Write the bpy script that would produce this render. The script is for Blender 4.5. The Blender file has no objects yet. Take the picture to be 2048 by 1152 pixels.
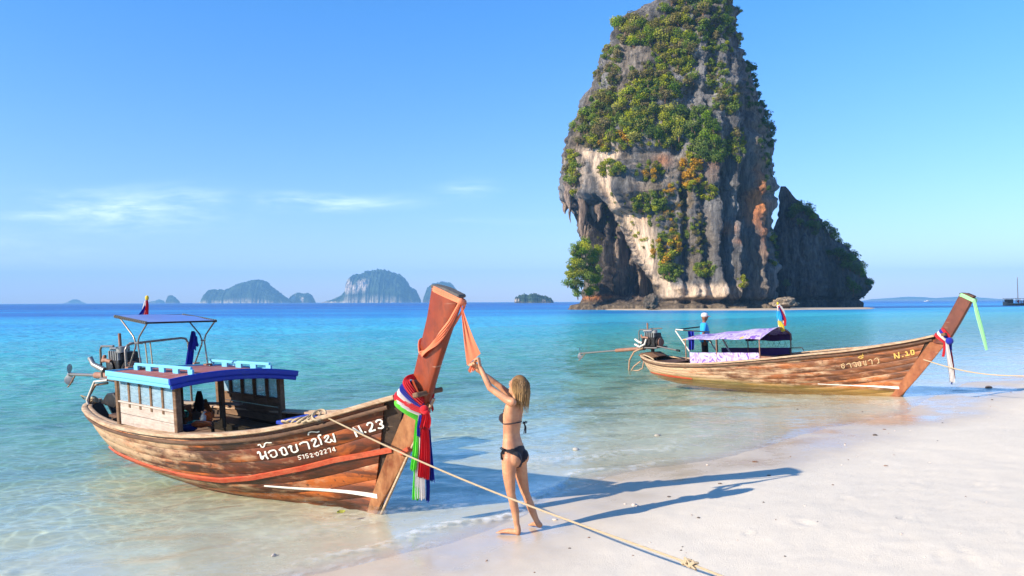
import bpy, bmesh, math, random
import numpy as np
from mathutils import Vector, Matrix
from mathutils.bvhtree import BVHTree

random.seed(7); np.random.seed(7)
SC = bpy.context.scene
COL = SC.collection
R = math.radians

# ------------------------------------------------------------------ camera
FPX = 1500.0; CAM_H = 2.4
PITCH = math.atan(27.7/FPX); ROLL = R(-0.196)
cam_fwd = np.array([0, math.cos(PITCH), math.sin(PITCH)])
_r = np.array([1.0, 0, 0]); _u = np.cross(_r, cam_fwd)
cam_right = _r*math.cos(ROLL)+_u*math.sin(ROLL)
cam_up = _u*math.cos(ROLL)-_r*math.sin(ROLL)
CAMP = np.array([0, 0, CAM_H])
cd = bpy.data.cameras.new('camera'); cam = bpy.data.objects.new('camera', cd); COL.objects.link(cam)
cd.sensor_width = 36; cd.lens = FPX/2048*36; cd.clip_start = 0.1; cd.clip_end = 60000
cam.matrix_world = Matrix(((cam_right[0], cam_up[0], -cam_fwd[0], 0), (cam_right[1], cam_up[1], -cam_fwd[1], 0),
                           (cam_right[2], cam_up[2], -cam_fwd[2], CAM_H), (0, 0, 0, 1)))
SC.camera = cam

# ------------------------------------------------------------------ sky, sun, exposure
SUN_EL = R(25.5); SUN_DIR = np.array([-0.881, -0.473])      # horizontal direction towards the sun
SUN_DIR = SUN_DIR/np.hypot(*SUN_DIR)
sun_vec = Vector((SUN_DIR[0]*math.cos(SUN_EL), SUN_DIR[1]*math.cos(SUN_EL), math.sin(SUN_EL)))
sl = bpy.data.lights.new('sun', 'SUN'); sl.energy = 5.0; sl.angle = R(0.53); sl.color = (1.0, 0.90, 0.74)
so = bpy.data.objects.new('sun', sl); COL.objects.link(so)
so.rotation_euler = (-sun_vec).to_track_quat('-Z', 'Y').to_euler(); so.location = (-40, -20, 40)

SC.view_settings.view_transform = 'Standard'; SC.view_settings.look = 'None'
SC.view_settings.gamma = 1.0; SC.view_settings.use_curve_mapping = False
SC.view_settings.exposure = 1.05
SC.render.engine = 'CYCLES'
SC.cycles.use_denoising = True
SC.cycles.max_bounces = 8; SC.cycles.transparent_max_bounces = 24; SC.cycles.volume_bounces = 0
SC.cycles.diffuse_bounces = 3; SC.cycles.glossy_bounces = 3; SC.cycles.transmission_bounces = 4
SC.cycles.caustics_reflective = False; SC.cycles.caustics_refractive = False
SC.cycles.sample_clamp_indirect = 6.0


class NT:
    """small node-tree helper"""
    def __init__(self, tree):
        self.t = tree; tree.nodes.clear()

    def __call__(self, typ, ins=None, **props):
        n = self.t.nodes.new(typ)
        for k, v in props.items():
            setattr(n, k, v)
        for k, v in (ins or {}).items():
            s = n.inputs[k]
            if isinstance(v, bpy.types.NodeSocket):
                self.t.links.new(v, s)
            elif isinstance(v, bpy.types.Node):
                self.t.links.new(v.outputs[0], s)
            else:
                if hasattr(s, 'default_value') and hasattr(s.default_value, '__len__') and isinstance(v, (tuple, list)) and len(s.default_value) == 4 and len(v) == 3:
                    v = tuple(v)+(1,)
                s.default_value = v
        return n

    def math(self, op, a, b=0.0, c=None, clamp=False):
        ins = {0: a, 1: b}
        if c is not None: ins[2] = c
        return self('ShaderNodeMath', ins, operation=op, use_clamp=clamp).outputs[0]

    def mix(self, f, a, b, mode='MIX'):
        return self('ShaderNodeMixRGB', {0: f, 1: a, 2: b}, blend_type=mode).outputs[0]

    def ramp(self, fac, stops, interp='LINEAR'):
        n = self('ShaderNodeValToRGB', {0: fac}); cr = n.color_ramp; cr.interpolation = interp
        while len(cr.elements) < len(stops): cr.elements.new(0.5)
        for e, (p, c) in zip(cr.elements, stops):
            e.position = p
            if not hasattr(c, '__len__'): c = (c, c, c)
            e.color = tuple(c)+(1,) if len(c) == 3 else c
        return n.outputs[0]

    def noise(self, vec, scale, detail=4, rough=0.55, dist=0.0, dim='3D', col=False):
        n = self('ShaderNodeTexNoise', {'Scale': scale, 'Detail': detail, 'Roughness': rough, 'Distortion': dist}, noise_dimensions=dim)
        if vec is not None: self.t.links.new(vec, n.inputs['Vector'])
        return n.outputs['Color' if col else 'Fac']

    def mapping(self, vec, scale=(1, 1, 1), loc=(0, 0, 0), rot=(0, 0, 0)):
        return self('ShaderNodeMapping', {'Vector': vec, 'Scale': scale, 'Location': loc, 'Rotation': rot}).outputs[0]

    def maprange(self, v, a, b, c=0.0, d=1.0, smooth=False):
        return self('ShaderNodeMapRange', {0: v, 1: a, 2: b, 3: c, 4: d}, interpolation_type='SMOOTHSTEP' if smooth else 'LINEAR').outputs[0]


def new_mat(name):
    m = bpy.data.materials.new(name); m.use_nodes = True
    return m, NT(m.node_tree)


# world: physical sky, thin high cloud mixed in
w = bpy.data.worlds.new('World'); SC.world = w; w.use_nodes = True
T = NT(w.node_tree)
sky = T('ShaderNodeTexSky', sky_type='NISHITA', sun_disc=False, sun_elevation=SUN_EL,
        sun_rotation=math.atan2(SUN_DIR[0], SUN_DIR[1]), altitude=0.0, air_density=1.0, dust_density=0.2, ozone_density=1.6)
geo = T('ShaderNodeNewGeometry')
dirv = T('ShaderNodeVectorMath', {0: geo.outputs['Incoming']}, operation='SCALE'); dirv.inputs['Scale'].default_value = -1.0
sep = T('ShaderNodeSeparateXYZ', {0: dirv.outputs[0]})
dyc = T.math('MAXIMUM', T.math('ABSOLUTE', sep.outputs[1]), 0.05)
cu = T.math('DIVIDE', sep.outputs[0], dyc); cw = T.math('DIVIDE', sep.outputs[2], dyc)
cvec = T('ShaderNodeCombineXYZ', {0: cu, 1: cw, 2: 0.0}).outputs[0]
warp = T.noise(T.mapping(cvec, (3, 8, 1)), 1.0, 3)
tilt = T.math('ADD', cw, T.math('MULTIPLY', T.math('SUBTRACT', warp, 0.5), 0.05))
cv2 = T('ShaderNodeCombineXYZ', {0: cu, 1: tilt, 2: 0.0}).outputs[0]
fib = T.noise(T.mapping(cv2, (5.0, 42.0, 1), rot=(0, 0, R(3))), 1.0, 7, 0.62, 0.5)
fib2 = T.noise(T.mapping(cv2, (26.0, 120.0, 1), rot=(0, 0, R(12))), 1.0, 4, 0.6, 0.3)


def puff(u0, w0, ru, rw, gain):
    a = T.math('DIVIDE', T.math('SUBTRACT', cu, u0), ru); b = T.math('DIVIDE', T.math('SUBTRACT', tilt, w0), rw)
    q = T.math('ADD', T.math('MULTIPLY', a, a), T.math('MULTIPLY', b, b))
    return T.math('MULTIPLY', T.math('POWER', 2.718, T.math('MULTIPLY', q, -1.0)), gain)


pm = None
for a in ((-0.52, 0.125, 0.11, 0.022, 1.0), (-0.62, 0.116, 0.07, 0.008, 0.7), (-0.25, 0.133, 0.10, 0.009, 0.95), (-0.06, 0.148, 0.035, 0.012, 0.4),
          (-0.42, 0.137, 0.05, 0.01, 0.7), (-0.68, 0.075, 0.12, 0.02, 0.32), (-0.05, 0.108, 0.08, 0.004, 0.25)):
    p_ = puff(*a); pm = p_ if pm is None else T.math('MAXIMUM', pm, p_)
cover = T.math('MULTIPLY', pm, T.maprange(T.math('ADD', T.math('MULTIPLY', fib, 0.75), T.math('MULTIPLY', fib2, 0.25)), 0.38, 0.66, 0, 1, True), clamp=True)
hsv = T('ShaderNodeHueSaturation', {'Hue': 0.5, 'Saturation': 1.1, 'Value': 1.0, 'Color': T.mix(1.0, sky.outputs[0], T.mix(T.maprange(sep.outputs[2], 0.02, 0.36), (0.90, 0.90, 1.32), (0.72, 1.04, 1.46)), 'MULTIPLY')})
ccol = T.mix(T.math('MULTIPLY', cover, 0.45), hsv.outputs[0], (11.0, 12.0, 12.6))
bg = T('ShaderNodeBackground', {'Color': ccol, 'Strength': 0.092})
wo = T('ShaderNodeOutputWorld', {0: bg.outputs[0]})


# ------------------------------------------------------------------ helpers
def pix_ray(px, py):
    d = cam_fwd+cam_right*(px-1024)/FPX+cam_up*(576-py)/FPX
    return d/d[1]


def at(px, py, y):
    """point of the place seen at photo pixel (px,py) at depth y"""
    return CAMP+pix_ray(px, py)*y


def on_plane(px, py, z=0.0):
    d = pix_ray(px, py); return CAMP+d*((z-CAM_H)/d[2])


def tag(o, label=None, cat=None, group=None, kind=None):
    if label: o['label'] = label
    if cat: o['category'] = cat
    if group: o['group'] = group
    if kind: o['kind'] = kind
    return o


def empty(name, mat=None):
    o = bpy.data.objects.new(name, None); COL.objects.link(o); o.empty_display_size = 0.2
    if mat is not None: o.matrix_world = mat
    return o


def norm(v):
    v = np.asarray(v, float); return v/(np.linalg.norm(v)+1e-12)


class MB:
    """collects geometry; build() links it as ONE mesh object"""
    def __init__(self):
        self.v = []; self.f = []

    def add(self, verts, faces):
        k = len(self.v); self.v.extend([tuple(map(float, p)) for p in verts])
        self.f.extend([tuple(i+k for i in q) for q in faces]); return self

    def box(self, c, s, rot=None):
        hx, hy, hz = s[0]/2, s[1]/2, s[2]/2
        P = [Vector((x, y, z)) for x in (-hx, hx) for y in (-hy, hy) for z in (-hz, hz)]
        if rot is not None: P = [rot @ p for p in P]
        P = [p+Vector(c) for p in P]
        return self.add(P, [(0, 1, 3, 2), (4, 6, 7, 5), (0, 4, 5, 1), (2, 3, 7, 6), (0, 2, 6, 4), (1, 5, 7, 3)])

    def beam(self, a, b, w, h, up=(0, 0, 1)):
        """rectangular bar from a to b, w wide, h high"""
        a = np.asarray(a, float); b = np.asarray(b, float); d = norm(b-a)
        s = np.cross(d, up)
        if np.linalg.norm(s) < 1e-6: s = np.cross(d, (1, 0, 0))
        s = norm(s); u = np.cross(s, d)
        P = [p+s*i*w/2+u*j*h/2 for p in (a, b) for i, j in ((-1, -1), (1, -1), (1, 1), (-1, 1))]
        return self.add(P, [(0, 3, 2, 1), (4, 5, 6, 7), (0, 1, 5, 4), (1, 2, 6, 5), (2, 3, 7, 6), (3, 0, 4, 7)])

    def tube(self, path, r, n=8, caps=True, flat=1.0, up=None):
        """swept tube; r scalar or list; flat squashes along binormal"""
        P = [np.asarray(p, float) for p in path]; m = len(P)
        rr = r if hasattr(r, '__len__') else [r]*m
        tang = [norm(P[min(i+1, m-1)]-P[max(i-1, 0)]) for i in range(m)]
        ref = np.array(up if up is not None else ((0, 0, 1) if abs(tang[0][2]) < 0.9 else (1, 0, 0)), float)
        vs = []
        for i in range(m):
            ref = ref-tang[i]*(ref@tang[i])
            if np.linalg.norm(ref) < 1e-6: ref = np.cross(tang[i], (0.3, 0.5, 0.8))
            ref = norm(ref); bn = np.cross(tang[i], ref)
            for k in range(n):
                a = 2*math.pi*k/n
                vs.append(P[i]+ref*math.cos(a)*rr[i]+bn*math.sin(a)*rr[i]*flat)
        fs = [(i*n+k, i*n+(k+1) % n, (i+1)*n+(k+1) % n, (i+1)*n+k) for i in range(m-1) for k in range(n)]
        if caps:
            fs.append(tuple(range(n-1, -1, -1))); fs.append(tuple(range((m-1)*n, m*n)))
        return self.add(vs, fs)

    def rings(self, rings, closed=True, caps=True):
        """skin a list of equal-length rings"""
        n = len(rings[0]); vs = [p for r_ in rings for p in r_]
        fs = []
        for i in range(len(rings)-1):
            for k in range(n if closed else n-1):
                fs.append((i*n+k, i*n+(k+1) % n, (i+1)*n+(k+1) % n, (i+1)*n+k))
        if caps and closed:
            fs.append(tuple(range(n-1, -1, -1))); fs.append(tuple(range((len(rings)-1)*n, len(rings)*n)))
        return self.add(vs, fs)

    def ell(self, c, r, nu=14, nv=10, rot=None):
        vs = []; c = np.asarray(c, float)
        r = r if hasattr(r, '__len__') else (r, r, r)
        for j in range(nv+1):
            ph = math.pi*j/nv
            for i in range(nu):
                th = 2*math.pi*i/nu
                p = Vector((r[0]*math.sin(ph)*math.cos(th), r[1]*math.sin(ph)*math.sin(th), r[2]*math.cos(ph)))
                if rot is not None: p = rot @ p
                vs.append(c+np.array(p))
        fs = [(j*nu+i, (j+1)*nu+i, (j+1)*nu+(i+1) % nu, j*nu+(i+1) % nu) for j in range(nv) for i in range(nu)]
        return self.add(vs, fs)

    def prism(self, poly, y0, y1, axis=1):
        """polygon (list of 2D) extruded along an axis"""
        n = len(poly)
        def mk(p, t):
            q = [p[0], p[1]]; q.insert(axis, t); return q
        vs = [mk(p, y0) for p in poly]+[mk(p, y1) for p in poly]
        fs = [tuple(range(n)), tuple(range(2*n-1, n-1, -1))]+[(k, k+n, (k+1) % n+n, (k+1) % n) for k in range(n)]
        return self.add(vs, fs)

    def mesh(self, name):
        me = bpy.data.meshes.new(name); me.from_pydata(self.v, [], self.f); me.validate(); me.update(); return me

    def build(self, name, mat, parent=None, smooth=False, bevel=0.0, fix=True, xf=None):
        me = self.mesh(name)
        if xf is not None: me.transform(xf)
        if fix:
            bm = bmesh.new(); bm.from_mesh(me)
            bmesh.ops.remove_doubles(bm, verts=bm.verts, dist=1e-5)
            bmesh.ops.recalc_face_normals(bm, faces=bm.faces)
            if bevel > 0:
                ed = [e for e in bm.edges if len(e.link_faces) == 2 and e.calc_face_angle(0) > 0.6]
                if ed: bmesh.ops.bevel(bm, geom=ed, offset=bevel, segments=1, affect='EDGES', clamp_overlap=True)
            bm.to_mesh(me); bm.free()
        return link_mesh(name, me, mat, parent, smooth)


def link_mesh(name, me, mat, parent=None, smooth=False, angle=None):
    o = bpy.data.objects.new(name, me); COL.objects.link(o)
    if mat is not None: me.materials.append(mat)
    if parent is not None: o.parent = parent
    if smooth:
        me.shade_smooth()
        me.set_sharp_from_angle(angle=R(50 if angle is None else angle))
    return o


def grid_mesh(name, V, nu, nv, wrap_u=False):
    """V: (nv,nu,3) array -> quad mesh, fast"""
    idx = np.arange(nu*nv).reshape(nv, nu)
    if wrap_u:
        nxt = np.roll(idx, -1, axis=1)
        q = np.stack([idx[:-1], nxt[:-1], nxt[1:], idx[1:]], -1).reshape(-1, 4)
    else:
        q = np.stack([idx[:-1, :-1], idx[:-1, 1:], idx[1:, 1:], idx[1:, :-1]], -1).reshape(-1, 4)
    return quads_mesh(name, V.reshape(-1, 3), q)


def quads_mesh(name, V, q):
    me = bpy.data.meshes.new(name)
    me.vertices.add(len(V)); me.vertices.foreach_set('co', np.ascontiguousarray(V, dtype=np.float32).ravel())
    k = q.shape[1]
    me.loops.add(q.size); me.loops.foreach_set('vertex_index', np.ascontiguousarray(q, dtype=np.int32).ravel())
    me.polygons.add(len(q)); me.polygons.foreach_set('loop_start', np.arange(0, q.size, k, dtype=np.int32))
    me.update(calc_edges=True); me.validate()
    return me


def set_col(me, name, C):
    a = me.color_attributes.new(name, 'FLOAT_COLOR', 'POINT')
    c4 = np.ones((len(me.vertices), 4), np.float32); c4[:, :3] = C
    a.data.foreach_set('color', c4.ravel())


def set_float(me, name, F):
    a = me.attributes.new(name, 'FLOAT', 'POINT'); a.data.foreach_set('value', np.ascontiguousarray(F, dtype=np.float32).ravel())


# numpy gradient noise -------------------------------------------------
_perm = np.random.RandomState(3).permutation(512).astype(np.int64)
_grad = np.random.RandomState(5).normal(size=(512, 3)); _grad /= np.linalg.norm(_grad, axis=1)[:, None]


def _h(i, j, k):
    return _perm[(_perm[(_perm[i & 511]+j) & 511]+k) & 511]


def pnoise(x, y, z=0.0):
    x, y, z = np.broadcast_arrays(np.asarray(x, float), np.asarray(y, float), np.asarray(z, float))
    xi = np.floor(x).astype(np.int64); yi = np.floor(y).astype(np.int64); zi = np.floor(z).astype(np.int64)
    xf, yf, zf = x-xi, y-yi, z-zi
    fd = lambda t: t*t*t*(t*(t*6-15)+10)
    u, v, w_ = fd(xf), fd(yf), fd(zf); out = 0
    for a in (0, 1):
        for b in (0, 1):
            for c in (0, 1):
                g = _grad[_h(xi+a, yi+b, zi+c)]
                d = g[..., 0]*(xf-a)+g[..., 1]*(yf-b)+g[..., 2]*(zf-c)
                out = out+d*np.where(a, u, 1-u)*np.where(b, v, 1-v)*np.where(c, w_, 1-w_)
    return out*1.5


def fbm(x, y, z=0.0, oct=4, gain=0.5):
    s = 0; a = 1.0; f_ = 1.0
    for i in range(oct):
        s = s+a*pnoise(x*f_+i*17.3, y*f_-i*9.1, z*f_+i*5.7); a *= gain; f_ *= 2.03
    return s


def sstep(a, b, x):
    t = np.clip((x-a)/(b-a), 0, 1); return t*t*(3-2*t)
# ------------------------------------------------------------------ materials
def principled(T, base, rough=0.6, spec=0.4, normal=None, metal=0.0, **kw):
    ins = {'Base Color': base, 'Roughness': rough, 'Specular IOR Level': spec, 'Metallic': metal}
    if normal is not None: ins['Normal'] = normal
    ins.update(kw)
    b = T('ShaderNodeBsdfPrincipled', ins)
    T('ShaderNodeOutputMaterial', {0: b.outputs[0]})
    return b


def bump(T, h, strength=0.3, dist=0.01):
    return T('ShaderNodeBump', {'Height': h, 'Strength': strength, 'Distance': dist}).outputs[0]


def plain(name, col, rough=0.6, spec=0.4, var=0.18, scale=9.0, metal=0.0, dirt=None, dirt_amt=0.5, bstr=0.15, bdist=0.004):
    """one-colour paint / cloth / metal with uneven tone, wear and fine relief"""
    m, T = new_mat(name)
    co = T('ShaderNodeTexCoord').outputs['Object']
    n1 = T.noise(co, scale, 5, 0.6); n2 = T.noise(co, scale*6, 3, 0.6)
    lo = tuple(c*(1-var) for c in col); hi = tuple(min(1, c*(1+var)) for c in col)
    c = T.mix(n1, lo, hi)
    if dirt is not None:
        f_ = T.maprange(T.math('ADD', T.math('MULTIPLY', n1, 0.6), T.math('MULTIPLY', n2, 0.4)), 0.5, 0.66, 0, dirt_amt)
        c = T.mix(f_, c, dirt)
    r_ = T.maprange(n2, 0.3, 0.7, max(0.05, rough-0.12), min(1, rough+0.12))
    principled(T, c, r_, spec, bump(T, n2, bstr, bdist), metal)
    return m


def wood_hull(name, base, pale, orange, dark, fore_dark=None, x0=-8.0, x1=0.6, pale_amt=0.5, seed=0.0, stain_z=None):
    """weathered, varnished planking: streaks run along the boat's length; each plank its own tone"""
    m, T = new_mat(name)
    co = T('ShaderNodeTexCoord').outputs['Object']
    rnd = T('ShaderNodeObjectInfo').outputs['Random']
    co2 = T('ShaderNodeVectorMath', {0: co, 1: T('ShaderNodeCombineXYZ', {0: T.math('MULTIPLY', rnd, 37.0), 1: seed, 2: T.math('MULTIPLY', rnd, 11.0)}).outputs[0]}, operation='ADD').outputs[0]
    st = T.noise(T.mapping(co2, (1.1, 6, 9)), 1.0, 6, 0.62, 0.3)
    st2 = T.noise(T.mapping(co2, (0.55, 2, 3.2)), 1.0, 5, 0.6, 0.6)
    fine = T.noise(T.mapping(co2, (5, 60, 80)), 1.0, 4, 0.6)
    blot = T.noise(T.mapping(co2, (0.38, 1, 1)), 4.5, 6, 0.68)
    x = T('ShaderNodeSeparateXYZ', {0: co}); fx = T.maprange(x.outputs[0], x0, x1)
    c = T.mix(T.maprange(st, 0.36, 0.64), dark, base)
    c = T.mix(T.maprange(T.math('ADD', st2, T.math('MULTIPLY', T.math('SUBTRACT', rnd, 0.5), 0.16)), 0.5, 0.62), c, orange)
    # worn to bare pale wood, more of it towards the stern
    wear = T.math('ADD', T.math('MULTIPLY', st, 0.42), T.math('MULTIPLY', blot, 0.58))
    wear = T.math('ADD', wear, T.math('MULTIPLY', T.math('SUBTRACT', 0.66, fx), 0.34))
    wear = T.math('ADD', wear, T.math('MULTIPLY', T.math('SUBTRACT', rnd, 0.5), 0.06))
    c = T.mix(T.math('MULTIPLY', T.maprange(wear, 0.49, 0.64, 0, 1), pale_amt), c, pale)
    c = T.mix(T.maprange(fine, 0.3, 0.52, 0.32, 0.0), c, dark)
    spots = T.noise(co2, 17.0, 3, 0.5)
    c = T.mix(T.maprange(spots, 0.62, 0.70, 0, 0.75), c, dark)
    if stain_z is not None:
        z = T.math('ADD', x.outputs[2], T.math('MULTIPLY', T.math('SUBTRACT', blot, 0.5), 0.16))
        c = T.mix(T.maprange(z, stain_z-0.06, stain_z+0.06, 0.7, 0.0), c, (0.24, 0.17, 0.035))
        c = T.mix(T.maprange(z, stain_z-0.12, stain_z-0.03, 0.8, 0.0), c, (0.30, 0.16, 0.05))
    h = T.math('ADD', T.math('MULTIPLY', fine, 0.6), T.math('MULTIPLY', st, 0.5))
    principled(T, c, T.maprange(st, 0.3, 0.7, 0.42, 0.7), 0.4, bump(T, h, 0.5, 0.006))
    return m


def wood_plain(name, a, b, rough=0.75, sc=(1.2, 14, 14), spec=0.25):
    m, T = new_mat(name)
    co = T('ShaderNodeTexCoord').outputs['Object']
    rnd = T('ShaderNodeObjectInfo').outputs['Random']
    co2 = T('ShaderNodeVectorMath', {0: co, 1: T('ShaderNodeCombineXYZ', {0: T.math('MULTIPLY', rnd, 31.0), 1: T.math('MULTIPLY', rnd, 7.0), 2: 0.0}).outputs[0]}, operation='ADD').outputs[0]
    g = T.noise(T.mapping(co2, sc), 1.0, 6, 0.65, 0.4)
    f_ = T.noise(T.mapping(co2, tuple(s*5 for s in sc)), 1.0, 3, 0.6)
    bl = T.noise(co2, 5, 5, 0.65)
    c = T.mix(T.maprange(T.math('ADD', T.math('MULTIPLY', g, 0.6), T.math('MULTIPLY', bl, 0.4)), 0.36, 0.64), a, b)
    c = T.mix(T.maprange(f_, 0.3, 0.5, 0.4, 0), c, tuple(x*0.35 for x in a))
    sc1 = T.noise(T.mapping(co2, (3.0, 3.0, 40.0), rot=(0, R(24), 0)), 1.0, 2, 0.5, 0.4)
    c = T.mix(T.math('MULTIPLY', T.maprange(sc1, 0.70, 0.74, 0, 0.7), T.maprange(bl, 0.45, 0.6)), c, (0.50, 0.36, 0.26))
    c = T.mix(T.maprange(bl, 0.60, 0.72, 0, 0.45), c, tuple(x*0.3 for x in a))
    principled(T, c, rough, spec, bump(T, T.math('ADD', g, f_), 0.5, 0.005))
    return m


def cloth(name, col, fold=26.0, trans=0.25, var=0.12):
    m, T = new_mat(name)
    co = T('ShaderNodeTexCoord').outputs['Object']
    n1 = T.noise(co, 14, 4, 0.6); wv = T.noise(co, 220, 2, 0.5)
    c = T.mix(n1, tuple(x*(1-var) for x in col), tuple(min(1, x*(1+var)) for x in col))
    d = T('ShaderNodeBsdfPrincipled', {'Base Color': c, 'Roughness': 0.75, 'Specular IOR Level': 0.15, 'Sheen Weight': 0.2,
                                       'Normal': bump(T, T.math('ADD', wv, T.math('MULTIPLY', n1, 2.0)), 0.25, 0.004)})
    t = T('ShaderNodeBsdfTranslucent', {'Color': c})
    mx = T('ShaderNodeMixShader', {0: trans, 1: d.outputs[0], 2: t.outputs[0]})
    T('ShaderNodeOutputMaterial', {0: mx.outputs[0]})
    return m


M = {}
M['hull_a'] = wood_hull('weathered_brown_planking', (0.16, 0.034, 0.010), (0.52, 0.34, 0.20), (0.42, 0.10, 0.016), (0.036, 0.013, 0.006), pale_amt=0.85)
M['hull_b'] = wood_hull('varnished_orange_planking', (0.27, 0.095, 0.036), (0.58, 0.40, 0.25), (0.40, 0.12, 0.032), (0.07, 0.026, 0.013), x0=-9, x1=2.5, pale_amt=0.75, seed=5.0, stain_z=0.10)
M['prow_a'] = wood_plain('red_brown_prow_timber', (0.15, 0.024, 0.008), (0.30, 0.048, 0.011), 0.45, (3, 9, 1.2), 0.45)
M['prow_b'] = wood_plain('dark_brown_prow_timber', (0.085, 0.020, 0.011), (0.15, 0.040, 0.020), 0.5, (3, 9, 1.2), 0.4)
M['stem_a'] = wood_plain('worn_stem_board', (0.15, 0.036, 0.012), (0.40, 0.19, 0.08), 0.6, (3, 9, 1.5))
M['stem_b'] = wood_plain('orange_stem_board', (0.19, 0.052, 0.025), (0.36, 0.14, 0.06), 0.6, (3, 9, 1.5))
M['rail'] = wood_plain('pale_worn_rail', (0.26, 0.14, 0.075), (0.56, 0.42, 0.28), 0.7, (1.6, 30, 30))
M['rail_dark'] = wood_plain('dark_rail', (0.06, 0.03, 0.018), (0.16, 0.085, 0.05), 0.7, (1.6, 30, 30))
M['red_paint'] = wood_plain('chipped_red_paint', (0.42, 0.045, 0.018), (0.52, 0.13, 0.06), 0.6, (2.5, 20, 20))
M['white_paint'] = plain('white_paint', (0.78, 0.74, 0.66), 0.5, dirt=(0.42, 0.22, 0.12), dirt_amt=0.5)
M['letter_white'] = plain('lettering_white', (0.80, 0.77, 0.68), 0.55, var=0.08, dirt=(0.45, 0.33, 0.22), dirt_amt=0.35, scale=14)
M['letter_gold'] = plain('lettering_gold', (0.66, 0.42, 0.10), 0.55, var=0.15, dirt=(0.36, 0.16, 0.06), dirt_amt=0.6, scale=16)
M['letter_faded'] = plain('lettering_faded', (0.58, 0.40, 0.22), 0.6, var=0.15, dirt=(0.36, 0.16, 0.06), dirt_amt=0.7, scale=16)
M['cabin_wood'] = wood_plain('brown_cabin_wood', (0.10, 0.052, 0.028), (0.22, 0.13, 0.075))
M['cabin_pale'] = wood_plain('grey_weathered_panel', (0.30, 0.23, 0.19), (0.52, 0.44, 0.38), 0.8, (1.5, 8, 20))
M['inner'] = wood_plain('dark_hull_inside', (0.035, 0.022, 0.016), (0.08, 0.05, 0.032))
M['deck'] = wood_plain('deck_boards', (0.10, 0.055, 0.035), (0.24, 0.15, 0.10))
M['blue_dark'] = plain('deep_blue_paint_edge_shade', (0.010, 0.032, 0.34), 0.5, var=0.3, scale=6, dirt=(0.03, 0.06, 0.20), dirt_amt=0.7)  # also the shaded tone of the roof's front edge
M['blue_light'] = plain('sky_blue_paint_edge_sun', (0.14, 0.45, 0.66), 0.55, var=0.2, scale=6, dirt=(0.12, 0.17, 0.2), dirt_amt=0.6)  # also the sunlit tone of the roof's side edges
M['roof_red'] = plain('faded_red_roof_paint', (0.30, 0.085, 0.065), 0.65, var=.3, scale=4, dirt=(0.40, 0.21, 0.17), dirt_amt=0.7)
M['tarp_blue'] = cloth('blue_tarpaulin', (0.008, 0.17, 0.60), trans=0.3)
M['steel'] = plain('weathered_steel_tube', (0.24, 0.21, 0.185), 0.4, metal=0.6, dirt=(0.22, 0.10, 0.05), dirt_amt=0.7, scale=14)
M['rust'] = plain('rusty_steel', (0.26, 0.12, 0.075), 0.7, metal=0.2, dirt=(0.36, 0.28, 0.22), dirt_amt=0.6, scale=10)
M['black_metal'] = plain('oily_black_iron', (0.018, 0.017, 0.018), 0.45, metal=0.3, dirt=(0.10, 0.07, 0.05), dirt_amt=0.6, scale=14)
M['grey_metal'] = plain('grey_cast_metal', (0.30, 0.29, 0.28), 0.45, metal=0.5, dirt=(0.10, 0.08, 0.06), dirt_amt=0.6, scale=14)
M['pale_pipe'] = plain('pale_plastic_pipe', (0.55, 0.50, 0.44), 0.5, dirt=(0.3, 0.2, 0.12), dirt_amt=0.5)
M['hose'] = plain('brown_hose', (0.34, 0.20, 0.12), 0.6)
M['prow_cap'] = plain('cracked_grey_end_grain', (0.12, 0.11, 0.10), 0.9, var=0.5, scale=20, dirt=(0.03, 0.03, 0.03), dirt_amt=0.9, bstr=0.6, bdist=0.02)
M['rope'] = plain('tan_rope', (0.42, 0.32, 0.20), 0.85, var=0.2, scale=30, bstr=0.4)
M['red_cloth'] = cloth('red_cloth', (0.62, 0.018, 0.028)); M['blue_cloth'] = cloth('blue_cloth', (0.018, 0.03, 0.34))
M['white_cloth'] = cloth('white_cloth', (0.76, 0.72, 0.70), trans=0.35); M['green_cloth'] = cloth('lime_green_cloth', (0.16, 0.72, 0.06), trans=0.35)
M['orange_cloth'] = cloth('peach_orange_cloth', (0.90, 0.33, 0.17), trans=0.4); M['navy_cloth'] = cloth('navy_cloth', (0.015, 0.02, 0.12), trans=0.1)
M['mint_cloth'] = cloth('mint_cloth', (0.42, 0.80, 0.42), trans=0.4); M['black_cloth'] = cloth('black_cloth', (0.018, 0.016, 0.022), trans=0.05)
M['orange_vest'] = cloth('orange_vest_cloth', (0.72, 0.12, 0.02), trans=0.1); M['teal_cloth'] = cloth('teal_cloth', (0.03, 0.25, 0.25), trans=0.1)
M['yellow_cloth'] = cloth('yellow_cloth', (0.80, 0.58, 0.05), trans=0.3); M['cyan_cloth'] = cloth('bright_blue_cloth', (0.02, 0.32, 0.62), trans=0.1)
M['dark_shorts'] = cloth('dark_shorts', (0.028, 0.022, 0.022), trans=0.05); M['purple_in'] = cloth('dark_purple_lining', (0.10, 0.045, 0.16), trans=0.15)


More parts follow.
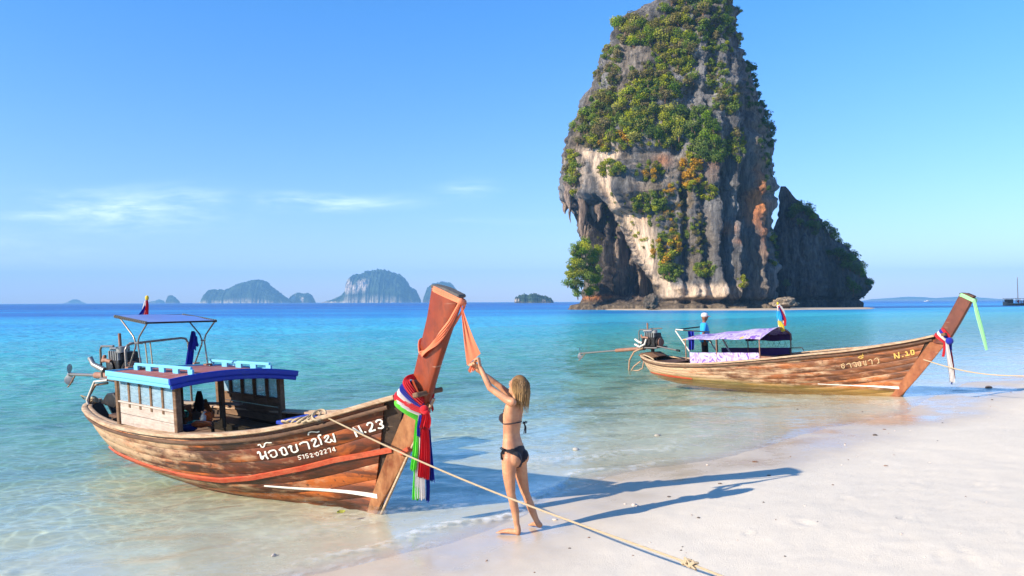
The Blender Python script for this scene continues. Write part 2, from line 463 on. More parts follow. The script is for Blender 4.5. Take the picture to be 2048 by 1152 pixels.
def purple_mat():
    m, T = new_mat('lilac_patterned_tarpaulin')
    co = T('ShaderNodeTexCoord').outputs['Object']
    st = T.noise(T.mapping(co, (3.2, 2, 3.0), rot=(0, R(35), 0)), 1.0, 3, 0.5, 1.8)
    fine = T.noise(co, 30, 3)
    c = T.mix(T.maprange(st, 0.42, 0.5), (0.40, 0.28, 0.60), (0.58, 0.50, 0.66))
    c = T.mix(T.maprange(st, 0.56, 0.6), c, (0.24, 0.11, 0.46))
    fl = T('ShaderNodeTexVoronoi', {'Vector': co, 'Scale': 1.9}).outputs['Distance']
    c = T.mix(T.maprange(fl, 0.13, 0.16, 1, 0), c, (0.78, 0.52, 0.10))
    d = T('ShaderNodeBsdfPrincipled', {'Base Color': c, 'Roughness': 0.55, 'Normal': bump(T, T.math('ADD', st, fine), 0.3, 0.02)})
    t = T('ShaderNodeBsdfTranslucent', {'Color': c})
    mx = T('ShaderNodeMixShader', {0: 0.25, 1: d.outputs[0], 2: t.outputs[0]})
    T('ShaderNodeOutputMaterial', {0: mx.outputs[0]})
    return m


M['purple'] = purple_mat()


def glass_mat():
    m, T = new_mat('scratched_clear_plastic')
    co = T('ShaderNodeTexCoord').outputs['Object']
    n = T.noise(T.mapping(co, (8, 8, 40)), 1.0, 4)
    tr = T('ShaderNodeBsdfTransparent', {'Color': (0.72, 0.84, 0.90)})
    df = T('ShaderNodeBsdfDiffuse', {'Color': (0.42, 0.55, 0.64)})
    gl = T('ShaderNodeBsdfGlossy', {'Color': (0.8, 0.8, 0.8), 'Roughness': 0.15})
    a = T('ShaderNodeMixShader', {0: T.maprange(n, 0.3, 0.7, 0.3, 0.6), 1: tr.outputs[0], 2: df.outputs[0]})
    b = T('ShaderNodeMixShader', {0: 0.12, 1: a.outputs[0], 2: gl.outputs[0]})
    T('ShaderNodeOutputMaterial', {0: b.outputs[0]})
    return m


M['pane'] = glass_mat()


def skin_mat(name, col, pink):
    m, T = new_mat(name)
    co = T('ShaderNodeTexCoord').outputs['Object']
    n = T.noise(co, 7, 5, 0.65); f_ = T.noise(co, 160, 2)
    c = T.mix(T.maprange(n, 0.38, 0.62), col, tuple(x*0.85 for x in pink))
    principled(T, c, 0.48, 0.35, bump(T, f_, 0.12, 0.002), 0.0, **{'Subsurface Weight': 0.12, 'Subsurface Radius': (0.02, 0.008, 0.004), 'Subsurface Scale': 0.5})
    return m


M['skin'] = skin_mat('fair_tanned_skin', (0.54, 0.27, 0.14), (0.47, 0.20, 0.105))
M['skin_dark'] = skin_mat('brown_skin', (0.20, 0.085, 0.045), (0.22, 0.09, 0.05))


def hair_mat():
    m, T = new_mat('blonde_hair')
    a = T('ShaderNodeAttribute', attribute_name='tone')
    c = T.mix(a.outputs['Fac'], (0.10, 0.05, 0.02), (0.52, 0.32, 0.13))
    principled(T, c, 0.6, 0.25)
    return m


M['hair'] = hair_mat()
# ------------------------------------------------------------------ beach, sea bed, water
SH_N = np.array([-0.689, 0.725]); SH_C = 6.235          # shoreline: s = seaward distance


def shore_s(x, y):
    s = SH_N[0]*x+SH_N[1]*y-SH_C
    t = 0.725*x+0.689*y                                   # along the shore
    return s+0.35*np.sin(t*0.42+0.6)*np.exp(-(t/60)**2)+0.16*np.sin(t*1.1+2.2)*np.exp(-(t/40)**2)+0.5*pnoise(t*0.12, 3.1, 0.2)


def ground_z(x, y, detail=True):
    s = shore_s(x, y)
    z = np.interp(s, [-60, -25, -12, -6, -2, 0, 2, 8, 12, 22, 38, 95, 220, 600, 3000, 20000],
                  [2.2, 1.3, 0.75, 0.40, 0.105, 0.0, -0.115, -0.50, -0.74, -1.35, -2.3, -4.2, -5.5, -8, -12, -14])
    if detail:
        r = np.hypot(x, y); near = np.exp(-(r/45)**2)
        z = z+near*(0.011*fbm(x*0.55, y*0.55, 1.7, 3)+0.006*fbm(x*2.3, y*2.3, 4.1, 3)*sstep(0.4, -0.8, s)
                    + 0.010*np.sin(s*9+2.2*fbm(x*0.8, y*0.8, 2.2, 2)*3)*sstep(0.5, 2.0, s)*np.exp(-s/9.0)
                    + 0.004*fbm(x*5.0, y*5.0, 9.1, 2)*sstep(-2.2, -4.2, s))
    return z


def polar(rs, angs):
    rr, aa = np.meshgrid(rs, angs, indexing='ij')
    return rr*np.sin(aa), rr*np.cos(aa)


angs_b = np.radians(np.concatenate([np.linspace(-175, -46, 44), np.linspace(-45, 45, 340), np.linspace(46, 175, 44)]))
rs_b = np.concatenate([[0.02, 0.6, 1.5], np.geomspace(2.2, 45, 330), np.geomspace(46, 7100, 64)])
X, Y = polar(rs_b, angs_b); Zb = ground_z(X, Y)
# footprints and scuffs on the dry sand
rs_ = np.random.RandomState(11)
for k in range(620):
    fx, fy = rs_.uniform(-1.5, 15), rs_.uniform(3.2, 22)
    if shore_s(fx, fy) > -1.7: continue
    a = rs_.uniform(0, 6.28); L_, W_ = (rs_.uniform(0.08, 0.14), rs_.uniform(0.04, 0.06)) if k % 3 == 0 else (rs_.uniform(0.03, 0.07), rs_.uniform(0.02, 0.04))
    rf, af = math.hypot(fx, fy), math.atan2(fx, fy)
    i0, i1 = np.searchsorted(rs_b, [rf-.5, rf+.5]); j0, j1 = np.searchsorted(angs_b, [af-.5/rf, af+.5/rf])
    dx, dy = X[i0:i1, j0:j1]-fx, Y[i0:i1, j0:j1]-fy
    u_ = (dx*math.cos(a)+dy*math.sin(a))/L_; v_ = (-dx*math.sin(a)+dy*math.cos(a))/W_
    q = u_*u_+v_*v_; msk = q < 9
    Zb[i0:i1, j0:j1][msk] += rs_.uniform(0.25, 0.7)*(-0.020*np.exp(-q[msk])+0.009*np.exp(-(np.sqrt(q[msk])-1.6)**2*4))
me = grid_mesh('beach', np.stack([X, Y, Zb], -1), len(angs_b), len(rs_b))
S_ = shore_s(X, Y)
wet = sstep(-2.1, -0.5, S_+0.35*fbm(X*0.7, Y*0.7, 8.0, 3)+0.35*sstep(7.0, 12, X))
set_float(me, 'wet', wet); set_float(me, 'sea', sstep(-0.1, 0.5, S_))


def sand_mat():
    m, T = new_mat('white_sand')
    co = T('ShaderNodeTexCoord').outputs['Object']
    wet = T('ShaderNodeAttribute', attribute_name='wet').outputs['Fac']; sea = T('ShaderNodeAttribute', attribute_name='sea').outputs['Fac']
    n0 = T.noise(co, 0.5, 4, 0.6); n1 = T.noise(co, 5, 5, 0.65); n2 = T.noise(co, 55, 4, 0.7); n3 = T.noise(co, 330, 2, 0.6)
    dry = T.mix(n1, (0.635, 0.55, 0.435), (0.725, 0.64, 0.515))
    dry = T.mix(T.maprange(n3, 0.25, 0.42, 0.5, 0), dry, (0.36, 0.29, 0.22))
    dry = T.mix(T.maprange(n2, 0.64, 0.74, 0, 0.45), dry, (0.42, 0.34, 0.26))
    wetc = T.mix(n1, (0.48, 0.39, 0.285), (0.57, 0.47, 0.355))
    c = T.mix(T.math('MULTIPLY', wet, T.maprange(n0, 0.3, 0.6, 0.65, 1.0)), dry, wetc)
    c = T.mix(sea, c, T.mix(n1, (0.57, 0.52, 0.35), (0.69, 0.635, 0.455)))
    film = T.math('MULTIPLY', wet, T.maprange(T.math('ADD', n0, T.math('MULTIPLY', n1, 0.25)), 0.42, 0.72, 0.15, 1.0))
    rough = T.mix(film, (0.9, 0.9, 0.9), (0.10, 0.10, 0.10))
    h = T.math('ADD', T.math('MULTIPLY', n2, 1.0), T.math('ADD', T.math('MULTIPLY', n3, 0.35), T.math('MULTIPLY', n1, 1.2)))
    bs = T.math('SUBTRACT', 0.55, T.math('MULTIPLY', wet, 0.47))
    nb = T('ShaderNodeBump', {'Height': h, 'Strength': bs, 'Distance': 0.008}).outputs[0]
    principled(T, c, rough, T.math('ADD', 0.12, T.math('MULTIPLY', film, 0.45)), nb)
    return m


beach = link_mesh('beach', me, sand_mat()); me.shade_smooth(); tag(beach, kind='structure')

# water sheet -----------------------------------------------------------
angs_w = np.radians(np.concatenate([np.linspace(-120, -43, 60), np.linspace(-42, 42, 540), np.linspace(43, 110, 40)]))
rs_w = np.concatenate([np.geomspace(4.5, 34, 430), np.geomspace(34.6, 7100, 175)])
X, Y = polar(rs_w, angs_w)
s = shore_s(X, Y); r = np.hypot(X, Y)
zs = ground_z(X, Y, True)
Zw = np.zeros_like(X)
dpt = np.clip(-zs, 0, None)
rsw = np.random.RandomState(21)
wn = [pnoise(X*0.35, Y*0.35, 1.0), pnoise(X*0.3, Y*0.3, 7.0)]
for lam, amp in ((0.34, 0.0030), (0.42, 0.0034), (0.55, 0.0042), (0.75, 0.0052), (1.0, 0.0065), (1.4, 0.008), (2.0, 0.010), (2.9, 0.012), (4.5, 0.014), (7.0, 0.016)):
    for k in range(2):
        a = math.radians(rsw.normal(95 if lam > 0.8 else 110, 38)); kx, ky = math.cos(a), math.sin(a)
        ph = rsw.uniform(0, 6.28)
        fade = np.exp(-(r/(lam*34))**2)*sstep(0.0, 0.12+lam*0.08, dpt)
        w_ = np.sin(2*math.pi/lam*(kx*X+ky*Y)+ph+wn[k]*1.2/lam)
        Zw += amp*fade*(w_+0.35*w_*np.abs(w_))
# the thin front of the last wave running up the sand
t_ = 0.725*X+0.689*Y
s0 = 0.22+0.16*np.sin(t_*1.7+0.5)+0.10*np.sin(t_*4.1)
lip = np.exp(-((s-s0)/0.10)**2)*np.exp(-((t_-6.4)/2.6)**2)
lip2 = np.exp(-((s-s0-0.9)/0.25)**2)*np.exp(-((t_-8.0)/4.0)**2)
Zw += 0.030*lip+0.012*lip2+0.010*np.exp(-((s-0.15)/0.25)**2)*np.exp(-(r/30)**2)*(1+pnoise(t_*1.3, 2.0))
dep = Zw-zs
keep = (dep > -0.035) & (s > -2.5)
idx = np.arange(X.size).reshape(X.shape)
q = np.stack([idx[:-1, :-1], idx[:-1, 1:], idx[1:, 1:], idx[1:, :-1]], -1).reshape(-1, 4)
kf = keep.ravel(); q = q[kf[q].any(1)]
used = np.zeros(X.size, bool); used[q.ravel()] = True
remap = np.cumsum(used)-1
V = np.stack([X, Y, Zw], -1).reshape(-1, 3)[used]
me = quads_mesh('sea', V, remap[q])
D_ = dep.ravel()[used]; VX, VY = V[:, 0], V[:, 1]
LIP = (lip+0.45*lip2).ravel()[used]
patch = fbm(VX*0.012, VY*0.03, 0.3, 4)*0.5
d2 = np.clip(D_, 0, None)+patch*np.interp(D_, [0.8, 5.0], [0.0, 3.4])
shoal = np.zeros_like(D_)
foam = np.zeros_like(D_); nr = (np.hypot(VX, VY) < 40) & (D_ < 0.25)
fn = fbm(VX[nr]*9, VY[nr]*9, 1.0, 3); fn2 = fbm(VX[nr]*1.7, VY[nr]*1.7, 6.0, 2)
foam[nr] = np.clip((np.interp(D_[nr], [0.0, 0.02], [1.0, 0.0])*sstep(-0.15, 0.35, fn2)*0.55+LIP[nr]*0.8)*sstep(-0.25, 0.35, fn), 0, 1)
ramp_d = [0.0, 1.0, 2.2, 4.2, 6.0, 7.0]
ramp_c = np.array([(0.42, 0.66, 0.52), (0.17, 0.63, 0.54), (0.055, 0.45, 0.53), (0.012, 0.24, 0.52), (0.004, 0.12, 0.40), (0.003, 0.085, 0.32)])
set_float(me, 'depth', D_); set_float(me, 'foam', foam); set_float(me, 'dist', np.clip(np.hypot(VX, VY)/400, 0, 1))
set_col(me, 'body', np.stack([np.interp(d2, ramp_d, ramp_c[:, i]) for i in range(3)], -1))


def water_mat(far):
    m, T = new_mat('open_sea_water' if far else 'clear_shallow_water')
    co = T('ShaderNodeTexCoord').outputs['Object']
    dep = T('ShaderNodeAttribute', attribute_name='depth').outputs['Fac']
    dist = T('ShaderNodeAttribute', attribute_name='dist').outputs['Fac']
    body = T('ShaderNodeAttribute', attribute_name='body').outputs['Color']
    dp = T.math('MAXIMUM', dep, 0.0)
    co_r = T.mapping(co, (1.0, 1.5, 1.0), rot=(0, 0, R(-12)))
    if far:
        r2 = T.noise(co_r, 0.9, 2, 0.6, 0.0); r3 = T.noise(co_r, 0.16, 3, 0.6)
        h = T.math('ADD', T.math('MULTIPLY', r2, 0.30), T.math('MULTIPLY', r3, T.maprange(dep, 0.6, 3.0, 0.0, 0.85)))
    else:
        r1 = T.noise(co_r, 3.4, 2, 0.55, 0.0); r2 = T.noise(co_r, 0.9, 2, 0.6, 0.0)
        h = T.math('ADD', T.math('MULTIPLY', r1, T.maprange(dep, 0.02, 0.35, 0.012, 0.034)), T.math('MULTIPLY', r2, T.maprange(dep, 0.1, 1.6, 0.012, 0.26)))
    nb = T('ShaderNodeBump', {'Height': h, 'Strength': 1.0, 'Distance': 1.0}).outputs[0]
    df = T('ShaderNodeBsdfDiffuse', {'Color': body, 'Normal': nb})
    inner = df
    fr = T('ShaderNodeFresnel', {'IOR': 1.33 if far else 1.24, 'Normal': nb}).outputs[0]
    if not far:
        # painted caustics: a bright net in the transparent tint, which also lifts the bed
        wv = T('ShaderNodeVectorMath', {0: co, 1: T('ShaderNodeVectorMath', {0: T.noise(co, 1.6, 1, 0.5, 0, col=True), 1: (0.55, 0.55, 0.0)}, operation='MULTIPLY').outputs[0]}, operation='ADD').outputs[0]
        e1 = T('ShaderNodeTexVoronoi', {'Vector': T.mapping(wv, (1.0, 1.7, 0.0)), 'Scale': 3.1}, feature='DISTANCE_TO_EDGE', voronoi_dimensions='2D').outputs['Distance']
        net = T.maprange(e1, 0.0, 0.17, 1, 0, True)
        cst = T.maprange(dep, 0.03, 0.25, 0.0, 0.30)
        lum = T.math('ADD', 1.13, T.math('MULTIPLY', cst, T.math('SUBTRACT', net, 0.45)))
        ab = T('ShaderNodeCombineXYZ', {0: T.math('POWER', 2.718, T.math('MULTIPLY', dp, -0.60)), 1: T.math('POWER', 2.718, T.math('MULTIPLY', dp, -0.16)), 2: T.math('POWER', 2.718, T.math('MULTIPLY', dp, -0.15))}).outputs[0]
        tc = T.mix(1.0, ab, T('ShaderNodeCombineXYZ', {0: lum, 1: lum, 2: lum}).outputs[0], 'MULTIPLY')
        tr = T('ShaderNodeBsdfTransparent', {'Color': tc})
        op = T.math('SUBTRACT', 1.0, T.math('POWER', 2.718, T.math('MULTIPLY', T.math('MAXIMUM', T.math('SUBTRACT', dp, 0.38), 0.0), -0.8)))
        inner = T('ShaderNodeMixShader', {0: op, 1: tr.outputs[0], 2: df.outputs[0]})
        foam = T('ShaderNodeAttribute', attribute_name='foam').outputs['Fac']
        fo = T('ShaderNodeBsdfDiffuse', {'Color': (0.78, 0.77, 0.74)})
        inner = T('ShaderNodeMixShader', {0: foam, 1: inner.outputs[0], 2: fo.outputs[0]})
        fr = T.math('MULTIPLY', fr, T.math('SUBTRACT', 1.0, foam))
    fr = T.math('MINIMUM', T.math('MULTIPLY', fr, 0.75 if far else 0.65), 0.32 if far else 0.42)
    gl = T('ShaderNodeBsdfGlossy', {'Color': (1, 1, 1), 'Roughness': T.maprange(dist, 0, 0.5, 0.05, 0.22), 'Normal': nb})
    out = T('ShaderNodeMixShader', {0: fr, 1: inner.outputs[0], 2: gl.outputs[0]})
    T('ShaderNodeOutputMaterial', {0: out.outputs[0]})
    return m


sea = link_mesh('sea', me, water_mat(False)); me.materials.append(water_mat(True)); me.shade_smooth(); tag(sea, kind='structure')
deep_v = D_ > 2.6
me.polygons.foreach_set('material_index', deep_v[remap[q]].all(1).astype(np.int32))
# ------------------------------------------------------------------ long-tail boats
def boat_matrix(B, ang, heel):
    a = R(ang); h = R(heel)
    Xv = np.array([math.cos(a), -math.sin(a), 0]); Y0 = np.array([math.sin(a), math.cos(a), 0]); Zv = np.array([0, 0, 1.0])
    Yv = Y0*math.cos(h)+Zv*math.sin(h); Z2 = Zv*math.cos(h)-Y0*math.sin(h)
    return Matrix(((Xv[0], Yv[0], Z2[0], B[0]), (Xv[1], Yv[1], Z2[1], B[1]), (Xv[2], Yv[2], Z2[2], 0), (0, 0, 0, 1)))


class Hull:
    """hull form in boat coordinates: x forward from the stem foot, y to port, z up from the waterline"""
    def __init__(s, X, b, zg, xk, zk, mf, mz):
        s.X = X; s.b = b; s.zg = zg; s.xk = xk; s.zk = zk; s.mf = mf; s.mz = mz
        n = 90; tt = np.linspace(0, 1, n); tt = tt*tt*(3-2*tt)*0.4+tt*0.6
        s.xs = X[0]+(X[-1]-X[0])*tt
        V = []; F = []; nv = 26
        for side in (-1, 1):
            k0 = len(V)
            for x in s.xs:
                for v in np.linspace(0, 1, nv): V.append(tuple(s.pt(x, v, side)))
            for i in range(n-1):
                for j in range(nv-1): F.append((k0+i*nv+j, k0+(i+1)*nv+j, k0+(i+1)*nv+j+1, k0+i*nv+j+1))
        s.bvh = BVHTree.FromPolygons(V, F)

    def f(s, name, x):
        # smooth (hermite) interpolation through a dense table
        tb = s.__dict__.setdefault('_tb', {})
        if name not in tb:
            X = np.array(s.X, float); Yv = np.array(getattr(s, name), float); m = np.gradient(Yv, X)
            xx = np.linspace(X[0], X[-1], 1500); i = np.clip(np.searchsorted(X, xx)-1, 0, len(X)-2)
            hh = X[i+1]-X[i]; t = (xx-X[i])/hh
            tb[name] = ((2*t**3-3*t**2+1)*Yv[i]+(t**3-2*t**2+t)*hh*m[i]+(-2*t**3+3*t**2)*Yv[i+1]+(t**3-t**2)*hh*m[i+1]).tolist()
        u = (x-s.X[0])/(s.X[-1]-s.X[0])*1499
        if u <= 0: return tb[name][0]
        if u >= 1499: return tb[name][-1]
        k = int(u); w_ = u-k
        return tb[name][k]*(1-w_)+tb[name][k+1]*w_

    def pt(s, x, v, side):
        b = max(0.004, s.f('b', x)); zg = s.f('zg', x); zk = s.f('zk', x); xk = s.f('xk', x)
        mf = s.f('mf', x); mz = s.f('mz', x)
        K = np.array([xk, 0.012, zk]); G = np.array([x, b, zg]); Mm = np.array([(xk*0.6+x*0.4), max(0.012, b*mf), zk+(zg-zk)*mz])
        p = K*(1-v)**2+Mm*2*v*(1-v)+G*v*v
        p[1] *= side
        return p

    def nrm(s, x, v, side):
        e = 1e-3; v0, v1 = max(0, v-e), min(1, v+e); a = s.pt(x, v1, side)-s.pt(x, v0, side)
        x0, x1 = max(s.X[0], x-0.01), min(s.X[-1], x+0.01); c = s.pt(x1, v, side)-s.pt(x0, v, side)
        n = norm(np.cross(c, a))
        if n[1]*side < 0: n = -n
        return n

    def hit(s, x, z, side=-1):
        h = s.bvh.ray_cast(Vector((x, side*4.0, z)), Vector((0, -side, 0)), 8)
        return (np.array(h[0]), np.array(h[1])) if h[0] is not None else (None, None)

    def plank(s, v0, v1, x0, x1, side, lift, th=0.022, n=64):
        """one strake as a closed board"""
        mb = MB(); rings = []
        for x in np.linspace(x0, x1, n):
            nn = [s.nrm(x, v, side) for v in (v0, (v0+v1)/2, v1)]
            pp = [s.pt(x, v, side) for v in (v0, (v0+v1)/2, v1)]
            o = [p+q*lift for p, q in zip(pp, nn)]; i_ = [p-q*th for p, q in zip(pp, nn)]
            # a softly rounded outer edge
            d = norm(pp[2]-pp[0])
            rings.append([i_[0], o[0]-nn[0]*0.004, o[0]+d*0.006, o[1], o[2]-d*0.006, o[2]-nn[2]*0.004, i_[2], i_[1]])
        mb.rings(rings); return mb


def strip_on_hull(H, pts, w, th, side=-1, n=40):
    """bar laid on the hull side along (x,z) points; w may be list (half heights)"""
    P = np.array(pts, float); tt = np.linspace(0, 1, n); L_ = np.linspace(0, 1, len(P))
    xs = np.interp(tt, L_, P[:, 0]); zs_ = np.interp(tt, L_, P[:, 1]); ws = np.interp(tt, np.linspace(0, 1, len(w)), w) if hasattr(w, '__len__') else np.full(n, w)
    mb = MB(); rings = []
    for x, z, hw in zip(xs, zs_, ws):
        p, q = H.hit(x, z, side); p1, q1 = H.hit(x, z-hw, side); p2, q2 = H.hit(x, z+hw, side)
        if p is None or p1 is None or p2 is None: continue
        if q[1]*side < 0: q = -q
        rings.append([p1-q*0.01, p1+q*th, p2+q*th, p2-q*0.01])
    mb.rings(rings); return mb


def rail_path(H, x0, x1, n, z_off=0.0, out=0.0):
    """gunwale line from bow (starboard) round the stern to bow (port)"""
    xs = np.linspace(x1, x0, n); pts = []
    for sd in (-1, 1):
        a = [H.pt(x, 1.0, sd)+np.array([0, sd*out, z_off]) for x in xs]
        pts.append(a)
    return pts


def sweep_rect(path, w, h, up=(0, 0, 1)):
    P = [np.asarray(p, float) for p in path]; m = len(P); rings = []
    for i in range(m):
        t = norm(P[min(i+1, m-1)]-P[max(i-1, 0)]); s_ = norm(np.cross(t, up)); u = np.cross(s_, t)
        rings.append([P[i]+s_*a*w/2+u*b*h/2 for a, b in ((-1, -.6), (-.7, -1), (.7, -1), (1, -.6), (1, .6), (.7, 1), (-.7, 1), (-1, .6))])
    mb = MB(); mb.rings(rings); return mb


def stem_board(H, fore, width, z0, z1, rows=22, extra=0.012, tip_half=0.028):
    """fore: function z->x of the stem's leading edge"""
    mb = MB(); rings = []
    for z in np.linspace(z0, z1, rows):
        xf = fore(z); wd = width(z); xa = xf-wd
        ring = []
        ya = []
        for k in range(5):
            xx = xa+wd*k/4*0.96; p, _ = H.hit(xx, z, -1)
            y = (abs(p[1]) if p is not None else 0.0); ya.append(max(y+extra*(1 if k else 0.8), tip_half*(1.0-0.2*k/4)))
        for k in range(5): ring.append((xa+wd*k/4*0.96, -ya[k], z))
        ring.append((xf, -tip_half*0.6, z)); ring.append((xf, tip_half*0.6, z))
        for k in range(4, -1, -1): ring.append((xa+wd*k/4*0.96, ya[k], z))
        rings.append(ring)
    mb.rings(rings); return mb


def prow_plank(aft, fore, ha, hf, n=20):
    """aft/fore: lists of (x,z); half thickness aft and fore"""
    def rs(P):
        P = np.array(P, float); d = np.r_[0, np.cumsum(np.hypot(*np.diff(P, axis=0).T))]; t = np.linspace(0, d[-1], n)
        return np.stack([np.interp(t, d, P[:, 0]), np.interp(t, d, P[:, 1])], -1)
    A, F_ = rs(aft), rs(fore); mb = MB(); rings = []
    for i, (a, f_) in enumerate(zip(A, F_)):
        t = i/(n-1)
        m_ = a*0.5+f_*0.5; hm = (ha*0.55+hf*0.45)*(1-0.05*t)
        rings.append([(a[0]+.02, -ha*.8, a[1]), (m_[0], -hm*1.05, m_[1]), (f_[0]-.015, -hf, f_[1]), (f_[0], -hf*.7, f_[1]), (f_[0], hf*.7, f_[1]), (f_[0]-.015, hf, f_[1]), (m_[0], hm*1.05, m_[1]), (a[0]+.02, ha*.8, a[1]), (a[0], ha*.5, a[1]), (a[0], -ha*.5, a[1])])
    mb.rings(rings); return mb, A, F_


def letters_on(H, mw, strokes, width, mat, parent, name='lettering', off=0.006):
    """brush strokes given as photo-pixel polylines, laid on the hull where the sight line meets it"""
    inv = mw.inverted(); o = inv @ Vector(CAMP); mb = MB()
    def put(px, py):
        d = (inv.to_3x3() @ Vector(pix_ray(px, py))).normalized()
        h = H.bvh.ray_cast(o, d, 60)
        if h[0] is None: return None
        q = h[1]
        if q.y > 0: q = -q
        return np.array(h[0])+np.array(q)*off
    for st in strokes:
        wd = width
        if isinstance(st, tuple): st, wd = st
        P = np.array(st, float)
        d = np.r_[0, np.cumsum(np.hypot(*np.diff(P, axis=0).T))]; n = max(2, int(d[-1]/2.0)+1); t = np.linspace(0, d[-1], n)
        Q = np.stack([np.interp(t, d, P[:, 0]), np.interp(t, d, P[:, 1])], -1)
        vs = []; ok = True
        for i in range(n):
            tg = Q[min(i+1, n-1)]-Q[max(i-1, 0)]; tg = tg/(np.hypot(*tg)+1e-9); nn = np.array([-tg[1], tg[0]])
            # broad nib: wider in the upright direction of the pen
            wv = wd*(0.62+0.38*abs(nn[0]*0.9+nn[1]*0.3))
            for sgn in (-1, 1):
                e = Q[i]+nn*wv/2*sgn+(tg*wd*0.25*(-1 if i == 0 else 1 if i == n-1 else 0))
                p = put(*e)
                if p is None: ok = False; break
                vs.append(p)
            if not ok: break
        if ok: mb.add(vs, [(2*i, 2*i+1, 2*i+3, 2*i+2) for i in range(n-1)])
    return mb.build(name, mat, parent, fix=False)


def sc_strokes(strokes, ox, oy, k):
    """strokes measured in an enlarged crop -> photo pixels"""
    out = []
    for st in strokes:
        w_ = None
        if isinstance(st, tuple): st, w_ = st
        q = [(ox+x/k, oy+y/k) for x, y in st]
        out.append((q, w_/k) if w_ else q)
    return out


def dome_fit(P):
    return P


# ---------------- engine shared by both boats
def engine(parent, base, s=1.0, shaft_end=None, shaft_start=None, prop=True, frame_pale=False):
    """motor on a pivot with a long propeller shaft; base = pivot point"""
    bx, by, bz = base
    e = MB(); e.box((bx, by, bz+.30*s), (.52*s, .40*s, .30*s)); e.box((bx+.06*s, by, bz+.50*s), (.40*s, .30*s, .14*s)); e.box((bx-.2*s, by, bz+.22*s), (.22*s, .34*s, .3*s))
    e.tube([(bx+.27*s, by, bz+.28*s), (bx+.33*s, by, bz+.28*s)], .17*s, 16); e.tube([(bx+.0*s, by-.21*s, bz+.3*s), (bx+.0*s, by-.25*s, bz+.3*s)], .13*s, 14)
    eng = e.build('engine', M['black_metal'], parent, bevel=.015*s)
    for k in range(5):
        MB().box((bx-.14*s+.09*s*k, by-.16*s, bz+.52*s), (.035*s, .06*s, .16*s)).build('cylinder_fin', M['grey_metal'], eng, bevel=.005)
    MB().tube([(bx+.02*s, by-.22*s, bz+.42*s), (bx-.1*s, by-.27*s, bz+.45*s), (bx-.2*s, by-.26*s, bz+.43*s), (bx-.28*s, by-.2*s, bz+.5*s)], .035*s, 8).build('manifold', M['rust'], eng, smooth=True)
    MB().tube([(bx-.22*s, by+.05, bz+.44*s), (bx-.22*s, by+.05, bz+.88*s)], .028*s, 8).build('exhaust_pipe', M['rust'], eng, smooth=True)
    MB().tube([(bx+.2*s, by-.1*s, bz+.58*s), (bx+.2*s, by-.1*s, bz+.68*s)], .09*s, 12).build('air_filter', M['grey_metal'], eng, smooth=True)
    MB().box((bx-.12*s, by, bz+.62*s), (.34*s, .22*s, .05*s)).build('top_plate', M['pale_pipe'] if frame_pale else M['grey_metal'], eng, bevel=.01)
    MB().tube([(bx+.35*s, by, bz+.28*s), (bx+.37*s, by, bz+.28*s)], .14*s, 16).build('pulley', M['rust'], eng, smooth=True)
    # cradle of pipes
    f_ = MB()
    for sy in (-.24*s, .24*s):
        f_.tube([(bx-.36*s, by+sy, bz+.10*s), (bx-.34*s, by+sy, bz+.62*s), (bx-.28*s, by+sy, bz+.68*s), (bx+.22*s, by+sy, bz+.70*s)], .020*s, 8)
        f_.tube([(bx-.4*s, by+sy, bz+.10*s), (bx+.4*s, by+sy, bz+.12*s)], .028*s, 8)
    f_.build('engine_cradle', M['steel'], parent, smooth=True)
    pv = MB(); pv.tube([(bx, by, bz-.22*s), (bx, by, bz+.12*s)], .06*s, 12); pv.box((bx, by, bz+.1*s), (.3*s, .46*s, .06*s)); pv.build('pivot', M['black_metal'], parent, bevel=.006)
    # tiller
    MB().tube([(bx+.3*s, by-.12*s, bz+.16*s), (bx+1.15*s, by-.18*s, bz+.08*s)], .024*s, 8).build('tiller', M['steel'], parent, smooth=True)
    MB().tube([(bx+1.12*s, by-.178*s, bz+.083*s), (bx+1.25*s, by-.186*s, bz+.07*s)], .035*s, 8).build('tiller_grip', M['black_metal'], parent, smooth=True)
    # shaft and propeller
    a = np.array(shaft_start); b = np.array(shaft_end); d = norm(b-a)
    MB().tube([a, a+d*(np.linalg.norm(b-a)*.42)], .062*s, 10).build('shaft_housing', M['rust'], parent, smooth=True)
    sh = MB().tube([a, b], .030*s, 10).build('propeller_shaft', M['steel'], parent, smooth=True)
    if prop:
        hub = MB(); hub.tube([b-d*.06, b+d*.05], [.04*s, .025*s], 10)
        pr = hub.build('propeller', M['grey_metal'], parent, smooth=True)
        up = np.array([0, 0, 1.0]); sd = norm(np.cross(d, up)); up = np.cross(sd, d)
        for k in range(2):
            an = k*math.pi+0.12; ax = up*math.cos(an)+sd*math.sin(an); tw = norm(np.cross(d, ax))
            bl = MB(); rg = []
            for i in range(9):
                t = i/8; rr = .02+.16*s*t*1.15; wd = .088*s*math.sin(math.pi*min(1, .12+t*.86))**.6; pitch = .9-.5*t
                wdir = tw*math.cos(pitch)+d*math.sin(pitch); nrm_ = np.cross(wdir, ax)
                c = b+ax*rr
                rg.append([c+wdir*wd, c+nrm_*.006, c-wdir*wd, c-nrm_*.006])
            bl.rings(rg).build('blade', M['grey_metal'], pr, smooth=True)
        sk = MB(); e0 = b-d*.30*s; sk.tube([e0, b-up*.20*s+d*.0, b-up*.25*s+d*.12*s], .014*s, 6); sk.build('skeg', M['rust'], parent, smooth=True)
    return eng


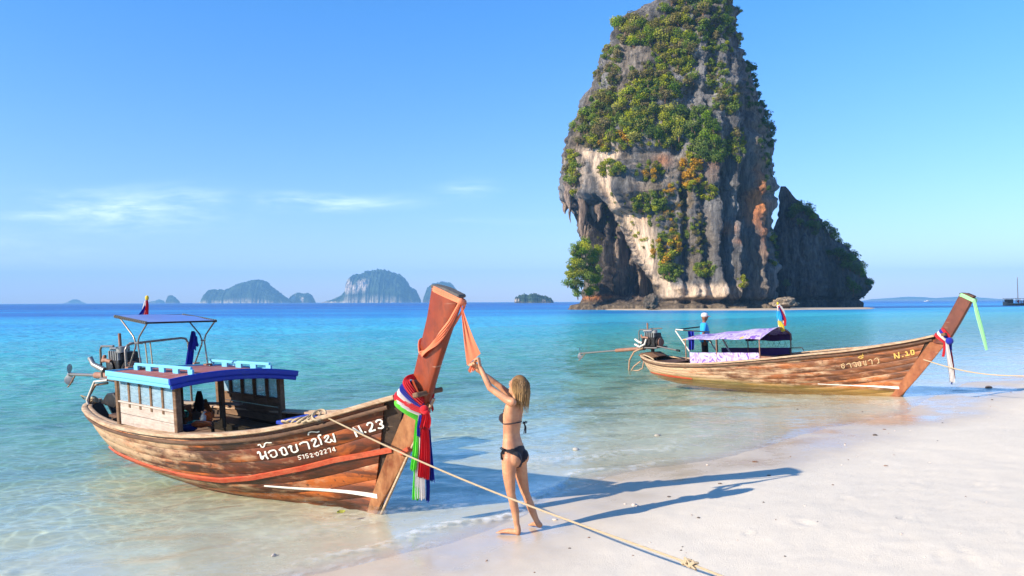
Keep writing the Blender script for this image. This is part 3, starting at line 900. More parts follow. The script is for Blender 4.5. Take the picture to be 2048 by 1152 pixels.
# ================= boat with the blue cabin (nearest)
MW1 = boat_matrix((-1.56, 8.85), 40, 4)
H1 = Hull(X=[-7.75, -7.6, -7.3, -6.8, -6, -5, -4, -3, -2, -1.2, -.5, 0, .3, .62],
          b=[.02, .26, .45, .60, .76, .85, .90, .87, .75, .60, .42, .27, .17, .05],
          zg=[.62, .61, .60, .585, .575, .575, .615, .67, .775, .90, 1.06, 1.20, 1.285, 1.37],
          xk=[-7.0, -6.95, -6.8, -6.45, -5.8, -4.9, -4.0, -3.05, -2.1, -1.4, -.85, -.45, -.2, 0.02],
          zk=[.15, .10, .02, -.10, -.22, -.28, -.30, -.30, -.28, -.24, -.19, -.14, -.11, -.09],
          mf=[.8, .8, .82, .85, .88, .90, .90, .86, .74, .56, .38, .28, .22, .2],
          mz=[.2, .18, .14, .10, .07, .06, .06, .07, .11, .17, .25, .32, .36, .4])
boat1 = empty('longtail_boat', MW1)
tag(boat1, 'weathered brown longtail boat with blue cabin roof beached in the near water', 'boat', 'wooden longtail boats')


def make_hull(H, root, mat, rail_mats, edges, xa, xb, inner_z, alt=.003):
    # inner shell (part) carrying the planks (sub-parts)
    mb = MB(); rings = []
    for x in np.linspace(H.X[0]+.02, H.X[-1]-.02, 50):
        r_ = []
        for sd in (-1, 1):
            vs = np.linspace(0, 1, 10) if sd == -1 else np.linspace(0, 1, 10)
            pts = [H.pt(x, v, sd)-H.nrm(x, v, sd)*.024 for v in vs]
            r_.append(pts)
        rings.append(r_[0][::-1]+r_[1])
    mb.rings(rings, closed=False, caps=False)
    hull = mb.build('hull', M['inner'], root, smooth=True)
    for sd in (-1, 1):
        for i in range(len(edges)-1):
            g = .0022
            lift = .004*random.random()+(alt if i % 2 else .0)
            # a butt joint somewhere along each strake
            j = random.uniform(xa*.62, xa*.30)
            for (p0, p1) in (((H.X[0]+.01, j-.004), (j+.004, xb)) if i in (1, 4) else ((H.X[0]+.01, xb),)):
                H.plank(edges[i]+g, edges[i+1]-g, p0, p1, sd, lift+random.random()*.002, n=int(10+7*(p1-p0))).build('plank', mat, hull, smooth=True)
    return hull


hull1 = make_hull(H1, boat1, M['hull_a'], None, [0, .2, .38, .53, .66, .78, .89, 1.0], -7.7, .36, .2)
for sd, pts in zip((-1, 1), rail_path(H1, -7.745, .5, 90, .018, .012)):
    sweep_rect(pts, .095, .055).build('gunwale_rail', M['rail'], boat1, smooth=True)
for sd, pts in zip((-1, 1), rail_path(H1, -7.74, .40, 80, -.075, .012)):
    sweep_rect([p-np.array([0, sd*.01, 0]) for p in pts], .05, .045).build('rub_rail', M['rail_dark'], boat1, smooth=True)
for sd in (-1, 1):   # inner capping board, dark and worn
    sweep_rect([H1.pt(x, 1.0, sd)+np.array([0, -sd*.075, .022]) for x in np.linspace(.2, -7.4, 70)], .07, .035).build('capping_board', M['rail'], boat1, smooth=True)
strake_pts = [(-6.2, .06), (-5, .055), (-3.5, .06), (-2.5, .10), (-1.9, .20), (-1.0, .41), (-.5, .55), (.42, .75)]
for sd in (-1, 1):
    strip_on_hull(H1, strake_pts, .028, .030, sd, 70).build('rubbing_strake', M['red_paint'], boat1, smooth=True)
strip_on_hull(H1, [(-1.75, .09), (-1.2, .10), (-.5, .125), (.0, .135)], [.005, .010, .018, .026], .016, -1, 40).build('waterline_stripe', M['white_paint'], boat1)
# a red boot-top on the forefoot
fore1 = lambda z: float(np.interp(z, [-.1, 0, .5, 1.0, 1.4], [-.05, .015, .40, .76, 1.0]))
stem_board(H1, fore1, lambda z: float(np.interp(z, [-.1, .1, .5, 1, 1.38], [.16, .20, .26, .30, .32])), -.10, 1.30).build('stem_board', M['stem_a'], boat1, smooth=True)
pm, A1, F1 = prow_plank([(.56, 1.22), (.65, 1.42), (.76, 1.66), (.89, 1.98), (1.0, 2.24), (1.10, 2.57)], [(.86, 1.20), (.98, 1.43), (1.13, 1.75), (1.27, 2.02), (1.39, 2.24), (1.50, 2.45)], .062, .045)
pm.build('prow_post', M['prow_a'], boat1, smooth=True)
# iron band and end-grain cap
MB().prism([(1.095, 2.568), (1.51, 2.445), (1.515, 2.48), (1.30, 2.56), (1.11, 2.60)], -.062, .062).build('prow_cap', M['prow_cap'], boat1, bevel=.012)
MB().beam((.02, 0, -.08), (1.01, 0, 1.36), .022, .03, up=(0, 1, 0)).build('stem_band', M['rail'], boat1)
MB().box((.92, 0, 1.42), (.08, .40, .055), Matrix.Rotation(R(-12), 3, 'Y')).build('bow_cleat_bar', M['cabin_wood'], boat1, bevel=.012)
MB().box((.54, 0, .735), (.16, .13, .05), Matrix.Rotation(R(-28), 3, 'Y')).build('stem_block', M['red_paint'], boat1, bevel=.008)
# decks inside
def deck(root, H, x0, x1, z, n, mat, inset=.06, name='deck_board'):
    xs = np.linspace(x0, x1, n+1)
    for i in range(n):
        a, b = xs[i]+.006, xs[i+1]-.006; hw = min(abs(H.hit(a, z)[0][1]) if H.hit(a, z)[0] is not None else .1, abs(H.hit(b, z)[0][1]) if H.hit(b, z)[0] is not None else .1)-inset
        MB().box(((a+b)/2, 0, z), (b-a, 2*hw, .024)).build(name, mat, root)
deck(boat1, H1, -5.6, -2.4, .22, 16, M['deck'])
deck(boat1, H1, -2.4, -.35, .50, 9, M['deck'])
deck(boat1, H1, -7.3, -5.9, .34, 7, M['deck'])
for x, z in ((-2.4, .44), (-5.72, .40)):
    MB().box((x, 0, z), (.03, 1.3, .42)).build('bulkhead', M['cabin_wood'], boat1)
MB().box((-5.95, 0, .60), (.30, 1.1, .05)).build('stern_thwart', M['rail_dark'], boat1, bevel=.008)
MB().prism([(-7.3, .64), (-6.7, .60), (-6.45, .72), (-6.75, .86), (-7.0, .84)], -.22, .22).build('engine_bed', M['black_metal'], boat1, bevel=.02)
MB().box((-1.75, .32, .76), (.9, .5, .05)).build('blue_foredeck', M['blue_dark'], boat1, bevel=.01)

# cabin ---------------------------------------------------------------
cx0, cx1 = -5.02, -3.18; cy = .80


def win_wall(root, y, x0, x1, zb, zs_, zt, n_post, boards, mat_b, name_sfx, pane_rows=None, post_w=.055):
    """side wall: boards below, posts and panes above"""
    sg = -1 if y < 0 else 1
    hb = (zs_-zb)/boards
    for k in range(boards):
        MB().box(((x0+x1)/2, y, zb+hb*(k+.5)), (x1-x0-.01, .028, hb-.008)).build('side_board', mat_b, root, bevel=.004)
    xs = np.linspace(x0+.03, x1-.03, n_post)
    for x in xs:
        MB().box((x, y, (zs_+zt)/2-.03), (post_w, .05, zt-zs_+.06)).build('window_post', M['cabin_wood'], root, bevel=.005)
    for a, b in zip(xs[:-1], xs[1:]):
        MB().box(((a+b)/2, y+sg*.008, (zs_+zt)/2), (b-a-post_w+.006, .006, zt-zs_-.02)).build('window_pane', M['pane'], root)
    MB().box(((x0+x1)/2, y, zt+.02), (x1-x0+.02, .055, .06)).build('header_rail', M['cabin_wood'], root, bevel=.005)
    MB().box(((x0+x1)/2, y+sg*.004, zs_+.012), (x1-x0+.02, .07, .026)).build('sill', M['cabin_wood'] if y > 0 else M['cabin_pale'], root, bevel=.004)


cabin = boat1
win_wall(cabin, -cy, cx0, cx1, .63, .97, 1.315, 6, 2, M['cabin_pale'], 's')
win_wall(cabin, cy, cx0+.0, cx1+.02, .50, .86, 1.19, 6, 3, M['cabin_wood'], 'p')
for sy in (-cy, cy):
    for x in (cx0, cx1):
        MB().box((x, sy, .95-.05*sy), (.085, .085, .72)).build('corner_post', M['cabin_wood'], cabin, bevel=.008)
MB().box((cx0+.3, 0, .9), (.06, .06, .85)).build('inner_post', M['cabin_wood'], cabin, bevel=.006)
MB().box((cx1-.75, .25, .9), (.07, .07, .85)).build('inner_post', M['cabin_wood'], cabin, bevel=.006)
# benches
for z, w_ in ((.47, .30),):
    MB().box(((cx0+cx1)/2, cy-.22, z), (cx1-cx0, w_, .03)).build('bench_seat', M['cabin_wood'], cabin, bevel=.005)
    MB().box(((cx0+cx1)/2, -cy+.22, z), (cx1-cx0, w_, .03)).build('bench_seat', M['cabin_wood'], cabin, bevel=.005)
MB().box((cx1-.72, cy-.40, .42), (1.45, .03, .11)).build('bench_rail', M['cabin_wood'], cabin, bevel=.004)
for x in np.linspace(cx1-1.4, cx1-.05, 4):
    MB().box((x, cy-.385, .32), (.05, .04, .22)).build('bench_leg', M['cabin_wood'], cabin)
MB().beam((cx0+.2, .55, .50), (cx0+.65, .2, .86), .06, .05).build('brace', M['cabin_wood'], cabin)
MB().beam((cx0+.1, .1, .80), (cx0+1.0, .62, .76), .10, .03).build('seat_back', M['cabin_pale'], cabin, bevel=.004)

# roof: cambered deck; sun painted into the pale side edges, shade into the front
rx0, rx1, ry = -4.98, -3.00, .95


def roof_z(x, y):
    return 1.365-.085*y+(.02+.055*(x-rx0)/(rx1-rx0))*(1-(y/ry)**2)


nx, ny = 10, 18; g = []
top = [[(rx0+(rx1-rx0)*i/nx, -ry+2*ry*j/ny) for j in range(ny+1)] for i in range(nx+1)]
mb = MB(); rings = []
for row in top:
    rings.append([(x, y, roof_z(x, y)) for x, y in row]+[(x, y, roof_z(x, y)-.03) for x, y in row[::-1]])
mb.rings(rings)
roof = mb.build('cabin_roof', M['roof_red'], cabin, smooth=True)


def roof_edge(pts, h, w_, mat, name, drop=0.0):
    return sweep_rect([(x, y, roof_z(x, y)-.022-drop) for x, y in pts], w_, h).build(name, mat, roof, smooth=False)


for sy in (-1, 1):
    roof_edge([(rx0+(rx1-rx0)*i/12, sy*(ry+.015)) for i in range(13)], .075, .04, M['blue_light'], 'roof_edge')
    roof_edge([(rx0+(rx1-rx0)*i/12, sy*(ry-.0)) for i in range(13)], .05, .04, M['blue_light'], 'roof_edge', .065)
roof_edge([(rx1+.015, -ry-.03+2*(ry+.03)*j/20) for j in range(21)], .085, .045, M['blue_dark'], 'roof_front_edge')
roof_edge([(rx1-.0, -ry+2*(ry)*j/20) for j in range(21)], .06, .045, M['blue_dark'], 'roof_front_edge', .075)
roof_edge([(rx0-.015, -ry-.03+2*(ry+.03)*j/20) for j in range(21)], .085, .045, M['blue_light'], 'roof_edge')
for j in range(4):   # rafters
    x = rx0+.2+(rx1-rx0-.4)*j/3
    sweep_rect([(x, -ry+.05+(2*ry-.1)*k/12, roof_z(x, -ry+.05+(2*ry-.1)*k/12)-.055) for k in range(13)], .045, .05).build('rafter', M['cabin_wood'], roof)
# pale blue grab rails with cut-outs along both sides of the roof
for sy in (-1, 1):
    y = sy*.60; a, b = rx0+.12, rx1-.12
    sweep_rect([(a+(b-a)*i/10, y, roof_z(a+(b-a)*i/10, y)+.085) for i in range(11)], .035, .045).build('roof_rail', M['blue_light'], roof, bevel=.004)
    for k in range(5):
        x = a+(b-a)*k/4*.97+.03; MB().box((x, y, roof_z(x, y)+.035), (.13 if k in (0, 4) else .16, .032, .075)).build('rail_block', M['blue_light'], roof, bevel=.004)

# steel frame with the small blue sun canopy
canopy = empty('canopy_frame'); canopy.parent = boat1
tx0, tx1, ty = -5.62, -4.50, .53; tz0 = 2.13
for sy in (-1, 1):
    y = sy*ty; xm = (-4.93); zl = -.075*y; zw = 1.79+zl; tz = tz0+zl; z47 = 1.40+zl
    MB().tube([(tx0+.16, y, tz+.03), (xm-.10, y, zw+.10), (xm-.035, y, zw), (xm-.05, y, zw-.06), (xm-.32, y, z47)], .0125, 8).build('canopy_leg', M['steel'], canopy, smooth=True)
    MB().tube([(tx1-.02, y, tz-.02), (xm+.10, y, zw+.10), (xm+.035, y, zw), (xm+.05, y, zw-.06), (xm+.10, y, z47)], .0125, 8).build('canopy_leg', M['steel'], canopy, smooth=True)
    MB().tube([(xm-.06, y, zw), (xm+.06, y, zw)], .014, 8).build('frame_tie', M['steel'], canopy, smooth=True)
    MB().box((xm-.30, y, z47), (.10, .10, .02)).build('foot_plate', M['rust'], canopy)
    MB().box((xm+.10, y, z47+.003), (.10, .10, .02)).build('foot_plate', M['rust'], canopy)
tz = tz0; kl = .065*(ty+.02); P4 = [(tx0, -ty-.02, tz+.07+kl), (tx1, -ty-.02, tz-.02+kl), (tx1, ty+.02, tz-.02-kl), (tx0, ty+.02, tz+.07-kl)]
for a, b in zip(P4, P4[1:]+P4[:1]):
    MB().tube([a, b], .014, 8).build('canopy_bar', M['black_metal'], canopy, smooth=True)
n = 12; rings = []
for i in range(n+1):
    row = []
    for j in range(n+1):
        u, v = i/n, j/n; sag = -.035*math.sin(math.pi*u)*math.sin(math.pi*v)+.006*math.sin(9*u+4*v)
        row.append((tx0+(tx1-tx0)*u, -ty+2*ty*v, tz+.07-.09*u+sag+.012-.065*(-ty+2*ty*v)))
    rings.append(row+[(p[0], p[1], p[2]-.006) for p in row[::-1]])
MB().rings(rings).build('canopy_sheet', M['tarp_blue'], canopy, smooth=True)
# rope lashings round the canopy edge
lash = MB()
for a, b in ((P4[0], P4[1]), (P4[3], P4[2])):
    for k in range(16):
        p = np.array(a)+(np.array(b)-np.array(a))*(k+.5)/16
        lash.tube([p+np.array([0, .022*math.cos(t), .022*math.sin(t)]) for t in np.linspace(0, 6.28, 8)], .006, 5)
tag(lash.build('lashing', M['rope'], canopy), kind='stuff')
# hoop behind the canopy
MB().tube([(-5.62, -.42, 1.30), (-5.62, -.42, 1.68), (-5.62, -.38, 1.755), (-5.62, -.30, 1.775), (-5.62, .50, 1.775), (-5.62, .58, 1.755), (-5.62, .62, 1.68), (-5.62, .62, .62)], .019, 10).build('stern_hoop', M['steel'], boat1, smooth=True)
MB().tube([(-5.62, -.42, .60), (-5.62, -.42, 1.32)], .024, 10).build('hoop_leg', M['steel'], boat1, smooth=True)
for y in (-.10, -.02):
    MB().tube([(-5.62, y, 1.77), (-5.60, y+.01, 1.35), (-5.62, y, 1.24)], .010, 6).build('hanging_cord', M['rope'], boat1)

engine(boat1, (-6.85, .05, .98), 1.0, shaft_start=(-7.15, .05, 1.10), shaft_end=(-9.25, .0, 1.01))
MB().tube([(-7.0, -.18, 1.02), (-7.28, -.28, .98), (-7.45, -.33, .78), (-7.48, -.33, .60)], .022, 8).build('cooling_hose', M['hose'], boat1, smooth=True)
MB().tube([(-6.9, -.22, 1.08), (-7.2, -.32, 1.05), (-7.42, -.38, .72), (-7.35, -.36, .52)], .02, 8).build('cooling_hose', M['pale_pipe'], boat1, smooth=True)
MB().tube([(-7.0, -.22, 1.25), (-7.25, -.3, 1.35), (-7.32, -.32, 1.47)], [.05, .045, .045], 10).build('exhaust_stub', M['grey_metal'], boat1, smooth=True)
MB().tube([(-6.4, -.2, .98), (-5.9, -.35, .93), (-5.6, -.4, .92)], .026, 8).build('pole', M['steel'], boat1, smooth=True)

# lettering, traced from the hull side
zk = 9.309
L_name = [
    # no nu + mai tho
    ([(165, 605), (158, 585), (180, 575), (200, 595), (225, 705), (250, 712), (262, 690), (255, 660)], 36), ([(295, 575), (300, 600), (322, 670), (350, 705)], 38), ([(255, 665), (235, 690), (262, 672), (300, 640)], 22),
    ([(165, 455), (200, 440), (215, 460), (225, 490), (262, 495), (282, 470), (290, 430)], 26), ([(285, 440), (320, 405), (365, 412), (412, 408)], 24),
    # o ang
    ([(362, 600), (375, 570), (430, 550), (480, 545), (505, 590), (518, 645)], 34), ([(420, 640), (395, 625), (400, 655), (440, 680), (490, 672), (505, 650)], 26),
    # ngo ngu
    ([(560, 545), (600, 510), (635, 495), (665, 510), (690, 570), (712, 620)], 34), ([(600, 545), (605, 590), (625, 632), (670, 640), (695, 615)], 34), ([(560, 548), (595, 555)], 24),
    # bo baimai
    ([(728, 495), (760, 465), (790, 470), (775, 490), (790, 560), (825, 590), (870, 580), (905, 548)], 36), ([(870, 440), (885, 500), (905, 548)], 36),
    # sara aa
    ([(940, 440), (945, 425), (1000, 400), (1075, 395), (1095, 430), (1120, 520)], 34),
    # so so + sara i
    ([(1160, 375), (1165, 355), (1200, 335), (1240, 340), (1235, 380), (1205, 450), (1200, 480), (1250, 478), (1300, 455)], 34), ([(1330, 265), (1285, 275), (1290, 310), (1325, 360), (1345, 440)], 36),
    ([(1100, 262), (1105, 225), (1150, 205), (1210, 208), (1260, 215), (1300, 200)], 28),
    # mo ma
    ([(1400, 320), (1420, 285), (1470, 270), (1475, 305), (1440, 355), (1415, 390)], 32), ([(1410, 385), (1450, 395), (1500, 405), (1530, 375), (1535, 350)], 28), ([(1510, 345), (1560, 385), (1600, 395)], 28), ([(1560, 245), (1580, 310), (1600, 392)], 36),
]
letters_on(H1, MW1, sc_strokes(L_name, 500, 840, zk), 3.6, M['letter_white'], boat1, 'name_lettering', .016)
L_num = [
    # 5752-02274
    [(955, 640), (905, 655), (915, 690), (945, 680), (965, 700), (945, 722), (920, 715)], [(980, 645), (1010, 630), (1022, 700)], [(1085, 612), (1045, 622), (1055, 660), (1085, 645), (1105, 668), (1090, 692), (1062, 690)],
    [(1128, 625), (1145, 605), (1170, 612), (1165, 640), (1145, 680), (1195, 668)], [(1205, 620), (1225, 614)], [(1250, 585), (1238, 615), (1252, 650), (1280, 650), (1292, 620), (1278, 588), (1250, 585)],
    [(1310, 570), (1330, 548), (1355, 560), (1350, 590), (1325, 630), (1370, 618)], [(1385, 545), (1405, 525), (1430, 540), (1425, 570), (1400, 610), (1448, 595)],
    [(1455, 522), (1500, 500), (1515, 585)], [(1575, 490), (1545, 555), (1610, 545)], [(1575, 490), (1595, 565)],
]
letters_on(H1, MW1, sc_strokes(L_num, 500, 840, zk), 16/zk, M['letter_white'], boat1, 'number_lettering', .016)
L_n23 = [[(815, 605), (865, 715)], [(815, 605), (945, 690)], [(885, 580), (945, 690)], [(965, 655), (980, 660)],
         [(995, 570), (1005, 545), (1040, 535), (1065, 555), (1055, 600), (1020, 655), (1100, 630)],
         [(1110, 530), (1120, 510), (1160, 500), (1185, 520), (1180, 545), (1150, 560), (1185, 565), (1205, 590), (1180, 610), (1140, 608)]]
letters_on(H1, MW1, sc_strokes(L_n23, 580, 760, 6.4), 26/6.4, M['letter_white'], boat1, 'boat_number', .016)

# ================= boat with the lilac canopy (further off)
MW2 = boat_matrix((9.8, 19.0), 52, 3)
H2 = Hull(X=[-8.55, -8.45, -8.2, -7.5, -6, -5, -4, -3, -2, -1, -.3, .3, 1.0],
          b=[.02, .22, .40, .62, .80, .87, .90, .85, .72, .52, .36, .22, .05],
          zg=[.58, .56, .52, .45, .49, .585, .71, .845, .99, 1.125, 1.26, 1.38, 1.56],
          xk=[-8.1, -8.05, -7.9, -7.3, -5.9, -5.0, -4.05, -3.1, -2.15, -1.3, -.75, -.35, 0.03],
          zk=[-.05, -.08, -.14, -.24, -.30, -.30, -.30, -.30, -.28, -.22, -.17, -.13, -.09],
          mf=[.8, .82, .85, .90, .92, .92, .90, .85, .74, .52, .38, .28, .2],
          mz=[.16, .14, .10, .07, .06, .06, .06, .08, .12, .2, .27, .33, .4])
boat2 = empty('longtail_boat', MW2)
tag(boat2, 'orange brown longtail boat with lilac canopy at the water edge below the rock', 'boat', 'wooden longtail boats')
hull2 = make_hull(H2, boat2, M['hull_b'], None, [0, .18, .33, .46, .57, .67, .76, .84, .92, 1.0], -8.5, .75, .2, .002)
for sd, pts in zip((-1, 1), rail_path(H2, -8.54, .9, 90, .018, .012)):
    sweep_rect(pts, .10, .055).build('gunwale_rail', M['rail'], boat2, smooth=True)
for sd, pts in zip((-1, 1), rail_path(H2, -8.53, .85, 80, -.07, .012)):
    sweep_rect(pts, .05, .045).build('rub_rail', M['rail_dark'], boat2, smooth=True)
strip_on_hull(H2, [(-1.95, .19), (-1.2, .19), (-.6, .20), (.0, .20)], [.005, .010, .02, .03], .016, -1, 40).build('waterline_stripe', M['white_paint'], boat2)
strip_on_hull(H2, [(-8.0, .05), (-7, .04), (-6.0, .03)], [.02, .03, .02], .02, -1, 30).build('bilge_rail', M['red_paint'], boat2)
fore2 = lambda z: float(np.interp(z, [-.1, 0, .5, 1.0, 1.55], [-.15, .04, .46, .85, 1.27]))
stem_board(H2, fore2, lambda z: float(np.interp(z, [-.1, .1, .5, 1, 1.5], [.22, .25, .30, .34, .36])), -.10, 1.45).build('stem_board', M['stem_b'], boat2, smooth=True)
pm, A2, F2 = prow_plank([(.85, 1.38), (.96, 1.58), (1.12, 1.86), (1.30, 2.2), (1.49, 2.55)], [(1.12, 1.36), (1.28, 1.55), (1.45, 1.84), (1.62, 2.15), (1.79, 2.47)], .085, .07)
pm.build('prow_post', M['prow_b'], boat2, smooth=True)
MB().prism([(1.485, 2.55), (1.795, 2.468), (1.80, 2.50), (1.65, 2.57), (1.50, 2.585)], -.085, .085).build('prow_cap', M['rail_dark'], boat2, bevel=.012)
MB().box((1.16, 0, 1.60), (.10, .46, .07), Matrix.Rotation(R(-12), 3, 'Y')).build('bow_cleat_bar', M['cabin_wood'], boat2, bevel=.012)
deck(boat2, H2, -7.6, -2.2, .26, 20, M['deck']); deck(boat2, H2, -2.2, -.4, .62, 7, M['deck'])
MB().prism([(-8.62, .55), (-8.0, .50), (-7.7, .58), (-8.0, .70), (-8.5, .66)], -.24, .24).build('engine_bed', M['rail_dark'], boat2, bevel=.02)
deck(boat2, H2, -8.0, -7.0, .42, 5, M['rail_dark'])
# canopy of lilac tarpaulin
q0, q1, qy = -6.25, -3.45, .80


def can_z(x, y):
    u = (x-q0)/(q1-q0); return 1.26+.12*u+(.07+.20*u)*(1-(abs(y)/qy)**1.6)+.012*math.sin(u*19+y*3)


rows = []
for i in range(25):
    x = q0+(q1-q0)*i/24; dx = .42*(1-abs(x-q1)/(q1-q0))**8
    row = [(x+dx*(1-(abs(-qy+2*qy*j/16)/qy)**2)*.2, -qy+2*qy*j/16, can_z(x, -qy+2*qy*j/16)) for j in range(17)]
    rows.append(row+[(p[0], p[1], p[2]-.012) for p in row[::-1]])
MB().rings(rows).build('canopy_sheet', M['purple'], boat2, smooth=True)
for i, x in enumerate(np.linspace(q0+.05, q1-.02, 5)):
    sweep_rect([(x, -qy+.03+2*(qy-.03)*j/14, can_z(x, -qy+.03+2*(qy-.03)*j/14)-.03) for j in range(15)], .03, .03).build('canopy_rib', M['rust'], boat2)
for sy in (-1, 1):
    # hanging valance on the far side shows inside
    y = sy*(qy-.01)
    if sy > 0:
        rr = []
        for i in range(25):
            x = q0+1.2+(q1-q0-1.2)*i/24
            rr.append([(x, y+.02*math.sin(i*1.3), can_z(x, y)-.01), (x, y+.02+.02*math.sin(i*1.3), can_z(x, y)-.20), (x, y+.03+.02*math.sin(i*1.3), can_z(x, y)-.20), (x, y+.012+.02*math.sin(i*1.3), can_z(x, y)-.01)])
        MB().rings(rr).build('valance', M['purple_in'], boat2, smooth=True)
    for x in (q0+.15, -4.95, q1-.03):
        MB().tube([(x, y, can_z(x, y)-.02), (x, y*1.0, .62)], .018, 8).build('canopy_post', M['rust'], boat2, smooth=True)
    # side cloth hung along the gunwale
    rr = []
    a, b = (-5.95, -3.50)
    for i in range(41):
        x = a+(b-a)*i/40; wob = .018*math.sin(i*.9)+.012*math.sin(i*2.3)
        zt = .86+.03*(x-a)/(b-a)*4; zb = H2.f('zg', x)+.02
        rr.append([(x, sy*.80+wob, zt), (x, sy*.80-wob, (zt+zb)/2), (x, sy*.80+wob*.5, zb), (x, sy*.79+wob*.5, zb), (x, sy*.79-wob, (zt+zb)/2), (x, sy*.79+wob, zt)])
    MB().rings(rr).build('side_cloth', M['purple'] if sy < 0 else M['purple_in'], boat2, smooth=True)
net = MB()
for k in range(26):
    x = -5.9+k*.095; z0 = can_z(x, .79)-.18
    net.tube([(x, .80, z0), (x+.12*(1 if k % 2 else -1), .80, .98)], .004, 4, caps=False)
net.build('cord_netting', M['black_metal'], boat2)
# pale steel hoop with the washing
for sy in (-1, 1):
    MB().tube([(-5.85, sy*.62, .58), (-6.62, sy*.62, 1.50), (-6.60, sy*.62, 1.54), (-6.3, sy*.62, 1.53)], .022, 8).build('hoop_leg', M['pale_pipe'], boat2, smooth=True)
MB().tube([(-6.62, -.62, 1.53), (-6.62, .62, 1.53)], .022, 8).build('hoop_bar', M['black_metal'], boat2, smooth=True)
MB().tube([(-6.60, -.62, 1.53), (-5.3, -.62, 1.50)], .018, 8).build('hoop_bar', M['black_metal'], boat2, smooth=True)
MB().tube([(-5.55, .3, 1.25), (-5.05, .1, .70)], .028, 8).build('prop_pole', M['pale_pipe'], boat2, smooth=True)
MB().tube([(-3.35, .5, .86), (-3.35, .5, 1.0), (-2.95, .5, 1.03), (-2.9, .5, .95)], .014, 8).build('handrail', M['black_metal'], boat2, smooth=True)
MB().box((-4.3, .35, .55), (1.1, .4, .4)).build('seat_box', M['rust'], boat2, bevel=.02)
engine(boat2, (-8.15, .0, .74), 1.05, shaft_start=(-8.5, .0, .80), shaft_end=(-11.75, .0, .45), frame_pale=True)
MB().tube([(-8.4, -.24, 1.0), (-8.55, -.26, 1.05), (-8.7, -.25, 1.12)], [.04, .04, .035], 10).build('exhaust_pipe', M['pale_pipe'], boat2, smooth=True)
MB().tube([(-8.15, -.3, 1.15), (-8.2, -.33, .98), (-8.4, -.36, .88), (-8.62, -.36, .96)], .035, 10).build('bent_pipe', M['pale_pipe'], boat2, smooth=True)
MB().tube([(-8.3, -.3, .86), (-8.7, -.32, .70), (-8.95, -.3, .40), (-9.02, -.28, .06), (-9.0, -.25, -.12)], .03, 8).build('cooling_hose', M['hose'], boat2, smooth=True)
MB().tube([(-8.98, -.25, -.02), (-8.85, -.2, .18), (-8.62, -.1, .36)], .024, 8).build('cooling_hose', M['hose'], boat2, smooth=True)
MB().tube([(-8.9, -.22, .02), (-8.7, -.15, .04), (-8.55, -.1, .12), (-8.5, -.05, .45)], .024, 8).build('cooling_hose', M['hose'], boat2, smooth=True)
MB().tube([(-8.45, -.18, .58), (-8.2, -.36, .62), (-7.9, -.5, .60), (-7.6, -.58, .52)], .02, 8).build('stern_rope', M['rope'], boat2, smooth=True)

k2 = 7.877
L2_n = [[(1170, 370), (1185, 440)], [(1170, 370), (1240, 435)], [(1240, 350), (1250, 435)], [(1300, 415), (1312, 412)], [(1345, 345), (1368, 335), (1385, 398)], [(1352, 402), (1412, 388)], [(1432, 320), (1445, 385), (1485, 378), (1475, 312), (1432, 320)]]
letters_on(H2, MW2, sc_strokes(L2_n, 1640, 660, k2), 22/k2, M['letter_gold'], boat2, 'boat_number', .018)
L2_a = [[(335, 545), (370, 525), (385, 540)], [(340, 560), (350, 595), (385, 595), (385, 555), (350, 555)], [(420, 540), (465, 515), (480, 540), (495, 585)],
        [(515, 520), (555, 500), (570, 525), (580, 575)], [(545, 560), (575, 570)], [(600, 510), (610, 560), (640, 565), (640, 500), (615, 490)], [(640, 500), (650, 560)],
        [(690, 485), (700, 550), (740, 545)], [(720, 480), (728, 540)], [(765, 480), (800, 455), (820, 480), (825, 535)], [(860, 455), (900, 432), (925, 460), (930, 515)], [(905, 520), (928, 512)]]
letters_on(H2, MW2, sc_strokes(L2_a, 1640, 660, k2), 15/k2, M['letter_faded'], boat2, 'name_lettering', .018)
L2_b = [[(605, 425), (640, 405), (690, 402)], [(605, 430), (650, 445), (685, 425), (650, 420)], ([(672, 355), (676, 395)], 8)]
letters_on(H2, MW2, sc_strokes(L2_b, 1640, 660, k2), 14/k2, M['letter_gold'], boat2, 'name_mark', .018)
# ------------------------------------------------------------------ limestone stack, spur, boulders
RD = 235.0; RK = RD/FPX                                   # distance of the stack, metres per photo pixel there


def ex(px): return (px-1024)*RK                            # elevation drawing (photo pixels) -> metres
def ez(py): return CAM_H+(602.6-py)*RK


def px_of(x): return x/RK+1024
def py_of(z): return 602.6-(z-CAM_H)/RK


def limestone():
    m, T = new_mat('limestone')
    co = T('ShaderNodeTexCoord').outputs['Object']
    a = T('ShaderNodeAttribute', attribute_name='rockcol').outputs['Color']
    n1 = T.noise(T.mapping(co, (1, 1, 0.22)), 0.9, 6, 0.7, 0.4); n2 = T.noise(T.mapping(co, (1, 1, 0.6)), 3.4, 4, 0.75)
    n3 = T.noise(T.mapping(co, (1, 1, 0.10)), 0.35, 5, 0.65, 0.5)
    c = T.mix(T.maprange(n1, 0.32, 0.68), T.mix(1.0, a, (0.32, 0.32, 0.36), 'MULTIPLY'), T.mix(1.0, a, (1.45, 1.42, 1.36), 'MULTIPLY'))
    c = T.mix(T.maprange(n3, 0.56, 0.68, 0, 0.55), c, (0.055, 0.052, 0.052))
    c = T.mix(T.maprange(n2, 0.60, 0.72, 0, 0.4), c, (0.07, 0.065, 0.05))
    h = T.math('ADD', T.math('MULTIPLY', n1, 1.0), T.math('MULTIPLY', n2, 0.5))
    principled(T, c, 0.9, 0.1, bump(T, h, 1.0, 1.5))
    return m


M['lime'] = limestone()


def interp_edge(tab, py):
    t = np.array(tab, float); return np.interp(py, t[:, 0], t[:, 1])


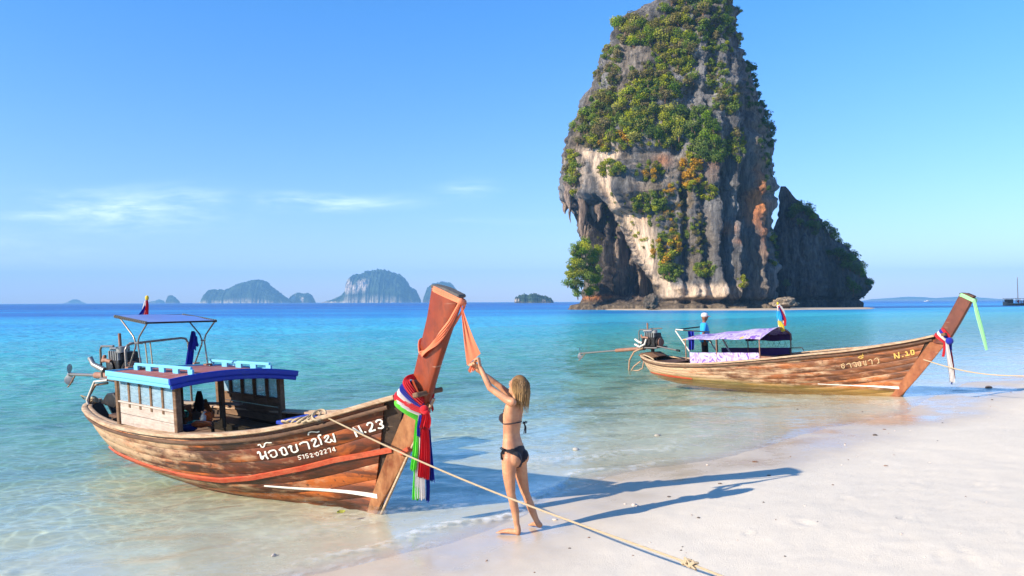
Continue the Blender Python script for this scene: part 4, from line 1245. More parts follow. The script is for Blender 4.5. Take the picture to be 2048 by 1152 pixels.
LEFT = [(-30, 1385), (-18, 1352), (0, 1325), (15, 1292), (45, 1243), (70, 1228), (105, 1213), (135, 1203), (160, 1197), (200, 1184), (240, 1168), (285, 1151), (330, 1141), (365, 1131), (400, 1128), (420, 1138), (450, 1142), (490, 1150), (530, 1150), (570, 1146), (592, 1143), (604, 1149), (612, 1154), (640, 1154)]
RIGHT = [(-30, 1420), (-18, 1446), (0, 1463), (40, 1477), (70, 1481), (110, 1487), (140, 1500), (190, 1508), (215, 1520), (260, 1528), (290, 1535), (340, 1540), (370, 1541), (400, 1539), (420, 1536), (440, 1535), (520, 1540), (600, 1546), (612, 1550), (640, 1550)]


def rock_body(name, LEFT, RIGHT, y_front, depth_fac, rot, nth, zs_, warp_fn, col_fn, expo=3.2, seed=0.0):
    """closed column: every level a rounded block plan fitted between the left and right outline"""
    th = np.linspace(0, 2*math.pi, nth, endpoint=False)
    # finer sampling towards the front
    th = th+0.35*np.sin(2*(th))*0+0.42*np.cos(th)
    ct, st = np.cos(th), np.sin(th)
    ux = np.sign(ct)*np.abs(ct)**(2/expo); uy = np.sign(st)*np.abs(st)**(2/expo)
    c, s_ = math.cos(rot), math.sin(rot)
    px_ = ux*c-uy*s_; py_ = ux*s_+uy*c
    px_ /= np.abs(px_).max(); py_ /= np.abs(py_).max()
    kf = y_front/RD; PY = py_of(CAM_H+(zs_-CAM_H)/kf)
    xl, xr = ex(interp_edge(LEFT, PY))*kf, ex(interp_edge(RIGHT, PY))*kf
    hw = (xr-xl)/2; cx = (xl+xr)/2
    X = cx[:, None]+hw[:, None]*px_[None]; dep = np.maximum(hw*depth_fac, 0.5*hw)
    Yc = y_front
    Y = Yc+dep[:, None]*py_[None]; Z = np.repeat(zs_[:, None], nth, 1)
    nx_, ny_ = px_[None]*np.ones_like(X), py_[None]*np.ones_like(X)
    ln = np.hypot(nx_, ny_); nx_, ny_ = nx_/ln, ny_/ln
    front = sstep(0.25, -0.2, py_[None]*np.ones_like(X))
    d = warp_fn(X, Y, Z, px_of(X), py_of(Z), front)
    taper = np.minimum(1, hw/7.0)[:, None]
    X2, Y2 = X+nx_*d*taper, Y+ny_*d*taper
    V = np.stack([X2, Y2, Z], -1)
    me = grid_mesh(name, V, nth, len(zs_), True)
    # orientation: th increases counter-clockwise, rows go up -> outward
    C = col_fn(X2, Y2, Z, px_of(X2*RD/Y2*1.0) if False else px_of(X), py_of(Z), d, front)
    set_col(me, 'rockcol', C.reshape(-1, 3))
    return me, V, np.stack([nx_, ny_, np.zeros_like(nx_)], -1), front


# the pale hollowed flank and what hangs over it, in the stack's front elevation
SW_L = [(300, 1150), (340, 1172), (380, 1184), (420, 1200), (450, 1214), (490, 1235), (520, 1252), (550, 1270), (580, 1290), (600, 1302), (640, 1310)]
SW_R = [(300, 1222), (330, 1226), (345, 1212), (400, 1214), (430, 1228), (440, 1272), (500, 1288), (540, 1298), (580, 1316), (600, 1345), (640, 1350)]


def warp_main(X, Y, Z, P, Q, front):
    big = 3.0*fbm(X*0.045, Y*0.045, Z*0.03, 3)
    # vertical flutes and ribs
    fl = 2.3*np.abs(fbm(X*0.16, Y*0.16, Z*0.018, 3))+1.1*np.abs(fbm(X*0.42, Y*0.42, Z*0.04, 2))
    led = 1.3*fbm(X*0.06, Y*0.06, Z*0.22, 3)
    rough = 0.8*fbm(X*0.5, Y*0.5, Z*0.35, 3)+0.35*fbm(X*1.3, Y*1.3, Z*0.8, 2)
    L, Rr = np.interp(Q, *np.array(SW_L, float).T), np.interp(Q, *np.array(SW_R, float).T)
    inside = sstep(L-4, L+6, P)*sstep(Rr+8, Rr-6, P)*sstep(300, 325, Q)*sstep(604, 590, Q)*front
    d = (big*0.8+led+rough)*(1-0.88*inside)-fl*(1-0.95*inside)
    # hollow: deepens to the left of the flank's edge (cave with stalactites)
    cave = sstep(L+2, L-16, P)*sstep(395, 450, Q)*front*sstep(606, 585, Q)
    d = d-11.0*cave-inside*(2.0+5.0*sstep(330, 470, Q)*sstep(1300, 1220, P))
    # curtains inside the cave
    d = d+cave*(7.0*sstep(0.0, 0.7, pnoise(P*0.09, 3.0, Q*0.004))+2.2*pnoise(P*0.25, 7.0, Q*0.01))
    # grey tongue of rock hanging in front of the flank
    tong = np.exp(-((P-1230)/26)**4)*sstep(335, 350, Q)*sstep(440, 425, Q)*front
    d = d+3.0*tong
    # right buttresses and dark clefts
    for c0, wd, dp in ((1408, 9, 4.0), (1446, 11, 6.0), (1500, 12, 6.5), (1528, 9, 5.0), (1370, 7, 2.2), (1335, 6, 2.0)):
        cc = c0+7*pnoise(Q*0.012, c0*0.1)+(Q-450)*0.02
        d = d-dp*np.exp(-((P-cc)/wd)**2)*sstep(250, 400, Q)*front
    for c0, wd, dp in ((1470, 10, 3.0), (1425, 9, 2.0), (1515, 8, 2.5), (1390, 8, 1.6)):
        cc = c0+6*pnoise(Q*0.012, c0*0.2); d = d+dp*np.exp(-((P-cc)/wd)**2)*sstep(280, 400, Q)*front
    # wave-cut notch above a low skirt
    d = d-3.4*np.exp(-((Q-603)/5.0)**2)*(0.6+0.8*pnoise(P*0.03, 1.0))+2.6*sstep(560, 585, Q)*sstep(601, 594, Q)*(0.5+pnoise(P*0.05, 4.0)*0.8)*sstep(1300, 1330, P)*sstep(1420, 1390, P)*front
    d = d+1.8*sstep(606, 610, Q)
    d = d+1.7+0.6*front+1.4*sstep(1440, 1540, P)
    # sharp hollows
    d = d-2.4*sstep(0.32, 0.62, fbm(X*0.11, Y*0.11+40, Z*0.07, 3))*(1-inside)
    return d


def col_main(X, Y, Z, P, Q, d, front):
    g = 0.185+0.10*fbm(X*0.10, Y*0.10, Z*0.016, 3)+0.085*fbm(X*0.35, Y*0.35, Z*0.03, 2)
    C = np.stack([g*1.04, g*1.0, g*0.98], -1)
    warm = sstep(0.15, 0.5, fbm(X*0.06+9, Y*0.06, Z*0.03, 3))[..., None]
    C = C*(1-0.5*warm)+0.5*warm*np.array([0.24, 0.18, 0.12])
    L, Rr = np.interp(Q, *np.array(SW_L, float).T), np.interp(Q, *np.array(SW_R, float).T)
    ins = (sstep(L-5, L+3, P)*sstep(Rr+6, Rr-4, P)*sstep(300, 325, Q)*sstep(612, 600, Q)*front)
    ins = np.clip(ins+0.75*sstep(0.1, 0.4, fbm(X*0.2, Y*0.2, Z*0.02, 2))*sstep(1330, 1260, P)*sstep(300, 330, Q)*sstep(470, 330, Q)*front*0.6, 0, 1)
    base_pale = sstep(568, 580, Q)*sstep(606, 600, Q)*sstep(1300, 1312, P)*sstep(1440, 1380, P)*front
    pale = np.maximum(ins, base_pale)[..., None]
    pt = 0.06*fbm(X*0.3, Y*0.3, Z*0.05, 3)[..., None]
    C = C*(1-pale)+pale*(np.array([0.78, 0.60, 0.44])+pt)
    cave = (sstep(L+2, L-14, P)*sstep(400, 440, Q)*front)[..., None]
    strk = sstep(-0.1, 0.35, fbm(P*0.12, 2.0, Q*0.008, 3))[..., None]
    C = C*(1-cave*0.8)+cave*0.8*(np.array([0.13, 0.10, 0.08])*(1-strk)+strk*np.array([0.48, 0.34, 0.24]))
    org = np.zeros_like(P)
    for c0, q0, rp, rq, a in ((1466, 420, 6, 55, 1.0), (1470, 470, 5, 40, 0.8), (1500, 420, 10, 50, 0.6), (1410, 470, 10, 14, 0.6), (1435, 495, 12, 6, 0.9), (1262, 430, 8, 22, 0.8), (1165, 595, 40, 6, 0.8), (1300, 345, 14, 12, 0.6), (1380, 350, 20, 30, 0.25)):
        org = np.maximum(org, a*np.exp(-((P-c0-6*pnoise(Q*0.03, c0))/rp)**2-((Q-q0)/rq)**2))
    org = (org*front)[..., None]
    C = C*(1-org)+org*np.array([0.58, 0.22, 0.08])
    dry = (sstep(0.0, 0.45, fbm(X*0.15, Y*0.15, Z*0.10, 3))*np.exp(-((P-1325)/48)**2-((Q-440)/95)**2)*front)[..., None]
    C = C*(1-0.7*dry)+0.7*dry*np.array([0.30, 0.19, 0.06])
    band = (sstep(603, 606, Q))[..., None]
    C = C*(1-band)+band*np.array([0.22, 0.17, 0.12])
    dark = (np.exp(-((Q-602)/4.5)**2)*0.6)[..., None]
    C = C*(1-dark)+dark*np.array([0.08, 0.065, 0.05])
    # darker where the face is cut in deepest
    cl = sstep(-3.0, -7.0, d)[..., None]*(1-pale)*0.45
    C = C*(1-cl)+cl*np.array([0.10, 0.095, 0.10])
    return np.clip(C, 0.03, 0.8)


zs_ = np.concatenate([np.linspace(-2.0, 14, 90), np.linspace(14.2, ez(-30)-.05, 330)])
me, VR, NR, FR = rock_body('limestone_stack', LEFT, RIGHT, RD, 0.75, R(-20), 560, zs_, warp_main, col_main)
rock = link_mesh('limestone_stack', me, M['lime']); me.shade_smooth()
tag(rock, 'towering limestone sea stack with green shrubs and a pale hollowed flank', 'rock')
cap_i = None

# the lower spur on the right, behind the stack's shadow side
SL = [(372, 1563), (380, 1559), (392, 1556), (404, 1556), (430, 1553), (470, 1546), (520, 1545), (612, 1540), (640, 1540)]
SR = [(372, 1573), (380, 1580), (392, 1590), (404, 1600), (420, 1616), (450, 1648), (490, 1688), (530, 1716), (560, 1733), (575, 1738), (590, 1727), (606, 1722), (640, 1722)]


def warp_spur(X, Y, Z, P, Q, front):
    return 2.2*fbm(X*0.07, Y*0.07, Z*0.04+3, 3)-1.6*np.abs(fbm(X*0.25, Y*0.25, Z*0.03, 3))+0.6*fbm(X*0.6, Y*0.6, Z*0.5, 2)-1.8*np.exp(-((Q-600)/5)**2)


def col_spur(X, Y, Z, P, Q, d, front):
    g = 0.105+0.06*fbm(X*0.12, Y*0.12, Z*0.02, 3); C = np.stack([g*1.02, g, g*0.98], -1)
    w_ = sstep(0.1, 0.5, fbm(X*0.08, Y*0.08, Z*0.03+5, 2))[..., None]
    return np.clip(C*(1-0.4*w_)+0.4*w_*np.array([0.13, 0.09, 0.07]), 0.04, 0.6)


zs2 = np.linspace(-2.0, CAM_H+(ez(373)-CAM_H)*(RD+14)/RD, 210)
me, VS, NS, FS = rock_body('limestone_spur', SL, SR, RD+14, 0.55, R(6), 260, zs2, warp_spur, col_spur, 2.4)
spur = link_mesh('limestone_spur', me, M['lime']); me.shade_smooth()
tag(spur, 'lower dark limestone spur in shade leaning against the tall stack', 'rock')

# stalactites of the left overhang, part of the stack
rs3 = np.random.RandomState(4)
for k in range(26):
    p0 = rs3.uniform(1128, 1200); q0 = np.interp(p0, [1128, 1150, 1180, 1200], [396, 405, 420, 440])+rs3.uniform(-8, 4)
    ln = rs3.uniform(14, 60)*(1.25 if 1138 < p0 < 1175 else 0.8); rr = rs3.uniform(0.5, 1.7)
    y = RD-6+rs3.uniform(-6, 8); x = ex(p0); z0 = ez(q0)
    path = [(x+.3*math.sin(i*1.3+k), y, z0+3-(ln*RK+3)*i/7) for i in range(8)]
    mb = MB(); mb.tube(path, [rr*1.3, rr*1.1, rr*.9, rr*1.0, rr*.7, rr*.6, rr*.35, .08], 9)
    o = mb.build('stalactite', M['lime'], rock, smooth=True)
    set_col(o.data, 'rockcol', np.tile(np.array([[0.30, 0.22, 0.17]])*rs3.uniform(0.7, 1.5), (len(o.data.vertices), 1)))


def boulder(name, px0, px1, py0, py1, y, label, seed, col, flat=0.5, cat='rock', group=None):
    k = y/FPX; x0, x1 = (px0-1024)*k, (px1-1024)*k; h = (py1-py0)*k; base = at((px0+px1)/2, py1, y)
    nu, nv = 64, 36; th = np.linspace(0, 2*math.pi, nu, endpoint=False); ph = np.linspace(0.0, math.pi*0.97, nv)
    T_, P_ = np.meshgrid(th, ph)
    dx, dy, dz = np.sin(P_)*np.cos(T_), np.sin(P_)*np.sin(T_), np.cos(P_)
    prof = 1-0.25*np.exp(-((dz+0.75)/0.25)**2)
    n = 1+0.35*fbm(dx*1.5+seed, dy*1.5, dz*2.2, 4)+0.10*fbm(dx*6+seed, dy*6, dz*6, 2)
    V = np.stack([dx*(x1-x0)/2*n*prof, dy*(x1-x0)*0.4*n*prof, dz*h*0.55*n+h*0.42], -1)+base
    me = grid_mesh(name, V[::-1], nu, nv, True); set_col(me, 'rockcol', np.tile(np.array([col]), (nu*nv, 1))*(1+0.5*fbm(dx[::-1]*4+seed, dy[::-1]*4, dz[::-1]*4, 2)).reshape(-1, 1))
    o = link_mesh(name, me, M['lime']); me.shade_smooth(); tag(o, label, cat, group); return o


boulder('boulder', 1544, 1592, 595, 616, 206, 'small undercut pale boulder on the sand strip before the dark spur', 2.0, (0.42, 0.33, 0.23))
boulder('boulder', 1288, 1318, 588, 617, 204, 'dark rounded foot of rock standing in the sea under the pale flank', 8.0, (0.17, 0.14, 0.11))
# narrow apron of sand and ledge round the foot of the stack
ap = MB(); ring = []
cxr = ex(1440)
a_out = []
for i in range(64):
    a = 2*math.pi*i/64; rr = 1+0.08*math.sin(3*a+1)+0.05*math.sin(7*a)
    a_out.append((cxr+49*math.cos(a)*rr, RD+41*math.sin(a)*rr))
rg = []
for k, z in ((0.97, -1.2), (0.945, -0.1), (0.92, 0.12), (0.88, 0.3), (0.3, 0.4)):
    rg.append([(cxr+(x-cxr)*k, RD+(y-RD)*k, z) for x, y in a_out])
ap.rings(rg)
apo = ap.build('sand_spit', M.setdefault('apron', plain('shell_sand', (0.50, 0.40, 0.28), 0.9, scale=0.4, dirt=(0.2, 0.16, 0.1), dirt_amt=0.6)), smooth=True); tag(apo, kind='structure')
# ------------------------------------------------------------------ shrubs on the rock
from mathutils.kdtree import KDTree


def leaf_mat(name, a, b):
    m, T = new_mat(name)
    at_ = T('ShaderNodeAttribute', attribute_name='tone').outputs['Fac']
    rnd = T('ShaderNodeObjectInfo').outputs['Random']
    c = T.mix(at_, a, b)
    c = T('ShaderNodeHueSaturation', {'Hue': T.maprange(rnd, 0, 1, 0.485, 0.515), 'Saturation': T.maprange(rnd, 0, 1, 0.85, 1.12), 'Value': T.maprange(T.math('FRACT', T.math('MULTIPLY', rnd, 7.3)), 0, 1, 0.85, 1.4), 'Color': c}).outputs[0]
    d = T('ShaderNodeBsdfPrincipled', {'Base Color': c, 'Roughness': 0.6, 'Specular IOR Level': 0.25})
    t = T('ShaderNodeBsdfTranslucent', {'Color': c})
    mx = T('ShaderNodeMixShader', {0: 0.38, 1: d.outputs[0], 2: t.outputs[0]})
    T('ShaderNodeOutputMaterial', {0: mx.outputs[0]})
    return m


LEAF = {'green': leaf_mat('green_leaves', (0.05, 0.095, 0.010), (0.25, 0.33, 0.025)),
        'dark': leaf_mat('dark_green_leaves', (0.025, 0.055, 0.010), (0.11, 0.17, 0.025)),
        'lime': leaf_mat('yellow_green_leaves', (0.13, 0.15, 0.010), (0.46, 0.45, 0.03)),
        'olive': leaf_mat('olive_leaves', (0.08, 0.075, 0.022), (0.28, 0.225, 0.06)),
        'amber': leaf_mat('amber_dry_leaves', (0.22, 0.11, 0.012), (0.55, 0.29, 0.025))}


def leaf_cloud(rng, n_leaf, lobes, leaf, up=0.3, skew=0.0):
    """leaf-sized quads spread through several lobes; returns verts, quads, tone"""
    C = []; 
    for k in range(lobes):
        a = rng.uniform(0, 6.28); rr = rng.uniform(0, 0.62) if k else 0
        C.append((rr*math.cos(a), rr*math.sin(a), rng.uniform(-0.25, 0.45) if k else 0.0, rng.uniform(0.32, 0.58) if k else 0.6))
    C = np.array(C); w_ = C[:, 3]**2; k = rng.choice(len(C), n_leaf, p=w_/w_.sum())
    d = rng.normal(size=(n_leaf, 3)); d /= np.linalg.norm(d, axis=1)[:, None]
    r_ = rng.uniform(0.55, 1.08, n_leaf)**0.6
    P = C[k, :3]+d*(C[k, 3]*r_)[:, None]*np.array([1, 1, 0.82])
    nrm_ = d*0.7+rng.normal(size=(n_leaf, 3))*0.55+np.array([0, 0, up]); nrm_ /= np.linalg.norm(nrm_, axis=1)[:, None]
    t = np.cross(nrm_, rng.normal(size=(n_leaf, 3))); t /= np.linalg.norm(t, axis=1)[:, None]; b = np.cross(nrm_, t)
    sz = leaf*rng.uniform(0.55, 1.3, n_leaf)[:, None]
    V = np.stack([P-t*sz, P+b*sz*0.5, P+t*sz, P-b*sz*0.5], 1).reshape(-1, 3)
    q = np.arange(n_leaf*4).reshape(-1, 4)
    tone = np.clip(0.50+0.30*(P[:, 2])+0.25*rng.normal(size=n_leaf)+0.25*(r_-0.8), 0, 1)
    return V, q, np.repeat(tone, 4)


rngv = np.random.RandomState(77)
BUSH = {}
for kind in LEAF:
    BUSH[kind] = []
    for v in range(4):
        V, q, tone = leaf_cloud(rngv, 520, 12, 0.105)
        # crooked stems
        mb = MB()
        for j in range(3):
            a = rngv.uniform(0, 6.28); mb.tube([(0, 0, -1.0), (.1*math.cos(a), .1*math.sin(a), -.5), (.35*math.cos(a), .35*math.sin(a), .05)], [.05, .035, .012], 4)
        VV = np.concatenate([V, np.array(mb.v)]); 
        me = bpy.data.meshes.new('bush'); me.from_pydata(VV.tolist(), [], q.tolist()+[tuple(i+len(V) for i in f_) for f_ in mb.f]); me.update()
        set_float(me, 'tone', np.concatenate([tone, np.full(len(mb.v), 0.15)])); me.materials.append(LEAF[kind])
        me.materials.append(M['cabin_wood']); mi = np.zeros(len(me.polygons), np.int32); mi[len(q):] = 1; me.polygons.foreach_set('material_index', mi)
        BUSH[kind].append(me)


def screen(V):
    v = V-CAMP; z = v@cam_fwd
    return 1024+FPX*(v@cam_right)/z, 576-FPX*(v@cam_up)/z


class Face:
    """lookup: elevation pixel -> point on the visible side of a rock"""
    def __init__(s, V, Nn, y_max):
        P = V.reshape(-1, 3); N2 = Nn.reshape(-1, 3); ok = (P[:, 1] < y_max) & (P[:, 2] > 0.3)
        s.P = P[ok]; s.N = N2[ok]; s.sx, s.sy = screen(s.P)
        s.kd = KDTree(len(s.P))
        for i, (a, b, c) in enumerate(zip(s.sx, s.sy, s.P[:, 1])): s.kd.insert((a, b, (c-RD)*0.02), i)
        s.kd.balance()

    def get(s, px, py):
        co, i, d = s.kd.find((px, py, -0.6)); return s.P[i], s.N[i], d


FMAIN = Face(VR, NR, RD+10); FSPUR = Face(VS, NS, RD+30)
# zones of growth in the elevation: (px, py, rx, ry, count, size, kinds, zone label)
Z_ = [
    (1400, 22, 74, 34, 60, 2.3, 'green lime dark olive', 'crown'),
    (1285, 62, 56, 30, 46, 2.3, 'green green lime olive', 'crown'),
    (1440, 70, 42, 36, 26, 1.9, 'dark green olive', 'crown'),
    (1345, 75, 50, 40, 40, 2.2, 'green lime olive', 'crown'),
    (1340, 150, 50, 50, 46, 2.1, 'green lime olive dark', 'upper face'),
    (1225, 110, 18, 16, 10, 1.7, 'green olive', 'upper face'),
    (1300, 165, 42, 34, 26, 2.0, 'lime green olive', 'upper face'),
    (1215, 150, 26, 22, 10, 1.6, 'olive', 'upper face'),
    (1250, 215, 74, 36, 66, 2.2, 'green lime olive dark', 'upper face'),
    (1190, 262, 42, 36, 40, 2.2, 'lime olive green', 'upper face'),
    (1310, 255, 60, 40, 58, 2.3, 'green lime lime dark', 'upper face'),
    (1385, 262, 48, 44, 48, 2.2, 'green dark green', 'upper face'),
    (1430, 300, 34, 22, 22, 2.0, 'green dark', 'upper face'),
    (1455, 200, 26, 28, 12, 1.7, 'green olive', 'upper face'),
    (1430, 150, 20, 34, 10, 1.5, 'green olive', 'upper face'),
    (1470, 290, 18, 30, 8, 1.4, 'green olive', 'upper face'),
    (1225, 285, 40, 18, 18, 1.8, 'lime olive amber', 'upper face'),
    (1145, 345, 12, 46, 16, 2.0, 'lime olive green', 'left edge'),
    (1222, 338, 22, 14, 9, 1.9, 'lime green', 'middle face'),
    (1302, 345, 24, 18, 10, 1.4, 'amber olive', 'middle face'),
    (1380, 345, 20, 34, 20, 1.8, 'amber lime amber', 'middle face'),
    (1300, 408, 30, 22, 20, 1.9, 'green green lime', 'middle face'),
    (1412, 385, 18, 16, 9, 1.5, 'olive lime', 'middle face'),
    (1345, 420, 30, 50, 18, 1.1, 'olive amber', 'middle face'),
    (1335, 500, 26, 34, 26, 1.8, 'lime amber lime green', 'middle face'),
    (1340, 545, 22, 14, 9, 2.2, 'green', 'lower face'),
    (1408, 540, 20, 14, 9, 1.6, 'lime green', 'lower face'),
    (1482, 565, 10, 8, 3, 1.7, 'lime', 'lower face'),
    (1390, 470, 20, 40, 10, 0.9, 'olive', 'lower face'),
    (1543, 500, 8, 36, 9, 1.7, 'green lime', 'right edge'),
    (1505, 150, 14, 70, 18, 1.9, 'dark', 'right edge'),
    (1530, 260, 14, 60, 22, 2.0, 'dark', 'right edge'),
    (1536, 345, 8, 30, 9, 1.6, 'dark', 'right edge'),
    (1240, 455, 60, 60, 0, 1.0, 'olive', 'lower face'),
]
ZLAB = {'crown': 'bush crowning the summit of the tall limestone stack', 'upper face': 'bush clinging to the overgrown upper face of the tall stack',
        'left edge': 'bush on the left overhanging edge of the tall stack', 'middle face': 'bush growing from ledges halfway up the tall stack',
        'lower face': 'bush low on the tall stack above its pale foot', 'right edge': 'bush on the shaded right edge of the tall stack'}
KLAB = {'green': 'leafy green', 'dark': 'dark green', 'lime': 'yellow green', 'olive': 'dry olive', 'amber': 'amber yellow'}
cand = []
for (px, py, rx, ry, n, size, kinds, zone) in Z_:
    ks = kinds.split()
    for k in range(int(n*1.75)):
        a = rngv.uniform(0, 6.28); r_ = math.sqrt(rngv.uniform(0, 1)); x, y = px+rx*r_*math.cos(a), py+ry*r_*math.sin(a)
        P, N_, d = FMAIN.get(x, y)
        if d > 9: continue
        s_ = size*rngv.uniform(0.45, 1.15)
        cand.append((s_, P, N_, ks[rngv.randint(len(ks))], zone))
# the thick growth at the left foot and along the spur's ridge
cand2 = []
for k in range(100):
    y = rngv.uniform(488, 592); x = rngv.uniform(np.interp(y, [488, 520, 560, 592], [1150, 1140, 1133, 1138]), 1198 if y > 505 else 1178)
    cand2.append((rngv.uniform(1.1, 2.2), at(x, y, RD-20+rngv.uniform(-2, 5)), np.array([0, -1, 0]), 'green' if rngv.rand() < .7 else 'lime', 'left foot'))
ZLAB['left foot'] = 'bush in the thicket at the left foot of the tall stack'
for k in range(70):
    t = rngv.uniform(0, 1); x = np.interp(t, [0, .2, .5, .8, 1], [1600, 1630, 1680, 1722, 1740]); y = np.interp(x, [1590, 1618, 1648, 1688, 1716, 1740], [402, 422, 452, 492, 532, 575])
    q_ = rngv.rand()**1.5*34; P, N_, d = FSPUR.get(x-q_*.9, y+q_*.7)
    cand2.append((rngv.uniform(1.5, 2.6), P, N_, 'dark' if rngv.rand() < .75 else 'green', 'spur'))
for (x, y) in ((1575, 570), (1660, 520), (1640, 560), (1598, 500), (1690, 560), (1705, 585), (1655, 480)):
    P, N_, d = FSPUR.get(x, y); cand2.append((2.0, P, N_, 'dark', 'spur'))
ZLAB['spur'] = 'bush on the shaded spur beside the tall stack'
cand.sort(key=lambda c: -c[0])
cand2.sort(key=lambda c: -c[0])
indiv = cand2[:120]+cand[:180]; rest = cand2[120:]+cand[180:]
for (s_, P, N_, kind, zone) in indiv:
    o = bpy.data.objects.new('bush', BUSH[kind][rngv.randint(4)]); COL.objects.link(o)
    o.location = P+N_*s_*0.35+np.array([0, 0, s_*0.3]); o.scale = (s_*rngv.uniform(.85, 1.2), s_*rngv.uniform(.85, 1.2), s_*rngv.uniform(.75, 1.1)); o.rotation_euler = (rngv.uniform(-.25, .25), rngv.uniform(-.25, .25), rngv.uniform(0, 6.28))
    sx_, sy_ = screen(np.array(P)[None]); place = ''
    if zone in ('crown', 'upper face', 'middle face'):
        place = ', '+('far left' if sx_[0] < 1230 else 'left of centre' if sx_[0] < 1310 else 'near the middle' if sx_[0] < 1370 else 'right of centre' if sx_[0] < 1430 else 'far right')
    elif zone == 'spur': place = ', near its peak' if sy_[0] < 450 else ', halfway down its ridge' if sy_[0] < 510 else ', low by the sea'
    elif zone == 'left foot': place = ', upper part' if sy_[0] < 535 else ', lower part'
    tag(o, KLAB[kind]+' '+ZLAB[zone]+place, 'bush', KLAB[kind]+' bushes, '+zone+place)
# everything smaller: low scrub nobody could count
byk = {}
for (s_, P, N_, kind, zone) in rest: byk.setdefault(kind, []).append((s_*.9, P, N_))
for k in range(1700):   # tufts and creepers between the bushes
    zz = Z_[rngv.randint(len(Z_))]; a = rngv.uniform(0, 6.28); r_ = math.sqrt(rngv.rand())*1.15
    P, N_, d = FMAIN.get(zz[0]+zz[2]*r_*math.cos(a), zz[1]+zz[3]*r_*math.sin(a))
    if d < 9: byk.setdefault(['olive', 'green', 'lime', 'lime', 'green'][rngv.randint(5)] if zz[7] not in ('right edge',) else 'dark', []).append((rngv.uniform(.35, 1.25), P, N_))
for kind, L_ in byk.items():
    Vs, Qs, Ts = [], [], []; o_ = 0
    for (s_, P, N_) in L_:
        V, q, tone = leaf_cloud(rngv, 110 if s_ < 1 else 200, 5, 0.17)
        Vs.append(V*s_+P+N_*s_*.3+np.array([0, 0, s_*.2])); Qs.append(q+o_); Ts.append(tone); o_ += len(V)
    me = quads_mesh('scrub', np.concatenate(Vs), np.concatenate(Qs)); set_float(me, 'tone', np.concatenate(Ts))
    o = link_mesh('scrub', me, LEAF[kind]); tag(o, KLAB[kind]+' low scrub scattered over the tall stack', 'scrub', kind='stuff')
# ------------------------------------------------------------------ far islands, hills, boats, haze
def island_mat():
    m, T = new_mat('wooded_island')
    co = T('ShaderNodeTexCoord').outputs['Object']
    a = T('ShaderNodeAttribute', attribute_name='rockcol').outputs['Color']
    n = T.noise(co, 0.05, 5, 0.7); n2 = T.noise(T.mapping(co, (1, 1, .3)), 0.02, 4, 0.6)
    c = T.mix(T.maprange(n, 0.35, 0.65), T.mix(1.0, a, (0.5, 0.5, 0.5), 'MULTIPLY'), T.mix(1.0, a, (1.4, 1.4, 1.4), 'MULTIPLY'))
    principled(T, c, 0.9, 0.1, bump(T, T.math('ADD', n, n2), 1.0, 14))
    return m


M['isle'] = island_mat()


def island(outline, y, label, cliffs=(), seed=0.0, name='island', depth=0.5, sand=None, kind=None, rough=1.0):
    """outline: (px,py) ridge line of the silhouette; a real ridge with flanks built at distance y"""
    k = y/FPX; O = np.array(outline, float); n = 190; m = 54
    pxs = np.linspace(O[0, 0], O[-1, 0], n); crest = np.interp(pxs, O[:, 0], O[:, 1])
    base = 604+(1024-pxs)*0.00342
    H_ = np.maximum((base-crest), 0.0)*k
    H_ = H_*(1+0.06*rough*fbm(pxs*0.30, seed, 0, 4, 0.65))
    xs = np.array([(at(p, 600, y))[0] for p in pxs]); W = (xs[-1]-xs[0])*depth*0.5
    vv = np.linspace(-1, 1, m); XX, VV = np.meshgrid(xs, vv); HH = np.repeat(H_[None], m, 0)
    prof = np.clip(1-np.abs(VV)**2.6, 0, 1)**0.55
    nz = fbm(XX*0.009+seed, VV*2.6, seed, 5, 0.6)
    Zz = HH*prof*(1-0.22*np.clip(nz, 0, 1)*(np.abs(VV) > .08))-1.0
    Yy = y+VV*W*(0.35+0.65*np.sqrt(np.clip(HH/(H_.max()+1e-6), 0, 1)))+nz*W*0.12
    me = grid_mesh(name, np.stack([XX, Yy, Zz], -1), n, m)
    C = np.zeros((m, n, 3)); C[:] = (0.036, 0.058, 0.026); C *= (1+0.9*fbm(XX*0.02, VV*9, Zz*0.03, 3))[..., None].clip(0.25, 2)
    PX = np.repeat(pxs[None], m, 0); PYv = np.repeat(base[None], m, 0)-Zz/k
    for (cx, cy, rx, ry) in cliffs:
        wv = np.exp(-((PX-cx+4*pnoise(PYv*.2, cx))/rx)**4-((PYv-cy+3*pnoise(PX*.25, cy))/ry)**4)*(VV < 0.1)*sstep(-.3, .15, fbm(PX*.22, PYv*.05, seed, 2)+.25)
        C = C*(1-wv[..., None])+wv[..., None]*np.array([0.55, 0.45, 0.36])
    C[(Zz < 3.0*k) & (VV < 0)] = (0.42, 0.36, 0.27) if sand else (0.12, 0.10, 0.08)
    set_col(me, 'rockcol', C.reshape(-1, 3))
    o = link_mesh(name, me, M['isle']); me.shade_smooth()
    if kind: tag(o, kind=kind)
    else: tag(o, label, 'island')
    return o


